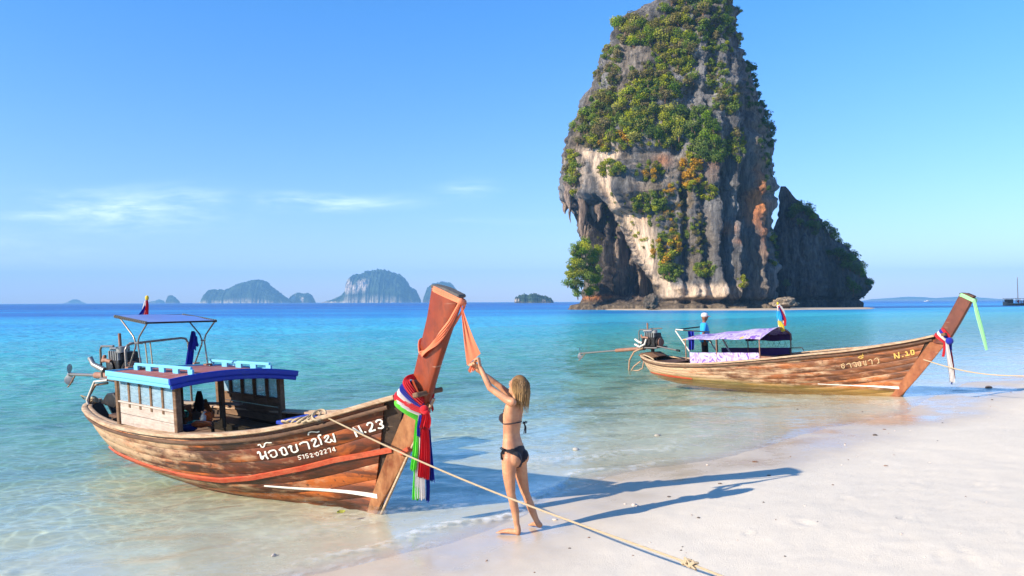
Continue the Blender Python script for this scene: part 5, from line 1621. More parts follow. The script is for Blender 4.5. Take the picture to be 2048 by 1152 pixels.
island([(396, 606), (405, 603), (413, 597), (417, 586), (424, 578), (438, 579), (452, 580), (462, 576), (475, 568), (490, 563), (505, 560), (515, 559), (530, 562), (540, 571), (552, 580), (565, 590), (575, 597), (582, 605)], 4200, 'long wooded island with a humped ridge, left of the twin white cliffs', (), 1.0, sand=True)
island([(577, 606), (582, 594), (588, 588), (597, 584), (606, 587), (614, 585), (622, 588), (627, 600), (630, 606)], 4300, 'small steep islet with two white cliff faces', ((592, 598, 5, 7), (609, 598, 3, 6)), 3.0, depth=0.9)
island([(645, 606), (655, 601), (672, 597), (690, 588), (700, 576), (702, 556), (708, 549), (722, 549), (735, 542), (755, 538), (770, 539), (785, 545), (800, 548), (812, 560), (818, 572), (830, 578), (837, 594), (839, 606)], 4000, 'large dome shaped island with a white cliff scar', ((708, 573, 7, 14), (736, 571, 11, 11), (722, 578, 8, 7)), 5.0, depth=0.75, sand=True)
island([(846, 606), (850, 590), (856, 574), (866, 566), (885, 562), (902, 565), (914, 580), (922, 606)], 4400, 'dark island partly hidden behind the high prow', (), 7.0, depth=0.9)
island([(1028, 606), (1030, 592), (1038, 588), (1048, 584), (1056, 587), (1064, 584), (1072, 583), (1080, 587), (1084, 589), (1090, 588), (1100, 592), (1106, 598), (1108, 606)], 1500, 'low wooded islet on the horizon left of the tall stack', ((1033, 600, 5, 5), (1086, 601, 3, 4)), 9.0, depth=0.8, rough=2.5)
island([(333, 606), (335, 598), (338, 590), (344, 590), (350, 594), (356, 600), (358, 606)], 4600, 'tiny lone sugarloaf islet left of the long wooded island', (), 11.0, depth=0.9)
island([(298, 607), (300, 603), (306, 602), (312, 601), (318, 598), (324, 600), (328, 606)], 6000, 'faint jagged islet behind the flag of the near boat', (), 13.0, depth=0.9)
island([(128, 607), (138, 604), (150, 598), (158, 602), (170, 607)], 6600, 'very faint pointed islet at the far left horizon', (), 15.0, depth=0.9)
island([(1730, 601), (1745, 598), (1765, 596.5), (1790, 595), (1815, 593), (1845, 594), (1870, 596), (1900, 594), (1930, 592.5), (1960, 595), (1985, 597), (2010, 599), (2040, 600)], 6950, '', (), 17.0, name='hills', depth=0.2, kind='structure')


# distant boats
def far_boat(px, py, y, L_, label, big):
    c = on_plane(px, py, 0.0) if False else at(px, py, y); c[2] = 0.0
    root = empty('moored_boat' if big else 'speedboat', Matrix.Translation(Vector(c))); tag(root, label, 'boat')
    prof = [(-L_/2, .5), (-L_*.46, -.4), (L_*.42, -.4), (L_/2, 1.0), (L_*.3, .75), (0, .6)]
    w_ = L_*.14
    rings = []
    for i in range(13):
        u = i/12; x = -L_/2+L_*u; b = w_*(1-abs(2*u-1)**3)*.9+.12; sh = (.9+.9*(2*u-1)**2)*(1.0 if big else .8); rings.append([(x, -b, sh), (x, -b*.75, .1), (x, 0, -.4), (x, b*.75, .1), (x, b, sh)])
    MB().rings(rings).build('hull', M['hull_b'] if big else M['white_paint'], root, smooth=True)
    if big:
        MB().box((-L_*.12, 0, 3.1), (L_*.62, 3.0, .16)).build('canopy_roof', M['roof_red'], root, bevel=.05)
        MB().box((-L_*.28, 0, 1.9), (L_*.2, 2.4, 1.8)).build('cabin', M['rail_dark'], root, bevel=.05)
        for x in (-L_*.42, -L_*.1, L_*.08, L_*.18):
            for sy in (-1.3, 1.3): MB().tube([(x, sy, 1.0), (x, sy, 3.1)], .07, 6).build('post', M['rust'], root)
        MB().tube([(L_*.06, 0, .6), (L_*.045, 0, 12.5)], [.16, .08], 8).build('mast', M['red_paint'], root, smooth=True)
        for x, mm in ((L_*.0, 'red_cloth'), (L_*.12, 'white_cloth'), (L_*.22, 'orange_vest')):
            MB().ell((x, -1.2, 1.8), (.5, .4, .6)).build('bundle', M[mm], root, smooth=True)
    else:
        MB().box((-L_*.05, 0, 2.0), (L_*.3, 2.0, 1.3)).build('cabin', M['white_paint'], root, bevel=.1)
        MB().box((L_*.02, 0, 2.1), (L_*.17, 2.03, .6)).build('windows', M['black_metal'], root, bevel=.05)
        MB().box((-L_*.1, 0, 3.0), (L_*.34, 2.1, .1)).build('hard_top', M['white_paint'], root)
    return root


far_boat(2033, 606, 330, 12.0, 'dark wooden boat with tall mast moored at the right edge', True)
far_boat(1856, 602, 1400, 15.0, 'small white speedboat far out on the horizon', False)

# the air between here and the islands
hz = MB().box((0, 0, 141.5), (14400, 14400, 315))
hm, T = new_mat('sea_haze')
pv = T('ShaderNodeVolumePrincipled', {'Color': (0.26, 0.60, 1.0, 1), 'Density': 0.00019, 'Anisotropy': 0.0})
T('ShaderNodeOutputMaterial', {1: pv.outputs[0]})
hzo = hz.build('haze', hm); tag(hzo, kind='stuff')
# ------------------------------------------------------------------ people
def limb(mb, pts, rads, ref=(1, 0, 0), n=14):
    """tapered limb with elliptical rings; rads: r or (a,b); rounded ends"""
    P = [np.asarray(p, float) for p in pts]; rr = [(r_, r_) if not hasattr(r_, '__len__') else r_ for r_ in rads]
    # resample smoothly
    m = len(P); L_ = np.r_[0, np.cumsum([np.linalg.norm(P[i+1]-P[i]) for i in range(m-1)])]
    k = max(6, int(L_[-1]/0.025)); t = np.linspace(0, L_[-1], k)
    A = np.array(P); Q = np.stack([np.interp(t, L_, A[:, i]) for i in range(3)], -1); RR = np.stack([np.interp(t, L_, [r_[i] for r_ in rr]) for i in (0, 1)], -1)
    for _ in range(2):
        Q[1:-1] = Q[1:-1]*.5+(Q[:-2]+Q[2:])*.25; RR[1:-1] = RR[1:-1]*.5+(RR[:-2]+RR[2:])*.25
    t0 = norm(Q[0]-Q[1]); t1 = norm(Q[-1]-Q[-2])
    pre = [(Q[0]+t0*RR[0].mean()*s_, RR[0]*c_) for s_, c_ in ((.95, .25), (.7, .7), (.35, .93))]; post = [(Q[-1]+t1*RR[-1].mean()*s_, RR[-1]*c_) for s_, c_ in ((.35, .93), (.7, .7), (.95, .25))]
    seq = pre+list(zip(Q, RR))+post; ref = np.asarray(ref, float); rings = []
    for i, (p, r_) in enumerate(seq):
        tg = norm(seq[min(i+1, len(seq)-1)][0]-seq[max(i-1, 0)][0]); a = norm(ref-tg*(ref@tg)); b = np.cross(tg, a)
        rings.append([p+a*r_[0]*math.cos(6.2832*j/n)+b*r_[1]*math.sin(6.2832*j/n) for j in range(n)])
    mb.rings(rings)


def fuse(mb, voxel, it=3, fac=0.5):
    """one continuous skin over all the overlapping forms"""
    me = mb.mesh('tmp'); bm = bmesh.new(); bm.from_mesh(me); bmesh.ops.recalc_face_normals(bm, faces=bm.faces); bm.to_mesh(me); bm.free()
    o = bpy.data.objects.new('tmp', me); COL.objects.link(o)
    r_ = o.modifiers.new('r', 'REMESH'); r_.mode = 'VOXEL'; r_.voxel_size = voxel
    s_ = o.modifiers.new('s', 'SMOOTH'); s_.factor = fac; s_.iterations = it
    dg = bpy.context.evaluated_depsgraph_get(); out = bpy.data.meshes.new_from_object(o.evaluated_get(dg))
    bpy.data.objects.remove(o); return out


def hand(mb, wrist, dirv, palm_n, s=1.0, curl=1.9, thumb_side=1):
    """palm, four jointed fingers of unequal length and a thumb, closed round what is held"""
    d = norm(dirv); pn = norm(np.asarray(palm_n)-d*(np.asarray(palm_n)@d)); sd = np.cross(d, pn)
    w_ = np.asarray(wrist, float)
    limb(mb, [w_-d*.01, w_+d*.035*s, w_+d*.075*s], [(.017*s, .026*s), (.016*s, .036*s), (.014*s, .038*s)], ref=pn, n=10)
    for k, (off, ln) in enumerate(((-.029, .062), (-.010, .072), (.010, .068), (.028, .052))):
        p = w_+d*.076*s+sd*off*s; a = 0.15; pts = [p]
        for j in range(3):
            a += curl/3*(1.0+.1*k); pts.append(pts[-1]+(d*math.cos(a)+pn*math.sin(a))*ln*s*(.42, .32, .26)[j])
        limb(mb, pts, [.0090*s, .0088*s, .0082*s, .0072*s], ref=sd, n=8)
    p = w_+d*.022*s-sd*.03*s*thumb_side
    limb(mb, [p, p+(d*.6-sd*.6*thumb_side+pn*.5)*.03*s, p+(d*1.2-sd*.35*thumb_side+pn*1.1)*.045*s], [.0125*s, .0105*s, .0085*s], ref=pn, n=8)


def foot(mb, ankle, heel, toe, s=1.0):
    a, h, t = (np.asarray(v, float) for v in (ankle, heel, toe)); d = norm(t-h); up = np.array([0, 0, 1.0]); sd = norm(np.cross(d, up)); up = np.cross(sd, d)
    limb(mb, [a+up*.01, (a+h)/2+up*.005-d*.005, h+up*.025*s], [.032*s, .033*s, .030*s], ref=sd, n=10)
    L_ = np.linalg.norm(t-h)
    limb(mb, [h+up*.028*s, h+d*L_*.4+up*.034*s, h+d*L_*.72+up*.022*s, h+d*L_*.84+up*.016*s], [(.030*s, .026*s), (.034*s, .030*s), (.042*s, .020*s), (.040*s, .014*s)], ref=sd, n=12)
    for k, (off, ln) in enumerate(((-.030, .19), (-.012, .175), (.003, .155), (.017, .13), (.030, .10))):
        b = h+d*L_*.80+sd*off*s+up*.013*s
        limb(mb, [b, b+d*L_*ln*.6, b+d*L_*ln-up*.003], [.0115*s if k == 0 else .009*s]*2+[.008*s], ref=sd, n=8)


def region_shell(body, keep_fn, off, name, mat, parent, it=0):
    """cloth following the body: faces where keep_fn(co)>0, lifted by off, with turned-in rim"""
    n = len(body.vertices); co = np.empty(n*3, np.float32); body.vertices.foreach_get('co', co); co = co.reshape(-1, 3)
    no = np.empty(n*3, np.float32); body.vertices.foreach_get('normal', no); no = no.reshape(-1, 3)
    k = keep_fn(co); bm = bmesh.new(); vm = {}
    offs = co+no*(off if not callable(off) else off(co)[:, None])
    for p in body.polygons:
        vs = list(p.vertices)
        if all(k[i] for i in vs):
            fv = []
            for i in vs:
                if i not in vm: vm[i] = bm.verts.new(offs[i])
                fv.append(vm[i])
            try: bm.faces.new(fv)
            except ValueError: pass
    for _ in range(2):
        bmesh.ops.smooth_vert(bm, verts=[v for v in bm.verts if v.is_boundary], factor=.5, use_axis_x=True, use_axis_y=True, use_axis_z=True)
    bnd = [e for e in bm.edges if e.is_boundary]
    ret = bmesh.ops.extrude_edge_only(bm, edges=bnd)
    inv_n = {}
    for v in ret['geom']:
        if isinstance(v, bmesh.types.BMVert): v.co = v.co-(v.normal if v.normal.length > 0 else Vector((0, 0, 1)))*0.0
    bm.normal_update()
    me = bpy.data.meshes.new(name); bm.to_mesh(me); bm.free()
    o = link_mesh(name, me, mat, parent, smooth=True, angle=80)
    so_ = o.modifiers.new('thickness', 'SOLIDIFY'); so_.thickness = 0.004; so_.offset = -1
    return o


# ---- woman reaching up to the scarf
gz = float(ground_z(np.array([0.0]), np.array([7.7]))[0])
WD = float(on_plane(1030, 1069, gz)[1])
Fv = norm((-0.80, 0.60, 0)); Lv = norm((-0.60, -0.80, 0)); Uz = np.array([0, 0, 1.0])
def wp(px, py, dy=0.0): return at(px, py, WD+dy)
wz = lambda py: float(wp(1030, py)[2])
mb = MB(); rings = []
secs = [(932, 1029, 0.074, 0.065), (922, 1028, 0.131, 0.096), (910, 1027.5, 0.144, 0.098), (898, 1026.5, 0.139, 0.091), (886, 1025, 0.122, 0.082), (874, 1023.5, 0.106, 0.073), (864, 1023, 0.103, 0.071), (850, 1024, 0.110, 0.075), (836, 1025, 0.118, 0.078), (822, 1027, 0.127, 0.077), (810, 1029.5, 0.131, 0.068), (801, 1031, 0.117, 0.056), (796, 1032, 0.074, 0.047)]
for (py, px, a, b) in secs:
    c = wp(px, py); rings.append([c+Lv*a*math.copysign(abs(math.cos(t))**.9, math.cos(t))+Fv*b*math.copysign(abs(math.sin(t))**.9, math.sin(t)) for t in np.linspace(0, 6.2832, 28, endpoint=False)])
mb.rings(rings)
pel = wp(1028, 914)
for sgn in (-1, 1):
    mb.ell(pel-Fv*.052+Lv*.068*sgn-Uz*.005, (.074, .074, .082)); mb.ell(wp(1025, 836)+Fv*.070+Lv*.058*sgn, (.048, .048, .050))
# neck, head
hc = wp(1035, 773)
limb(mb, [wp(1033, 806), wp(1034.5, 796), hc-Uz*.05-Fv*.01], [.058, .047, .050], ref=Fv)
hu = norm(Uz*.97-Fv*.22); hf = norm(Fv*.97+Uz*.22)                     # head tipped back, looking up
mb.ell(hc+hu*.018-hf*.008, (.074, .092, .098), 18, 14, Matrix((Lv, hf, hu)).transposed())
mb.ell(hc-hu*.052+hf*.030, (.050, .058, .058), 14, 10, Matrix((Lv, hf, hu)).transposed())
limb(mb, [hc+hf*.080+hu*.018, hc+hf*.100-hu*.004, hc+hf*.098-hu*.016], [.009, .012, .012], ref=Lv, n=8)      # nose
limb(mb, [hc+hf*.086-hu*.046+Lv*.018, hc+hf*.092-hu*.045, hc+hf*.086-hu*.046-Lv*.018], [.008, .010, .008], ref=hu, n=8)   # lips
mb.ell(hc+hf*.080-hu*.080, (.022, .022, .018)); mb.ell(hc+hf*.076+hu*.032, (.055, .014, .010), rot=Matrix((Lv, hf, hu)).transposed())
for sgn in (-1, 1): mb.ell(hc+Lv*.074*sgn-hf*.005-hu*.010, (.010, .022, .034), rot=Matrix((Lv, hf, hu)).transposed())
# arms
sh_l, el_l, wr_l = wp(1020, 804, -.125), wp(980, 776, -.055), wp(960, 733, .01)
sh_r, el_r, wr_r = wp(1033, 799, .125), wp(991, 766, .13), wp(954, 739, .09)
limb(mb, [sh_l+Uz*.0-Fv*.03, sh_l, sh_l*.6+el_l*.4, el_l], [.045, .045, .038, .032], ref=Uz); limb(mb, [el_l, el_l*.65+wr_l*.35, wr_l], [.032, .033, .021], ref=Uz)
limb(mb, [sh_r-Fv*.03, sh_r, sh_r*.6+el_r*.4, el_r], [.045, .044, .037, .031], ref=Uz); limb(mb, [el_r, el_r*.65+wr_r*.35, wr_r], [.031, .032, .021], ref=Uz)
hd_l = norm(np.array([-.05, .05, 1.0])+norm(wr_l-el_l)*.4); hd_r = norm(np.array([-.25, .0, .75])+norm(wr_r-el_r)*.5)
hand(mb, wr_l, hd_l, (-1, .3, 0), 1.0, 2.2, 1); hand(mb, wr_r, hd_r, (-.6, -.8, .1), 1.0, 2.2, -1)
# legs
def leg(hip, thigh, knee, calf, ank, heel, toe):
    limb(mb, [hip+Uz*.02, hip, thigh, knee], [(.076, .080), (.076, .082), (.063, .068), (.045, .046)], ref=Lv, n=16)
    limb(mb, [knee+Uz*.01, knee*.72+calf*.28, calf, calf*.35+ank*.65, ank], [.043, .042, .045, .033, .027], ref=Lv, n=14)
    foot(mb, ank, heel, toe)
hl = wp(1036, 1066, -.03); hl[2] = gz+.004; tl = hl+norm(Fv+np.array([-.15, -.25, 0]))*.225
leg(wp(1018.5, 922, -.075), wp(1018, 952, -.075), wp(1022, 988, -.07), wp(1029, 1014, -.045), wp(1034.5, 1054, -.03), hl, tl)
gr = float(ground_z(np.array([.3]), np.array([7.95]))[0])
hr = wp(1080, 1055, .10); tr_ = np.array([hr[0]-.09, hr[1]+.17, gr+.005])
leg(wp(1038, 920, .075), wp(1043, 952, .09), wp(1050, 984, .10), wp(1061, 1012, .105), wp(1075, 1046, .10), hr, tr_)
wbody = fuse(mb, .0075, 4, .5)
woman = empty('person', Matrix.Translation(Vector((hl[0], hl[1], gz)))); tag(woman, 'person in a black bikini at the water edge, arms raised to the orange scarf', 'person')
wbody.transform(Matrix.Translation(-Vector((hl[0], hl[1], gz))))
wo_ = np.array([hl[0], hl[1], gz])
body_o = link_mesh('body', wbody, M['skin'], woman, smooth=True, angle=90)


def wl(co):   # forward, left, height coordinates round the spine
    P = co+wo_; z = P[:, 2]; sx = np.array([[wz(s_[0]), *wp(s_[1], s_[0])[:2]] for s_ in secs]); o_ = np.argsort(sx[:, 0])
    cx = np.interp(z, sx[o_, 0], sx[o_, 1]); cy = np.interp(z, sx[o_, 0], sx[o_, 2]); dx, dy = P[:, 0]-cx, P[:, 1]-cy
    return dx*Fv[0]+dy*Fv[1], dx*Lv[0]+dy*Lv[1], z


def k_bottom(co):
    f_, l_, z = wl(co); zt = wz(889)-.012*np.sin(np.clip(l_, -.16, .16)/.16*1.57)**2*2; zc = wz(931)
    up_ = z-zc; half = np.where(f_ < 0, .020+.95*np.clip(up_-.035, 0, 1), .03+.95*np.clip(up_-.02, 0, 1))
    band = (z > zt-.030) & (np.abs(l_) < .15)
    return (z < zt) & (z > zc-.035) & ((np.abs(l_) < half) | (band & (z > zt-.026))) & (np.abs(l_) < .175) & (f_ < .16)


region_shell(wbody, k_bottom, .005, 'bikini_bottom', M['black_cloth'], woman)
bc = [wp(1025, 836)+Fv*.070+Lv*.058*sg-wo_ for sg in (-1, 1)]
region_shell(wbody, lambda co: ((np.linalg.norm(co-bc[0], axis=1) < .060) | (np.linalg.norm(co-bc[1], axis=1) < .060)) & (wl(co)[0] > .02) & (wl(co)[2] < wz(822)) & (wl(co)[2] > wz(848)), .005, 'bikini_cups', M['black_cloth'], woman)
# straps and bows
def loc(p): return np.asarray(p)-wo_
st = MB(); a, b = .118, .082
st.tube([loc(wp(1024.6, 845+1.5*math.sin(t)))+Lv*a*math.cos(t)+Fv*b*math.sin(t) for t in np.linspace(0, 6.2832, 40)], .0055, 6, caps=False); st.build('back_strap', M['black_cloth'], woman, smooth=True)
st = MB()
for sg in (-1, 1): st.tube([loc(wp(1026, 824))+Fv*.086+Lv*.055*sg, loc(wp(1030, 808))+Fv*.060+Lv*.066*sg, loc(wp(1033, 800))+Fv*.01+Lv*.056*sg, loc(wp(1036, 797))-Fv*.052+Lv*.01*sg], .0045, 6)
st.build('neck_strap', M['black_cloth'], woman, smooth=True)


def bow(p, out, ln, name):
    mb_ = MB(); p = loc(p); out = norm(out); sd = norm(np.cross(out, Uz))
    for sg in (-1, 1):
        mb_.tube([p, p+sd*.022*sg+Uz*.012+out*.012, p+sd*.038*sg+Uz*.006+out*.016, p+sd*.02*sg-Uz*.006+out*.012, p], .006, 6)
        mb_.tube([p, p+sd*.008*sg-Uz*ln*.4+out*.02, p+sd*.016*sg-Uz*ln+out*.012], [.006, .007, .0075], 6, flat=.6)
    mb_.ell(p+out*.006, .010); mb_.build(name, M['black_cloth'], woman, smooth=True)


bow(wp(1046, 845, .0)-Fv*.01, -Fv, .11, 'back_bow'); bow(wp(1027, 894)+Lv*.142+Fv*.026, norm(Lv+Fv*.5), .11, 'hip_bow'); bow(wp(1027, 894)-Lv*.142+Fv*.026, norm(-Lv+Fv*.5), .10, 'hip_bow')
# hair
rh = np.random.RandomState(8); VV = []; FF = []; TT = []; mbh = MB(); tone = []
mbh.ell(loc(hc+hu*.026-hf*.020), (.080, .094, .101), 22, 16, Matrix((Lv, hf, hu)).transposed()); tone += [.12+.1*rh.rand() for _ in mbh.v]
for k in range(620):
    az = rh.uniform(-2.35, 2.35); el = rh.uniform(.05, 1.56)             # round the back of the head
    dr = norm(-hf*math.cos(az)*math.cos(el)+Lv*math.sin(az)*math.cos(el)+hu*math.sin(el))
    root = hc+hu*.028-hf*.02+dr*0.094
    side = -hf*math.cos(az)+Lv*math.sin(az)
    if side@hf > .45: continue
    drop = rh.uniform(.08, .25)*(1.0 if abs(az) < 1.6 else .8); dn = -Uz
    p1 = root+dr*.006+side*.014*math.sin(el)+dn*.03; p2 = p1+side*.004+dn*drop*.35; p3 = p2-side*.016+dn*drop*.4+rh.normal(size=3)*.004; p4 = p3-side*.014+dn*drop*.3+rh.normal(size=3)*.008
    if az > 0 and (side@Fv) > 0: p2 = p2-Fv*.01; p3 = p3-Fv*.03; p4 = p4-Fv*.04
    r0 = rh.uniform(.0025, .0055); n0 = len(mbh.v)
    mbh.tube([loc(q_) for q_ in (root-dr*.01, p1, p2, p3, p4)], [r0*.9, r0*1.15, r0*1.15, r0*.9, r0*.25], 5); bl = rh.uniform(.25, 1.15)
    tn = np.repeat([.10, .22, .55, .85, 1.0], 5)*bl; tone += tn.tolist()
for k in range(14):   # loose wisps
    p = hc-hf*.06-hu*.06+rh.normal(size=3)*np.array([.03, .03, .02]); n0 = len(mbh.v)
    mbh.tube([loc(p), loc(p-Uz*.1-Fv*.02+rh.normal(size=3)*.01), loc(p-Uz*rh.uniform(.15, .25)-Fv*.03+rh.normal(size=3)*.025)], [.003, .0025, .001], 4); tone += [.9]*(len(mbh.v)-n0)
hair = mbh.build('hair', M['hair'], woman, fix=False, smooth=True); set_float(hair.data, 'tone', np.clip(np.array(tone[:len(hair.data.vertices)]+[.5]*max(0, len(hair.data.vertices)-len(tone))), 0, 1))
ey = MB()
for sg in (-1, 1): ey.ell(loc(hc+hf*.083+hu*.012+Lv*.031*sg), (.011, .007, .006), 10, 8, Matrix((Lv, hf, hu)).transposed())
ey.build('eyes', M['white_paint'], woman, smooth=True)

# ---- boatman standing in the further boat
mF = norm((math.cos(R(52))*.9+.35, -math.sin(R(52))*.2, 0)); mL = np.array([-mF[1], mF[0], 0])
base = np.array(MW2 @ Vector((-6.12, .12, .285)))
mo = MB(); s_ = 1.0
def mp(f_, l_, z): return base+mF*f_+mL*l_+Uz*z
rings = []
for (z, a, b, f_) in ((.80, .12, .10, 0), (.86, .16, .125, 0), (.95, .165, .13, .0), (1.05, .160, .125, .01), (1.15, .165, .125, .01), (1.25, .180, .125, 0), (1.34, .185, .11, -.01), (1.40, .15, .085, -.015), (1.43, .08, .06, -.01)):
    rings.append([mp(f_, 0, z)+mL*a*math.cos(t)+mF*b*math.sin(t) for t in np.linspace(0, 6.2832, 22, endpoint=False)])
mo.rings(rings)
limb(mo, [mp(-.01, 0, 1.38), mp(.0, 0, 1.46), mp(.01, 0, 1.52)], [.062, .056, .056], ref=mF)
mo.ell(mp(.015, 0, 1.60), (.098, .098, .118), 16, 12); mo.ell(mp(.05, 0, 1.53), (.055, .055, .05)); limb(mo, [mp(.105, 0, 1.60), mp(.128, 0, 1.575)], [.012, .015], ref=mL, n=8)
for sg in (-1, 1):
    mo.ell(mp(.005, .098*sg, 1.585), (.022, .012, .034)); limb(mo, [mp(.0, .19*sg, 1.36), mp(-.03, .225*sg, 1.22), mp(-.05, .235*sg, 1.08)], [.058, .052, .043], ref=mF); limb(mo, [mp(-.05, .235*sg, 1.08), mp(.03, .24*sg, .95), mp(.12, .22*sg, .88)], [.043, .042, .03], ref=mF)
    hand(mo, mp(.12, .22*sg, .88), mF*.9-Uz*.4, -Uz, 1.05, 1.2, sg)
    limb(mo, [mp(0, .085*sg, .88), mp(.01, .095*sg, .66), mp(.02, .10*sg, .46)], [.095, .078, .056], ref=mF); limb(mo, [mp(.02, .10*sg, .47), mp(-.01, .105*sg, .30), mp(0, .11*sg, .08)], [.055, .054, .035], ref=mF)
    foot(mo, mp(0, .11*sg, .08), mp(-.06, .11*sg, .012), mp(.19, .14*sg, .012), 1.1)
mbody = fuse(mo, .014, 3, .5); mbody.transform(Matrix.Translation(-Vector(base)))
man = empty('person', Matrix.Translation(Vector(base))); tag(man, 'person in blue shirt, dark shorts and pale cap standing in the further boat', 'person')
link_mesh('body', mbody, M['skin_dark'], man, smooth=True, angle=90)
ml = lambda co: (co@mF, co@mL, co[:, 2])
region_shell(mbody, lambda co: (co[:, 2] > .82) & (co[:, 2] < 1.425+.03*(np.abs(ml(co)[1]) > .1)) & ((np.abs(ml(co)[1]) < .175) | (co[:, 2] > 1.12)), lambda co: .012+.018*np.clip((1.15-co[:, 2])/.3, 0, 1), 'shirt', M['cyan_cloth'], man)
region_shell(mbody, lambda co: (co[:, 2] > .46) & (co[:, 2] < .86) & (np.abs(ml(co)[1]) < .2) & ~((np.abs(ml(co)[1]) > .165) & (co[:, 2] > .72)), lambda co: .012+.03*np.clip((.80-co[:, 2])/.35, 0, 1), 'shorts', M['dark_shorts'], man)
cap = MB(); rg = []
for z, r_ in ((1.625, .106), (1.66, .108), (1.70, .10), (1.73, .075), (1.745, .03)): rg.append([mF*(.012+r_*1.04*math.sin(t))+mL*r_*math.cos(t)+Uz*z for t in np.linspace(0, 6.2832, 22, endpoint=False)])
cap.rings(rg); cp = cap.build('cap', M['white_cloth'], man, smooth=True)
br = MB(); br.rings([[mF*(.012+k*math.sin(t)*1.0)+mL*.085*math.cos(t)*w_+Uz*(1.632-dz) for t in np.linspace(.25, 2.9, 14)]+[mF*(.012+k*math.sin(t)*1.0)+mL*.085*math.cos(t)*w_+Uz*(1.640-dz) for t in np.linspace(2.9, .25, 14)] for k, w_, dz in ((.095, 1, 0), (.16, 1, .008), (.195, .85, .014))])
br.build('cap_brim', M['red_cloth'], cp, smooth=True)
# ------------------------------------------------------------------ cloth, ropes, flags, small things
IM1, IM2 = MW1.inverted(), MW2.inverted()


def bpx(IM, px, py, y):
    """boat coordinates of the point seen at (px,py) in the boat's plane y"""
    o = IM @ Vector(CAMP); d = IM.to_3x3() @ Vector(pix_ray(px, py)); t = (y-o.y)/d.y
    return np.array(o+d*t)


def smooth_path(pts, n):
    P = np.array(pts, float); d = np.r_[0, np.cumsum(np.linalg.norm(np.diff(P, axis=0), axis=1))]; t = np.linspace(0, d[-1], n)
    Q = np.stack([np.interp(t, d, P[:, i]) for i in range(P.shape[1])], -1)
    for _ in range(6): Q[1:-1] = Q[1:-1]*.5+(Q[:-2]+Q[2:])*.25
    return Q


def sash(mb, pts, width, thick, n=50, pleat=4, seed=0, out=None):
    """flat bundle of folded cloth along a path; width list allowed; out(p)->outward direction"""
    Q = smooth_path(pts, n); W = np.interp(np.linspace(0, 1, n), np.linspace(0, 1, len(width)), width) if hasattr(width, '__len__') else np.full(n, width)
    rings = []; m = pleat*4; ph = seed*1.7
    for i in range(n):
        t = norm(Q[min(i+1, n-1)]-Q[max(i-1, 0)]); o = np.asarray(out(Q[i]) if out else (0, -1, 0), float); o = norm(o-t*(o@t)); s_ = np.cross(t, o)
        fr, bk = [], []
        for j in range(m+1):
            u = j/m-.5; z = thick*(.5+.5*math.cos(2*math.pi*pleat*(j/m)+ph+.35*math.sin(i*.13+seed)))*(1-.5*abs(2*u)**3)+thick*.5*(1-(2*u)**2)
            fr.append(Q[i]+s_*u*W[i]+o*z); bk.append(Q[i]+s_*u*W[i]*.98+o*(z*.3-.004))
        rings.append(fr+bk[::-1])
    mb.rings(rings); return mb


def tail(mb, top, bottom, w0, w1, thick, pleat, seed, facing=(-.35, -1, 0), ragged=.02):
    n = 34; P0, P1 = np.asarray(top, float), np.asarray(bottom, float); rings = []; m = pleat*5; rng = np.random.RandomState(seed)
    fc = norm(facing); sd = norm(np.cross(fc, (0, 0, 1))); hem = rng.uniform(-ragged, ragged, m+1)
    for i in range(n):
        t = i/(n-1); c = P0*(1-t)+P1*t+sd*.012*math.sin(t*4+seed)*t; w_ = w0+(w1-w0)*(1-(1-t)**2); fr, bk = [], []
        for j in range(m+1):
            u = j/m-.5; dp = thick*(.4+.6*t)*math.sin(2*math.pi*pleat*u+seed+.5*math.sin(t*3+seed))+.3*thick*math.sin(2*math.pi*pleat*2.3*u+seed*2)
            q = c+sd*u*w_+fc*dp+np.array([0, 0, hem[j]*t**6]); fr.append(q); bk.append(q-fc*.006)
        rings.append(fr+bk[::-1])
    mb.rings(rings); return mb


def tagged(o, label, cat, group=None): return tag(o, label, cat, group)


# --- sashes round the near prow (world coordinates)
def loop1(aft, knot, ya=-.20, yk=-.06):
    a = bpx(IM1, *aft, ya); k = bpx(IM1, *knot, yk); mid = (a+k)/2; mid[1] = min(-.12, (ya+yk)/2-.03)
    pts = [k, mid, a+np.array([0, -.01, 0]), a+np.array([-.035, .06, .03])]
    back = [np.array([p[0], -p[1], p[2]]) for p in pts[::-1]]
    return [np.array(MW1 @ Vector(p)) for p in pts+back]


cx_w = np.array(MW1 @ Vector((.72, 0, 1.3)))
outw = lambda p: (p-cx_w)*np.array([1, 1, .2])
kn = (849, 818)
sash_defs = [('red', 'red_cloth', (812, 764), (846, 806), .085), ('blue', 'blue_cloth', (803, 776), (845, 812), .075), ('white', 'white_cloth', (797, 786), (842, 816), .06),
             ('red', 'red_cloth', (790, 795), (848, 822), .075), ('white', 'white_cloth', (794, 803), (842, 828), .05), ('green', 'green_cloth', (791, 806), (836, 836), .07)]
parts = {}
for k, (cn, mm, a, kk, wd) in enumerate(sash_defs):
    mb = parts.setdefault(cn, MB()); sash(mb, loop1(a, kk, -.20-.004*k), wd, .014, 60, 4, k, outw)
K = np.array(MW1 @ Vector(bpx(IM1, 849, 818, -.07)))
dK = K[1]
P = lambda px, py, dd=0.0: at(px, py, dK+dd)
tail(parts['green'], P(834, 838, .03), P(827, 940, .02), .03, .075, .010, 3, 3); tail(parts['green'], P(838, 838, .05), P(834, 998, .05), .03, .10, .012, 4, 4)
tail(parts['white'], P(840, 832, .01), P(842, 998, .03), .04, .12, .012, 5, 5)
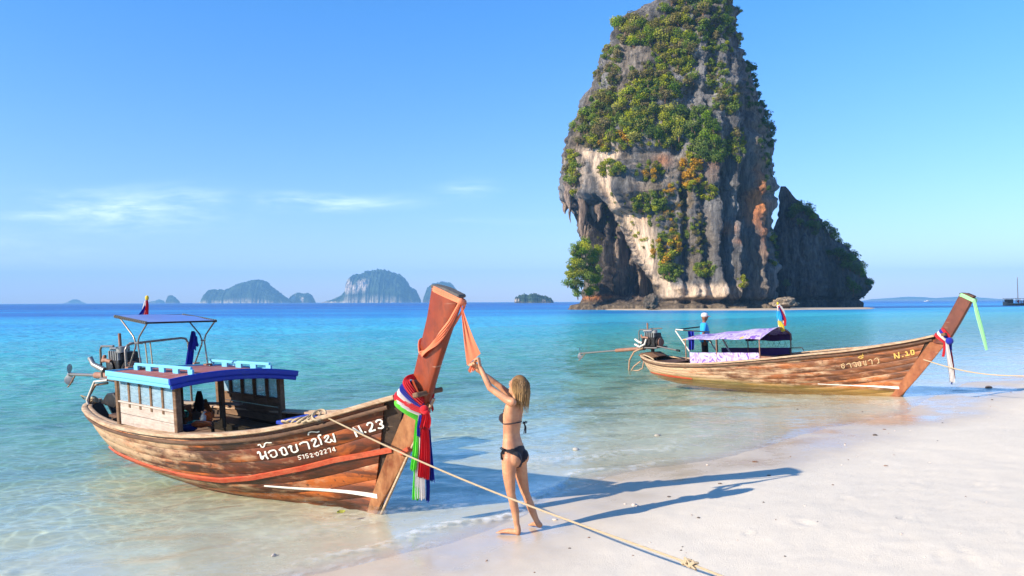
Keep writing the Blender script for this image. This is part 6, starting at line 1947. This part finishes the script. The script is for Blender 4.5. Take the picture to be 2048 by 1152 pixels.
tail(parts['blue'], P(841, 830, -.005), P(836, 872, .0), .03, .04, .008, 2, 6); tail(parts['blue'], P(855, 826, .05), P(859, 962, .06), .04, .10, .012, 4, 7); tail(parts['blue'], P(856, 900, .045), P(855, 1002, .05), .05, .045, .012, 2, 8)
tail(parts['red'], P(850, 822, -.03), P(848, 956, -.02), .05, .135, .016, 6, 9); tail(parts['red'], P(853, 824, -.05), P(852, 856, -.06), .06, .125, .016, 5, 10)
parts['red'].ell(K+np.array([0, -.02, 0]), (.05, .045, .045)); parts['red'].ell(K+np.array([.02, -.03, -.03]), (.045, .04, .03))
LB = {'red': 'red cloth sash knotted round the near prow, its tails hanging in front', 'blue': 'dark blue cloth sash on the near prow hanging behind the red one', 'white': 'white cloth sash on the near prow between green and red tails', 'green': 'lime green cloth sash wrapped lowest on the near prow'}
for cn, mm in (('red', 'red_cloth'), ('blue', 'blue_cloth'), ('white', 'white_cloth'), ('green', 'green_cloth')):
    o = parts[cn].build('sash', M[mm], smooth=True, fix=False); tag(o, LB[cn], 'sash', 'cloth sashes on the near prow')

# --- orange scarf: band round the prow head, diagonal wrap, free end held in both hands
mb = MB(); cp_ = np.array(MW1 @ Vector((1.25, 0, 2.4))); o2 = lambda p: (p-cp_)*np.array([1, 1, 0.1])
def w1(x, y, z): return np.array(MW1 @ Vector((x, y, z)))
pk = bpx(IM1, 921, 603, -.075)
band = [w1(*pk), w1(*bpx(IM1, 893, 590, -.075)), w1(*bpx(IM1, 868, 578, -.075)), w1(1.075, 0, 2.55), w1(1.12, .075, 2.54), w1(1.35, .075, 2.46), w1(1.50, .065, 2.40), w1(1.525, 0, 2.39), w1(*pk)]
sash(mb, band, .062, .012, 70, 3, 1, o2)
diag = [w1(*pk), w1(*bpx(IM1, 902, 643, -.078)), w1(*bpx(IM1, 875, 682, -.08)), w1(*bpx(IM1, 852, 702, -.085)), w1(*bpx(IM1, 842, 712, -.07)), w1(.84, 0, 2.0), w1(.97, .078, 1.95), w1(1.28, .078, 2.15), w1(1.47, .065, 2.36), w1(1.53, 0, 2.40), w1(*pk)]
sash(mb, diag, [.035, .06, .075, .08, .08, .07, .06, .05, .05, .04, .035], .013, 90, 4, 2, o2)
mb.ell(w1(*pk), (.035, .03, .035))
gl_ = wr_l+hd_l*.085; gr_ = wr_r+hd_r*.085
top = w1(*pk); n = 40; rings = []
for i in range(n):
    t = i/(n-1); fr, bk = [], []
    aL = top*(1-t)+(gl_+np.array([.02, 0, .05]))*t; aR = top*(1-t)+(gr_+np.array([-.06, 0, -.03]))*t
    if t < .001: aL, aR = top+np.array([.012, 0, 0]), top-np.array([.012, 0, 0])
    for j in range(17):
        u = j/16; p = aL*(1-u)+aR*u; dp = .012*math.sin(u*14+1)*(.4+.6*math.sin(math.pi*t))*(.7-.4*t)
        p = p+np.array([0, -1, 0])*dp+np.array([0, 0, -.05])*math.sin(math.pi*t)*(.6+.4*u); fr.append(p); bk.append(p+np.array([0, .005, 0]))
    rings.append(fr+bk[::-1])
mb.rings(rings)
tail(mb, gr_+np.array([0, 0, 0]), gr_+np.array([-.015, 0, -.09]), .05, .07, .008, 3, 3)
sc_o = mb.build('scarf', M['orange_cloth'], smooth=True, fix=False); tag(sc_o, 'peach orange scarf tied to the near prow head and pulled by raised hands', 'scarf')

# --- sashes on the further boat
def w2(x, y, z): return np.array(MW2 @ Vector((x, y, z)))
c2 = w2(1.05, 0, 1.5); o3 = lambda p: (p-c2)*np.array([1, 1, .2])
def loop2(aft, knot, ya=-.16):
    a = bpx(IM2, *aft, ya); k = bpx(IM2, *knot, -.07); mid = (a+k)/2; mid[1] = -.13
    pts = [k, mid, a, a+np.array([-.03, .06, .03])]; back = [np.array([p[0], -p[1], p[2]]) for p in pts[::-1]]
    return [np.array(MW2 @ Vector(p)) for p in pts+back]
d2_ = float(w2(1.2, -.1, 1.4)[1]); P2 = lambda px, py, dd=0.0: at(px, py, d2_+dd)
tri = {'white': MB(), 'red': MB(), 'blue': MB()}
for k, (cn, a, kk) in enumerate((('red', (1886, 660), (1900, 674)), ('blue', (1881, 663), (1897, 678)), ('white', (1876, 667), (1893, 681)), ('red', (1871, 671), (1889, 684)))):
    sash(tri[cn], loop2(a, kk), .07, .014, 40, 3, k, o3)
tail(tri['white'], P2(1893, 682), P2(1904, 764, -.02), .06, .11, .014, 4, 2); tail(tri['red'], P2(1889, 684, .02), P2(1887, 713, .02), .04, .06, .01, 3, 3); tail(tri['red'], P2(1900, 690, .05), P2(1909, 757, .05), .03, .06, .01, 3, 4)
tail(tri['blue'], P2(1899, 680, .03), P2(1902, 700, .03), .10, .07, .014, 3, 5); tail(tri['blue'], P2(1900, 686, .04), P2(1903, 768, .02), .04, .03, .01, 2, 6); tri['blue'].ell(P2(1899, 682, -.02), (.09, .07, .09))
for cn, mm, lb in (('white', 'white_cloth', 'long white sash hanging from the prow of the further boat'), ('red', 'red_cloth', 'red sash edging the white one on the further prow'), ('blue', 'blue_cloth', 'blue sash bunched at the prow of the further boat')):
    tag(tri[cn].build('sash', M[mm], smooth=True, fix=False), lb, 'sash', 'cloth sashes on the further prow')
mb = MB(); c3 = w2(1.62, 0, 2.45); o4 = lambda p: (p-c3)*np.array([1, 1, .1])
k3 = bpx(IM2, 1947, 601, -.09)
sash(mb, [w2(*k3), w2(*bpx(IM2, 1932, 594, -.10)), w2(*bpx(IM2, 1921, 589, -.10)), w2(1.46, 0, 2.50), w2(1.55, .10, 2.48), w2(1.80, .09, 2.40), w2(1.83, 0, 2.39), w2(*k3)], .085, .012, 50, 3, 1, o4)
d3 = float(w2(*k3)[1]); rr = [at(1948, 600, d3-.02), at(1954, 625, d3-.03), at(1962, 655, d3-.04), at(1970, 685, d3-.03), at(1973, 700, d3-.02)]
mb.ell(w2(*k3), (.05, .04, .05)); sash(mb, rr, [.07, .10, .10, .09, .06], .016, 40, 3, 5, lambda p: (0, -1, .1))
tag(mb.build('sash', M['mint_cloth'], smooth=True, fix=False), 'mint green ribbon fluttering from the head of the further prow', 'sash')

# --- flags
def flag(root_name, label, pole_a, pole_b, r_, pieces):
    rt = empty(root_name, Matrix.Translation(Vector(pole_a))); tag(rt, label, 'flag'); o = np.asarray(pole_a, float)
    MB().tube([o-o, np.asarray(pole_b)-o], r_, 8).build('pole', M['pale_pipe'], rt, smooth=True)
    MB().ell(np.asarray(pole_b)-o, (.03, .03, .045)).build('finial', M['yellow_cloth'], rt, smooth=True)
    for (mm, pts, w_, sd) in pieces:
        mb_ = MB(); sash(mb_, [np.asarray(p)-o for p in pts], w_, .018, 30, 3, sd, lambda p: (-.3, -1, 0)); mb_.build('flag_cloth', M[mm], rt, smooth=True, fix=False)
    return rt


fa = np.array(MW1 @ Vector((-5.60, .30, 2.20))); dfa = float(fa[1]); FQ = lambda px, py, dd=0.0: at(px, py, dfa+dd)
flag('flag', 'drooping red, white and blue flag above the near boat canopy', FQ(292, 637), FQ(294, 596), .012,
     [('white_cloth', [FQ(293.5, 600), FQ(291, 612), FQ(289, 625), FQ(286, 633)], [.05, .09, .11, .08], 1), ('red_cloth', [FQ(294.5, 601, -.02), FQ(295, 612, -.02), FQ(293, 624, -.02), FQ(291, 635, -.02)], [.03, .05, .08, .12], 2),
      ('blue_cloth', [FQ(291, 612, -.01), FQ(286, 624, -.01), FQ(280, 632, -.01)], [.03, .07, .07], 3)])
fb = np.array(MW2 @ Vector((-3.42, .2, 1.55))); dfb = float(fb[1]); FQ = lambda px, py, dd=0.0: at(px, py, dfb+dd)
flag('flag', 'ragged striped flags on the fore end of the lilac canopy', FQ(1558, 661), FQ(1555.5, 607), .014,
     [('white_cloth', [FQ(1556, 610), FQ(1562, 620), FQ(1566, 632), FQ(1568, 645)], [.10, .16, .14, .10], 1), ('red_cloth', [FQ(1557, 612, -.02), FQ(1564, 624, -.02), FQ(1570, 640, -.02), FQ(1570, 652, -.02)], [.05, .06, .09, .06], 2),
      ('blue_cloth', [FQ(1558, 614, -.03), FQ(1563, 628, -.03), FQ(1566, 640, -.03)], [.03, .05, .04], 3), ('cyan_cloth', [FQ(1556.5, 622, -.01), FQ(1558, 634, -.01), FQ(1560, 642, -.01)], [.08, .14, .10], 4),
      ('yellow_cloth', [FQ(1558, 641, -.01), FQ(1562, 652, -.01), FQ(1567, 663, -.01)], [.08, .16, .10], 5)])

# --- washing and gear on the near boat
def shirt(label, mm, top, bottom, w0, w1, sd, cat='shirt', nm='hung_shirt'):
    mb_ = MB(); tail(mb_, top, bottom, w0, w1, .03, 3, sd, (-.5, -1, 0)); o = mb_.build(nm, M[mm], smooth=True, fix=False); tag(o, label, cat); return o


dS = float((MW1 @ Vector((-5.0, .53, 1.8)))[1]); Q = lambda px, py, dd=0.0: at(px, py, dS+dd)
mb_ = MB(); tail(mb_, Q(386, 662), Q(378, 734), .05, .13, .03, 2, 3, (-.4, -1, 0)); tail(mb_, Q(387, 664, -.02), Q(382, 700, -.02), .05, .19, .03, 2, 5, (-.4, -1, 0)); tail(mb_, Q(390, 672, .02), Q(392, 692, .02), .06, .10, .02, 2, 6, (-.4, -1, 0))
tag(mb_.build('hung_shirt', M['blue_cloth'], smooth=True, fix=False), 'blue shirt hung on the canopy leg of the near boat', 'shirt')
dS = float((MW1 @ Vector((-3.9, .1, 1.0)))[1])
mb_ = MB(); tail(mb_, Q(398, 782, .0), Q(398, 822, .0), .05, .16, .03, 4, 3, (-.2, -1, 0)); tag(mb_.build('jacket', M['black_cloth'], smooth=True, fix=False), 'black jacket hanging inside the blue roofed cabin', 'jacket')
rngp = np.random.RandomState(3)
def bundle(px, py, dd, r_, mm, label, cat, nm):
    c = Q(px, py, dd); me_ = MB(); me_.ell((0, 0, 0), 1.0, 20, 14)
    V = np.array(me_.v); nn = 1+.28*fbm(V[:, 0]*1.6+px, V[:, 1]*1.6, V[:, 2]*1.6, 3); V = V*nn[:, None]*np.array(r_)+c; me_.v = [tuple(v) for v in V]
    o = me_.build(nm, M[mm], smooth=True); tag(o, label, cat); return o
dS = float((MW1 @ Vector((-3.35, -.35, .4)))[1])
bundle(403, 848, .0, (.14, .10, .05), 'orange_vest', 'crumpled orange life vest lying just inside the near gunwale', 'life vest', 'life_vest')
bundle(414, 834, .35, (.08, .08, .09), 'orange_vest', 'orange life vest heaped by the cabin post', 'life vest', 'life_vest')
bundle(408, 838, .30, (.05, .06, .10), 'white_cloth', 'small white cloth tucked among the orange vests', 'cloth', 'cloth')
bundle(376, 856, -.05, (.12, .1, .05), 'navy_cloth', 'dark bundle beside the orange vest on the deck', 'bundle', 'cloth_bundle')
bundle(392, 846, .5, (.12, .1, .04), 'teal_cloth', 'teal net bunched on the cabin floor', 'net', 'net')
dS = float((MW1 @ Vector((-4.6, .2, .7)))[1]); cc = Q(366, 829, 0)
mb_ = MB()
for k in range(4): mb_.tube([cc+np.array([.06*math.cos(t)*(1+.1*k), .02*k-.03, .06*math.sin(t)]) for t in np.linspace(0, 6.28, 16)], .009, 6)
tag(mb_.build('cord_coil', M['teal_cloth'], smooth=True), 'small coil of teal cord on the cabin seat', 'coil')
dS = float((MW2 @ Vector((-6.62, -.1, 1.3)))[1])
mb_ = MB(); tail(mb_, Q(1382, 662), Q(1383, 700), .20, .17, .04, 2, 3, (-.2, -1, 0)); tag(mb_.build('hung_shirt', M['blue_cloth'], smooth=True, fix=False), 'deep blue shirt drying on the rail behind the boatman', 'shirt')

# --- ropes
def twisted(path, r_, pitch, name, label, mat, n_str=3, seg=9):
    Q_ = smooth_path(path, 200); d = np.r_[0, np.cumsum(np.linalg.norm(np.diff(Q_, axis=0), axis=1))]; L_ = d[-1]; m = int(L_/pitch*seg)
    t = np.linspace(0, L_, m); C_ = np.stack([np.interp(t, d, Q_[:, i]) for i in range(3)], -1); mb_ = MB()
    tg = np.gradient(C_, axis=0); tg /= np.linalg.norm(tg, axis=1)[:, None]; up = np.array([0, 0, 1.0]); sd = np.cross(tg, up); sd /= np.linalg.norm(sd, axis=1)[:, None]+1e-9; un = np.cross(sd, tg)
    for k in range(n_str):
        ph = 2*math.pi*(t/pitch+k/n_str); mb_.tube(C_+(sd*np.cos(ph)[:, None]+un*np.sin(ph)[:, None])*r_*.55, r_*.60, 5)
    return mb_


S0 = np.array(MW1 @ Vector((-.42, -.40, 1.105))); kp = at(1380, 1127, 5.42); E1 = kp+(kp-S0)*.16
E1[2] = max(E1[2], .1)
nn_ = 24; rp = [S0*(1-t)+kp*t+np.array([0, 0, -.07*math.sin(math.pi*t)]) for t in np.linspace(0, 1, nn_)]+[E1+(kp-S0)*.0]
far_end = E1+(E1-kp)*1.3; far_end[2] = float(ground_z(np.array([far_end[0]]), np.array([far_end[1]]))[0])
mb = twisted(rp+[far_end], .0085, .05, '', '', None)
# knot
for k in range(5):
    a0 = k*1.1; ax = norm(kp-S0); s1 = norm(np.cross(ax, (0, 0, 1))); u1 = np.cross(s1, ax)
    mb.tube([kp+ax*(.018*(k-2))+s1*.024*math.cos(t+a0)+u1*.024*math.sin(t+a0)+ax*.02*math.sin(t*2) for t in np.linspace(0, 6.28, 12)], .009, 6)
# coils on the bow rail
for k in range(7):
    c = np.array(MW1 @ Vector((-.50-.09*k, -.42-.022*k, 1.08-.022*k))); t_ = np.linspace(0, 6.28, 22)
    mb.tube([c+np.array([.075*math.cos(a)+.01*k, .10*math.sin(a), .045*math.sin(a+.6*k)+.04]) for a in t_], .0125, 6)
tag(mb.build('mooring_rope', M['rope'], smooth=True, fix=False), 'tan twisted mooring rope running from the near bow across the sand', 'rope')
R0 = np.array(MW2 @ Vector((.62, -.05, .95))); R1 = at(2060, 752, 16.4); R1[2] = max(R1[2], .25)
mb = MB(); mb.tube([R0*(1-t)+R1*t+np.array([0, 0, -.12*math.sin(math.pi*t)]) for t in np.linspace(0, 1, 24)], .014, 6)
tag(mb.build('mooring_rope', M['rope'], smooth=True), 'thin mooring line running right from the further bow', 'rope')
mb = MB()
for k in range(6):
    c = np.array(MW1 @ Vector((-7.62+.03*k, -.22, .64+.012*k))); mb.tube([c+np.array([.06*math.cos(a), .05*math.sin(a), .05*math.sin(a+k)]) for a in np.linspace(0, 6.28, 14)], .011, 6)
c = np.array(MW1 @ Vector((-7.62, -.2, .64))); mb.tube([c, c+np.array([-.10, -.05, .09]), c+np.array([-.20, -.05, .12]), c+np.array([-.17, 0, .05]), c], .012, 6)
tag(mb.build('stern_rope', M['rope'], smooth=True), 'knotted rope lashed round the stern of the near boat', 'rope')

# --- stones, shells, leaf litter on the sand
M['pebble'] = plain('dark_pebble', (0.10, 0.075, 0.06), 0.8, var=.4, scale=30); M['shell'] = plain('pale_shell', (0.62, 0.50, 0.40), 0.6, var=.2, scale=30); M['leaf_dry'] = plain('dry_leaf', (0.20, 0.09, 0.04), 0.7, var=.3, scale=40); M['leaf_yel'] = plain('yellow_leaf', (0.36, 0.36, 0.06), 0.6, var=.3, scale=30)


def pebble(p, r_, mm, label, cat, nm, group=None, flat=.5):
    mb_ = MB(); mb_.ell((0, 0, 0), 1.0, 10, 7); V = np.array(mb_.v); V = V*(1+.3*pnoise(V[:, 0]*1.7+p[0]*9, V[:, 1]*1.7, V[:, 2]*1.7))[:, None]*np.array([r_, r_*rngp.uniform(.6, .95), r_*flat]); mb_.v = [tuple(v) for v in V]
    o = mb_.build(nm, M[mm], smooth=True); o.location = (p[0], p[1], p[2]+r_*flat*.35); o.rotation_euler = (0, 0, rngp.uniform(0, 6.28)); tag(o, label, cat, group); return o


def gp(px, py):
    p = on_plane(px, py, 0.0)
    for _ in range(4): p = on_plane(px, py, float(ground_z(np.array([p[0]]), np.array([p[1]]))[0]))
    return p


pebble(gp(1977, 776), .10, 'pebble', 'dark lump of stone in the shadow of the further prow', 'stone', 'stone')
pebble(gp(1315, 872), .06, 'shell', 'pale brown stone under the shallow water right of the person', 'stone', 'stone'); pebble(gp(1152, 900), .06, 'shell', 'small pale stone under the water close behind the person', 'stone', 'stone')
pebble(gp(548, 1112), .035, 'shell', 'stone awash in the shallows at the bottom of the picture', 'stone', 'stone')
for k, (px, py, r_, mm) in enumerate(((1440, 968, .025, 'pebble'), (1772, 932, .032, 'leaf_dry'), (1769, 859, .035, 'leaf_dry'), (1750, 871, .045, 'pebble'), (1885, 846, .02, 'pebble'), (1595, 819, .03, 'pebble'), (1725, 824, .025, 'pebble'), (1666, 970, .022, 'leaf_dry'), (1397, 1036, .02, 'pebble'), (1527, 1005, .016, 'pebble'), (1510, 924, .045, 'leaf_dry'), (1538, 951, .03, 'leaf_dry'), (1338, 994, .022, 'pebble'), (1362, 1101, .012, 'pebble'), (1365, 1094, .010, 'pebble'), (1178, 1075, .016, 'leaf_dry'), (1139, 1097, .014, 'pebble'), (1266, 1111, .012, 'leaf_dry'), (1793, 1037, .012, 'pebble'), (1570, 1113, .012, 'pebble'), (1168, 1053, .014, 'pebble'), (1069, 1145, .012, 'leaf_dry'), (1875, 882, .015, 'pebble'), (1788, 910, .015, 'leaf_dry'), (1984, 800, .03, 'pebble'), (1635, 1044, .01, 'pebble'))):
    nm, cat = {'pebble': ('pebble', 'pebble'), 'leaf_dry': ('dry_leaf', 'leaf')}[mm]
    pebble(gp(px, py), r_, mm, 'small dark pebble lying on the pale sand' if nm == 'pebble' else 'small dry brown leaf lying on the pale sand', cat, nm, 'pebbles on the sand' if nm == 'pebble' else 'dry leaves on the sand', .45 if nm == 'pebble' else .22)
for k, (px, py, r_) in enumerate(((1268, 1010, .035), (1275, 1012, .02), (1110, 1040, .028), (1690, 890, .022), (1415, 930, .025), (1480, 948, .02), (1250, 1008, .016), (1300, 1085, .012), (1850, 1115, .014), (1920, 1067, .012), (1803, 1068, .016), (1860, 925, .016), (1610, 1012, .014))):
    pebble(gp(px, py), r_, 'shell', 'small pale shell fragment on the sand', 'shell', 'shell', 'shell fragments on the sand', .4)
# floating leaf
lp = on_plane(682, 1025, .012); mb = MB(); rows = []
for i in range(9):
    t = i/8-.5; w_ = .035*math.cos(t*3.0)**.8 if abs(t) < .5 else .002
    rows.append([(t*.10, -w_, .012+.02*t*t), (t*.10, 0, .003), (t*.10, w_, .014+.02*t*t), (t*.10, w_, .011+.02*t*t), (t*.10, 0, .0), (t*.10, -w_, .009+.02*t*t)])
mb.rings(rows); o = mb.build('floating_leaf', M['leaf_yel'], smooth=True); o.location = lp; o.rotation_euler = (.2, 0, .6); tag(o, 'curled yellow green leaf floating beside the near bow', 'leaf')

# fine litter the tide left on the sand: too small and too many to count
rl = np.random.RandomState(31); V_, Q_ = [], []; o_ = 0
litter = {'leaf_dry': MB(), 'shell': MB()}
for k in range(900):
    x, y = rl.uniform(-1.5, 16), rl.uniform(3.5, 24); s_ = float(shore_s(np.array([x]), np.array([y]))[0])
    band = math.exp(-((s_+2.1+.5*math.sin(x*.8))/.55)**2)
    if s_ > -.7 or rl.rand() > .22+.78*band: continue
    z = float(ground_z(np.array([x]), np.array([y]))[0]); r_ = rl.uniform(.004, .013)*(1+.03*y); a = rl.uniform(0, 6.28); e = rl.uniform(.4, .9); t = rl.uniform(-.4, .4)
    d = np.array([math.cos(a), math.sin(a), t]); b = np.array([-math.sin(a), math.cos(a), .1]); c = np.array([x, y, z+.004])
    mb_ = litter['leaf_dry' if rl.rand() < .55 else 'shell']
    mb_.add([c-d*r_, c+b*r_*e*.6, c+d*r_, c-b*r_*e*.6, c+np.array([0, 0, r_*.6]), c-np.array([0, 0, r_*.3])], [(0, 1, 4), (1, 2, 4), (2, 3, 4), (3, 0, 4), (1, 0, 5), (2, 1, 5), (3, 2, 5), (0, 3, 5)])
for kx, mb_ in litter.items():
    tag(mb_.build('tide_litter', M[kx], fix=False), 'fine brown leaf crumbs strewn along the tide line' if kx == 'leaf_dry' else 'fine pale shell crumbs strewn along the tide line', 'litter', kind='stuff')
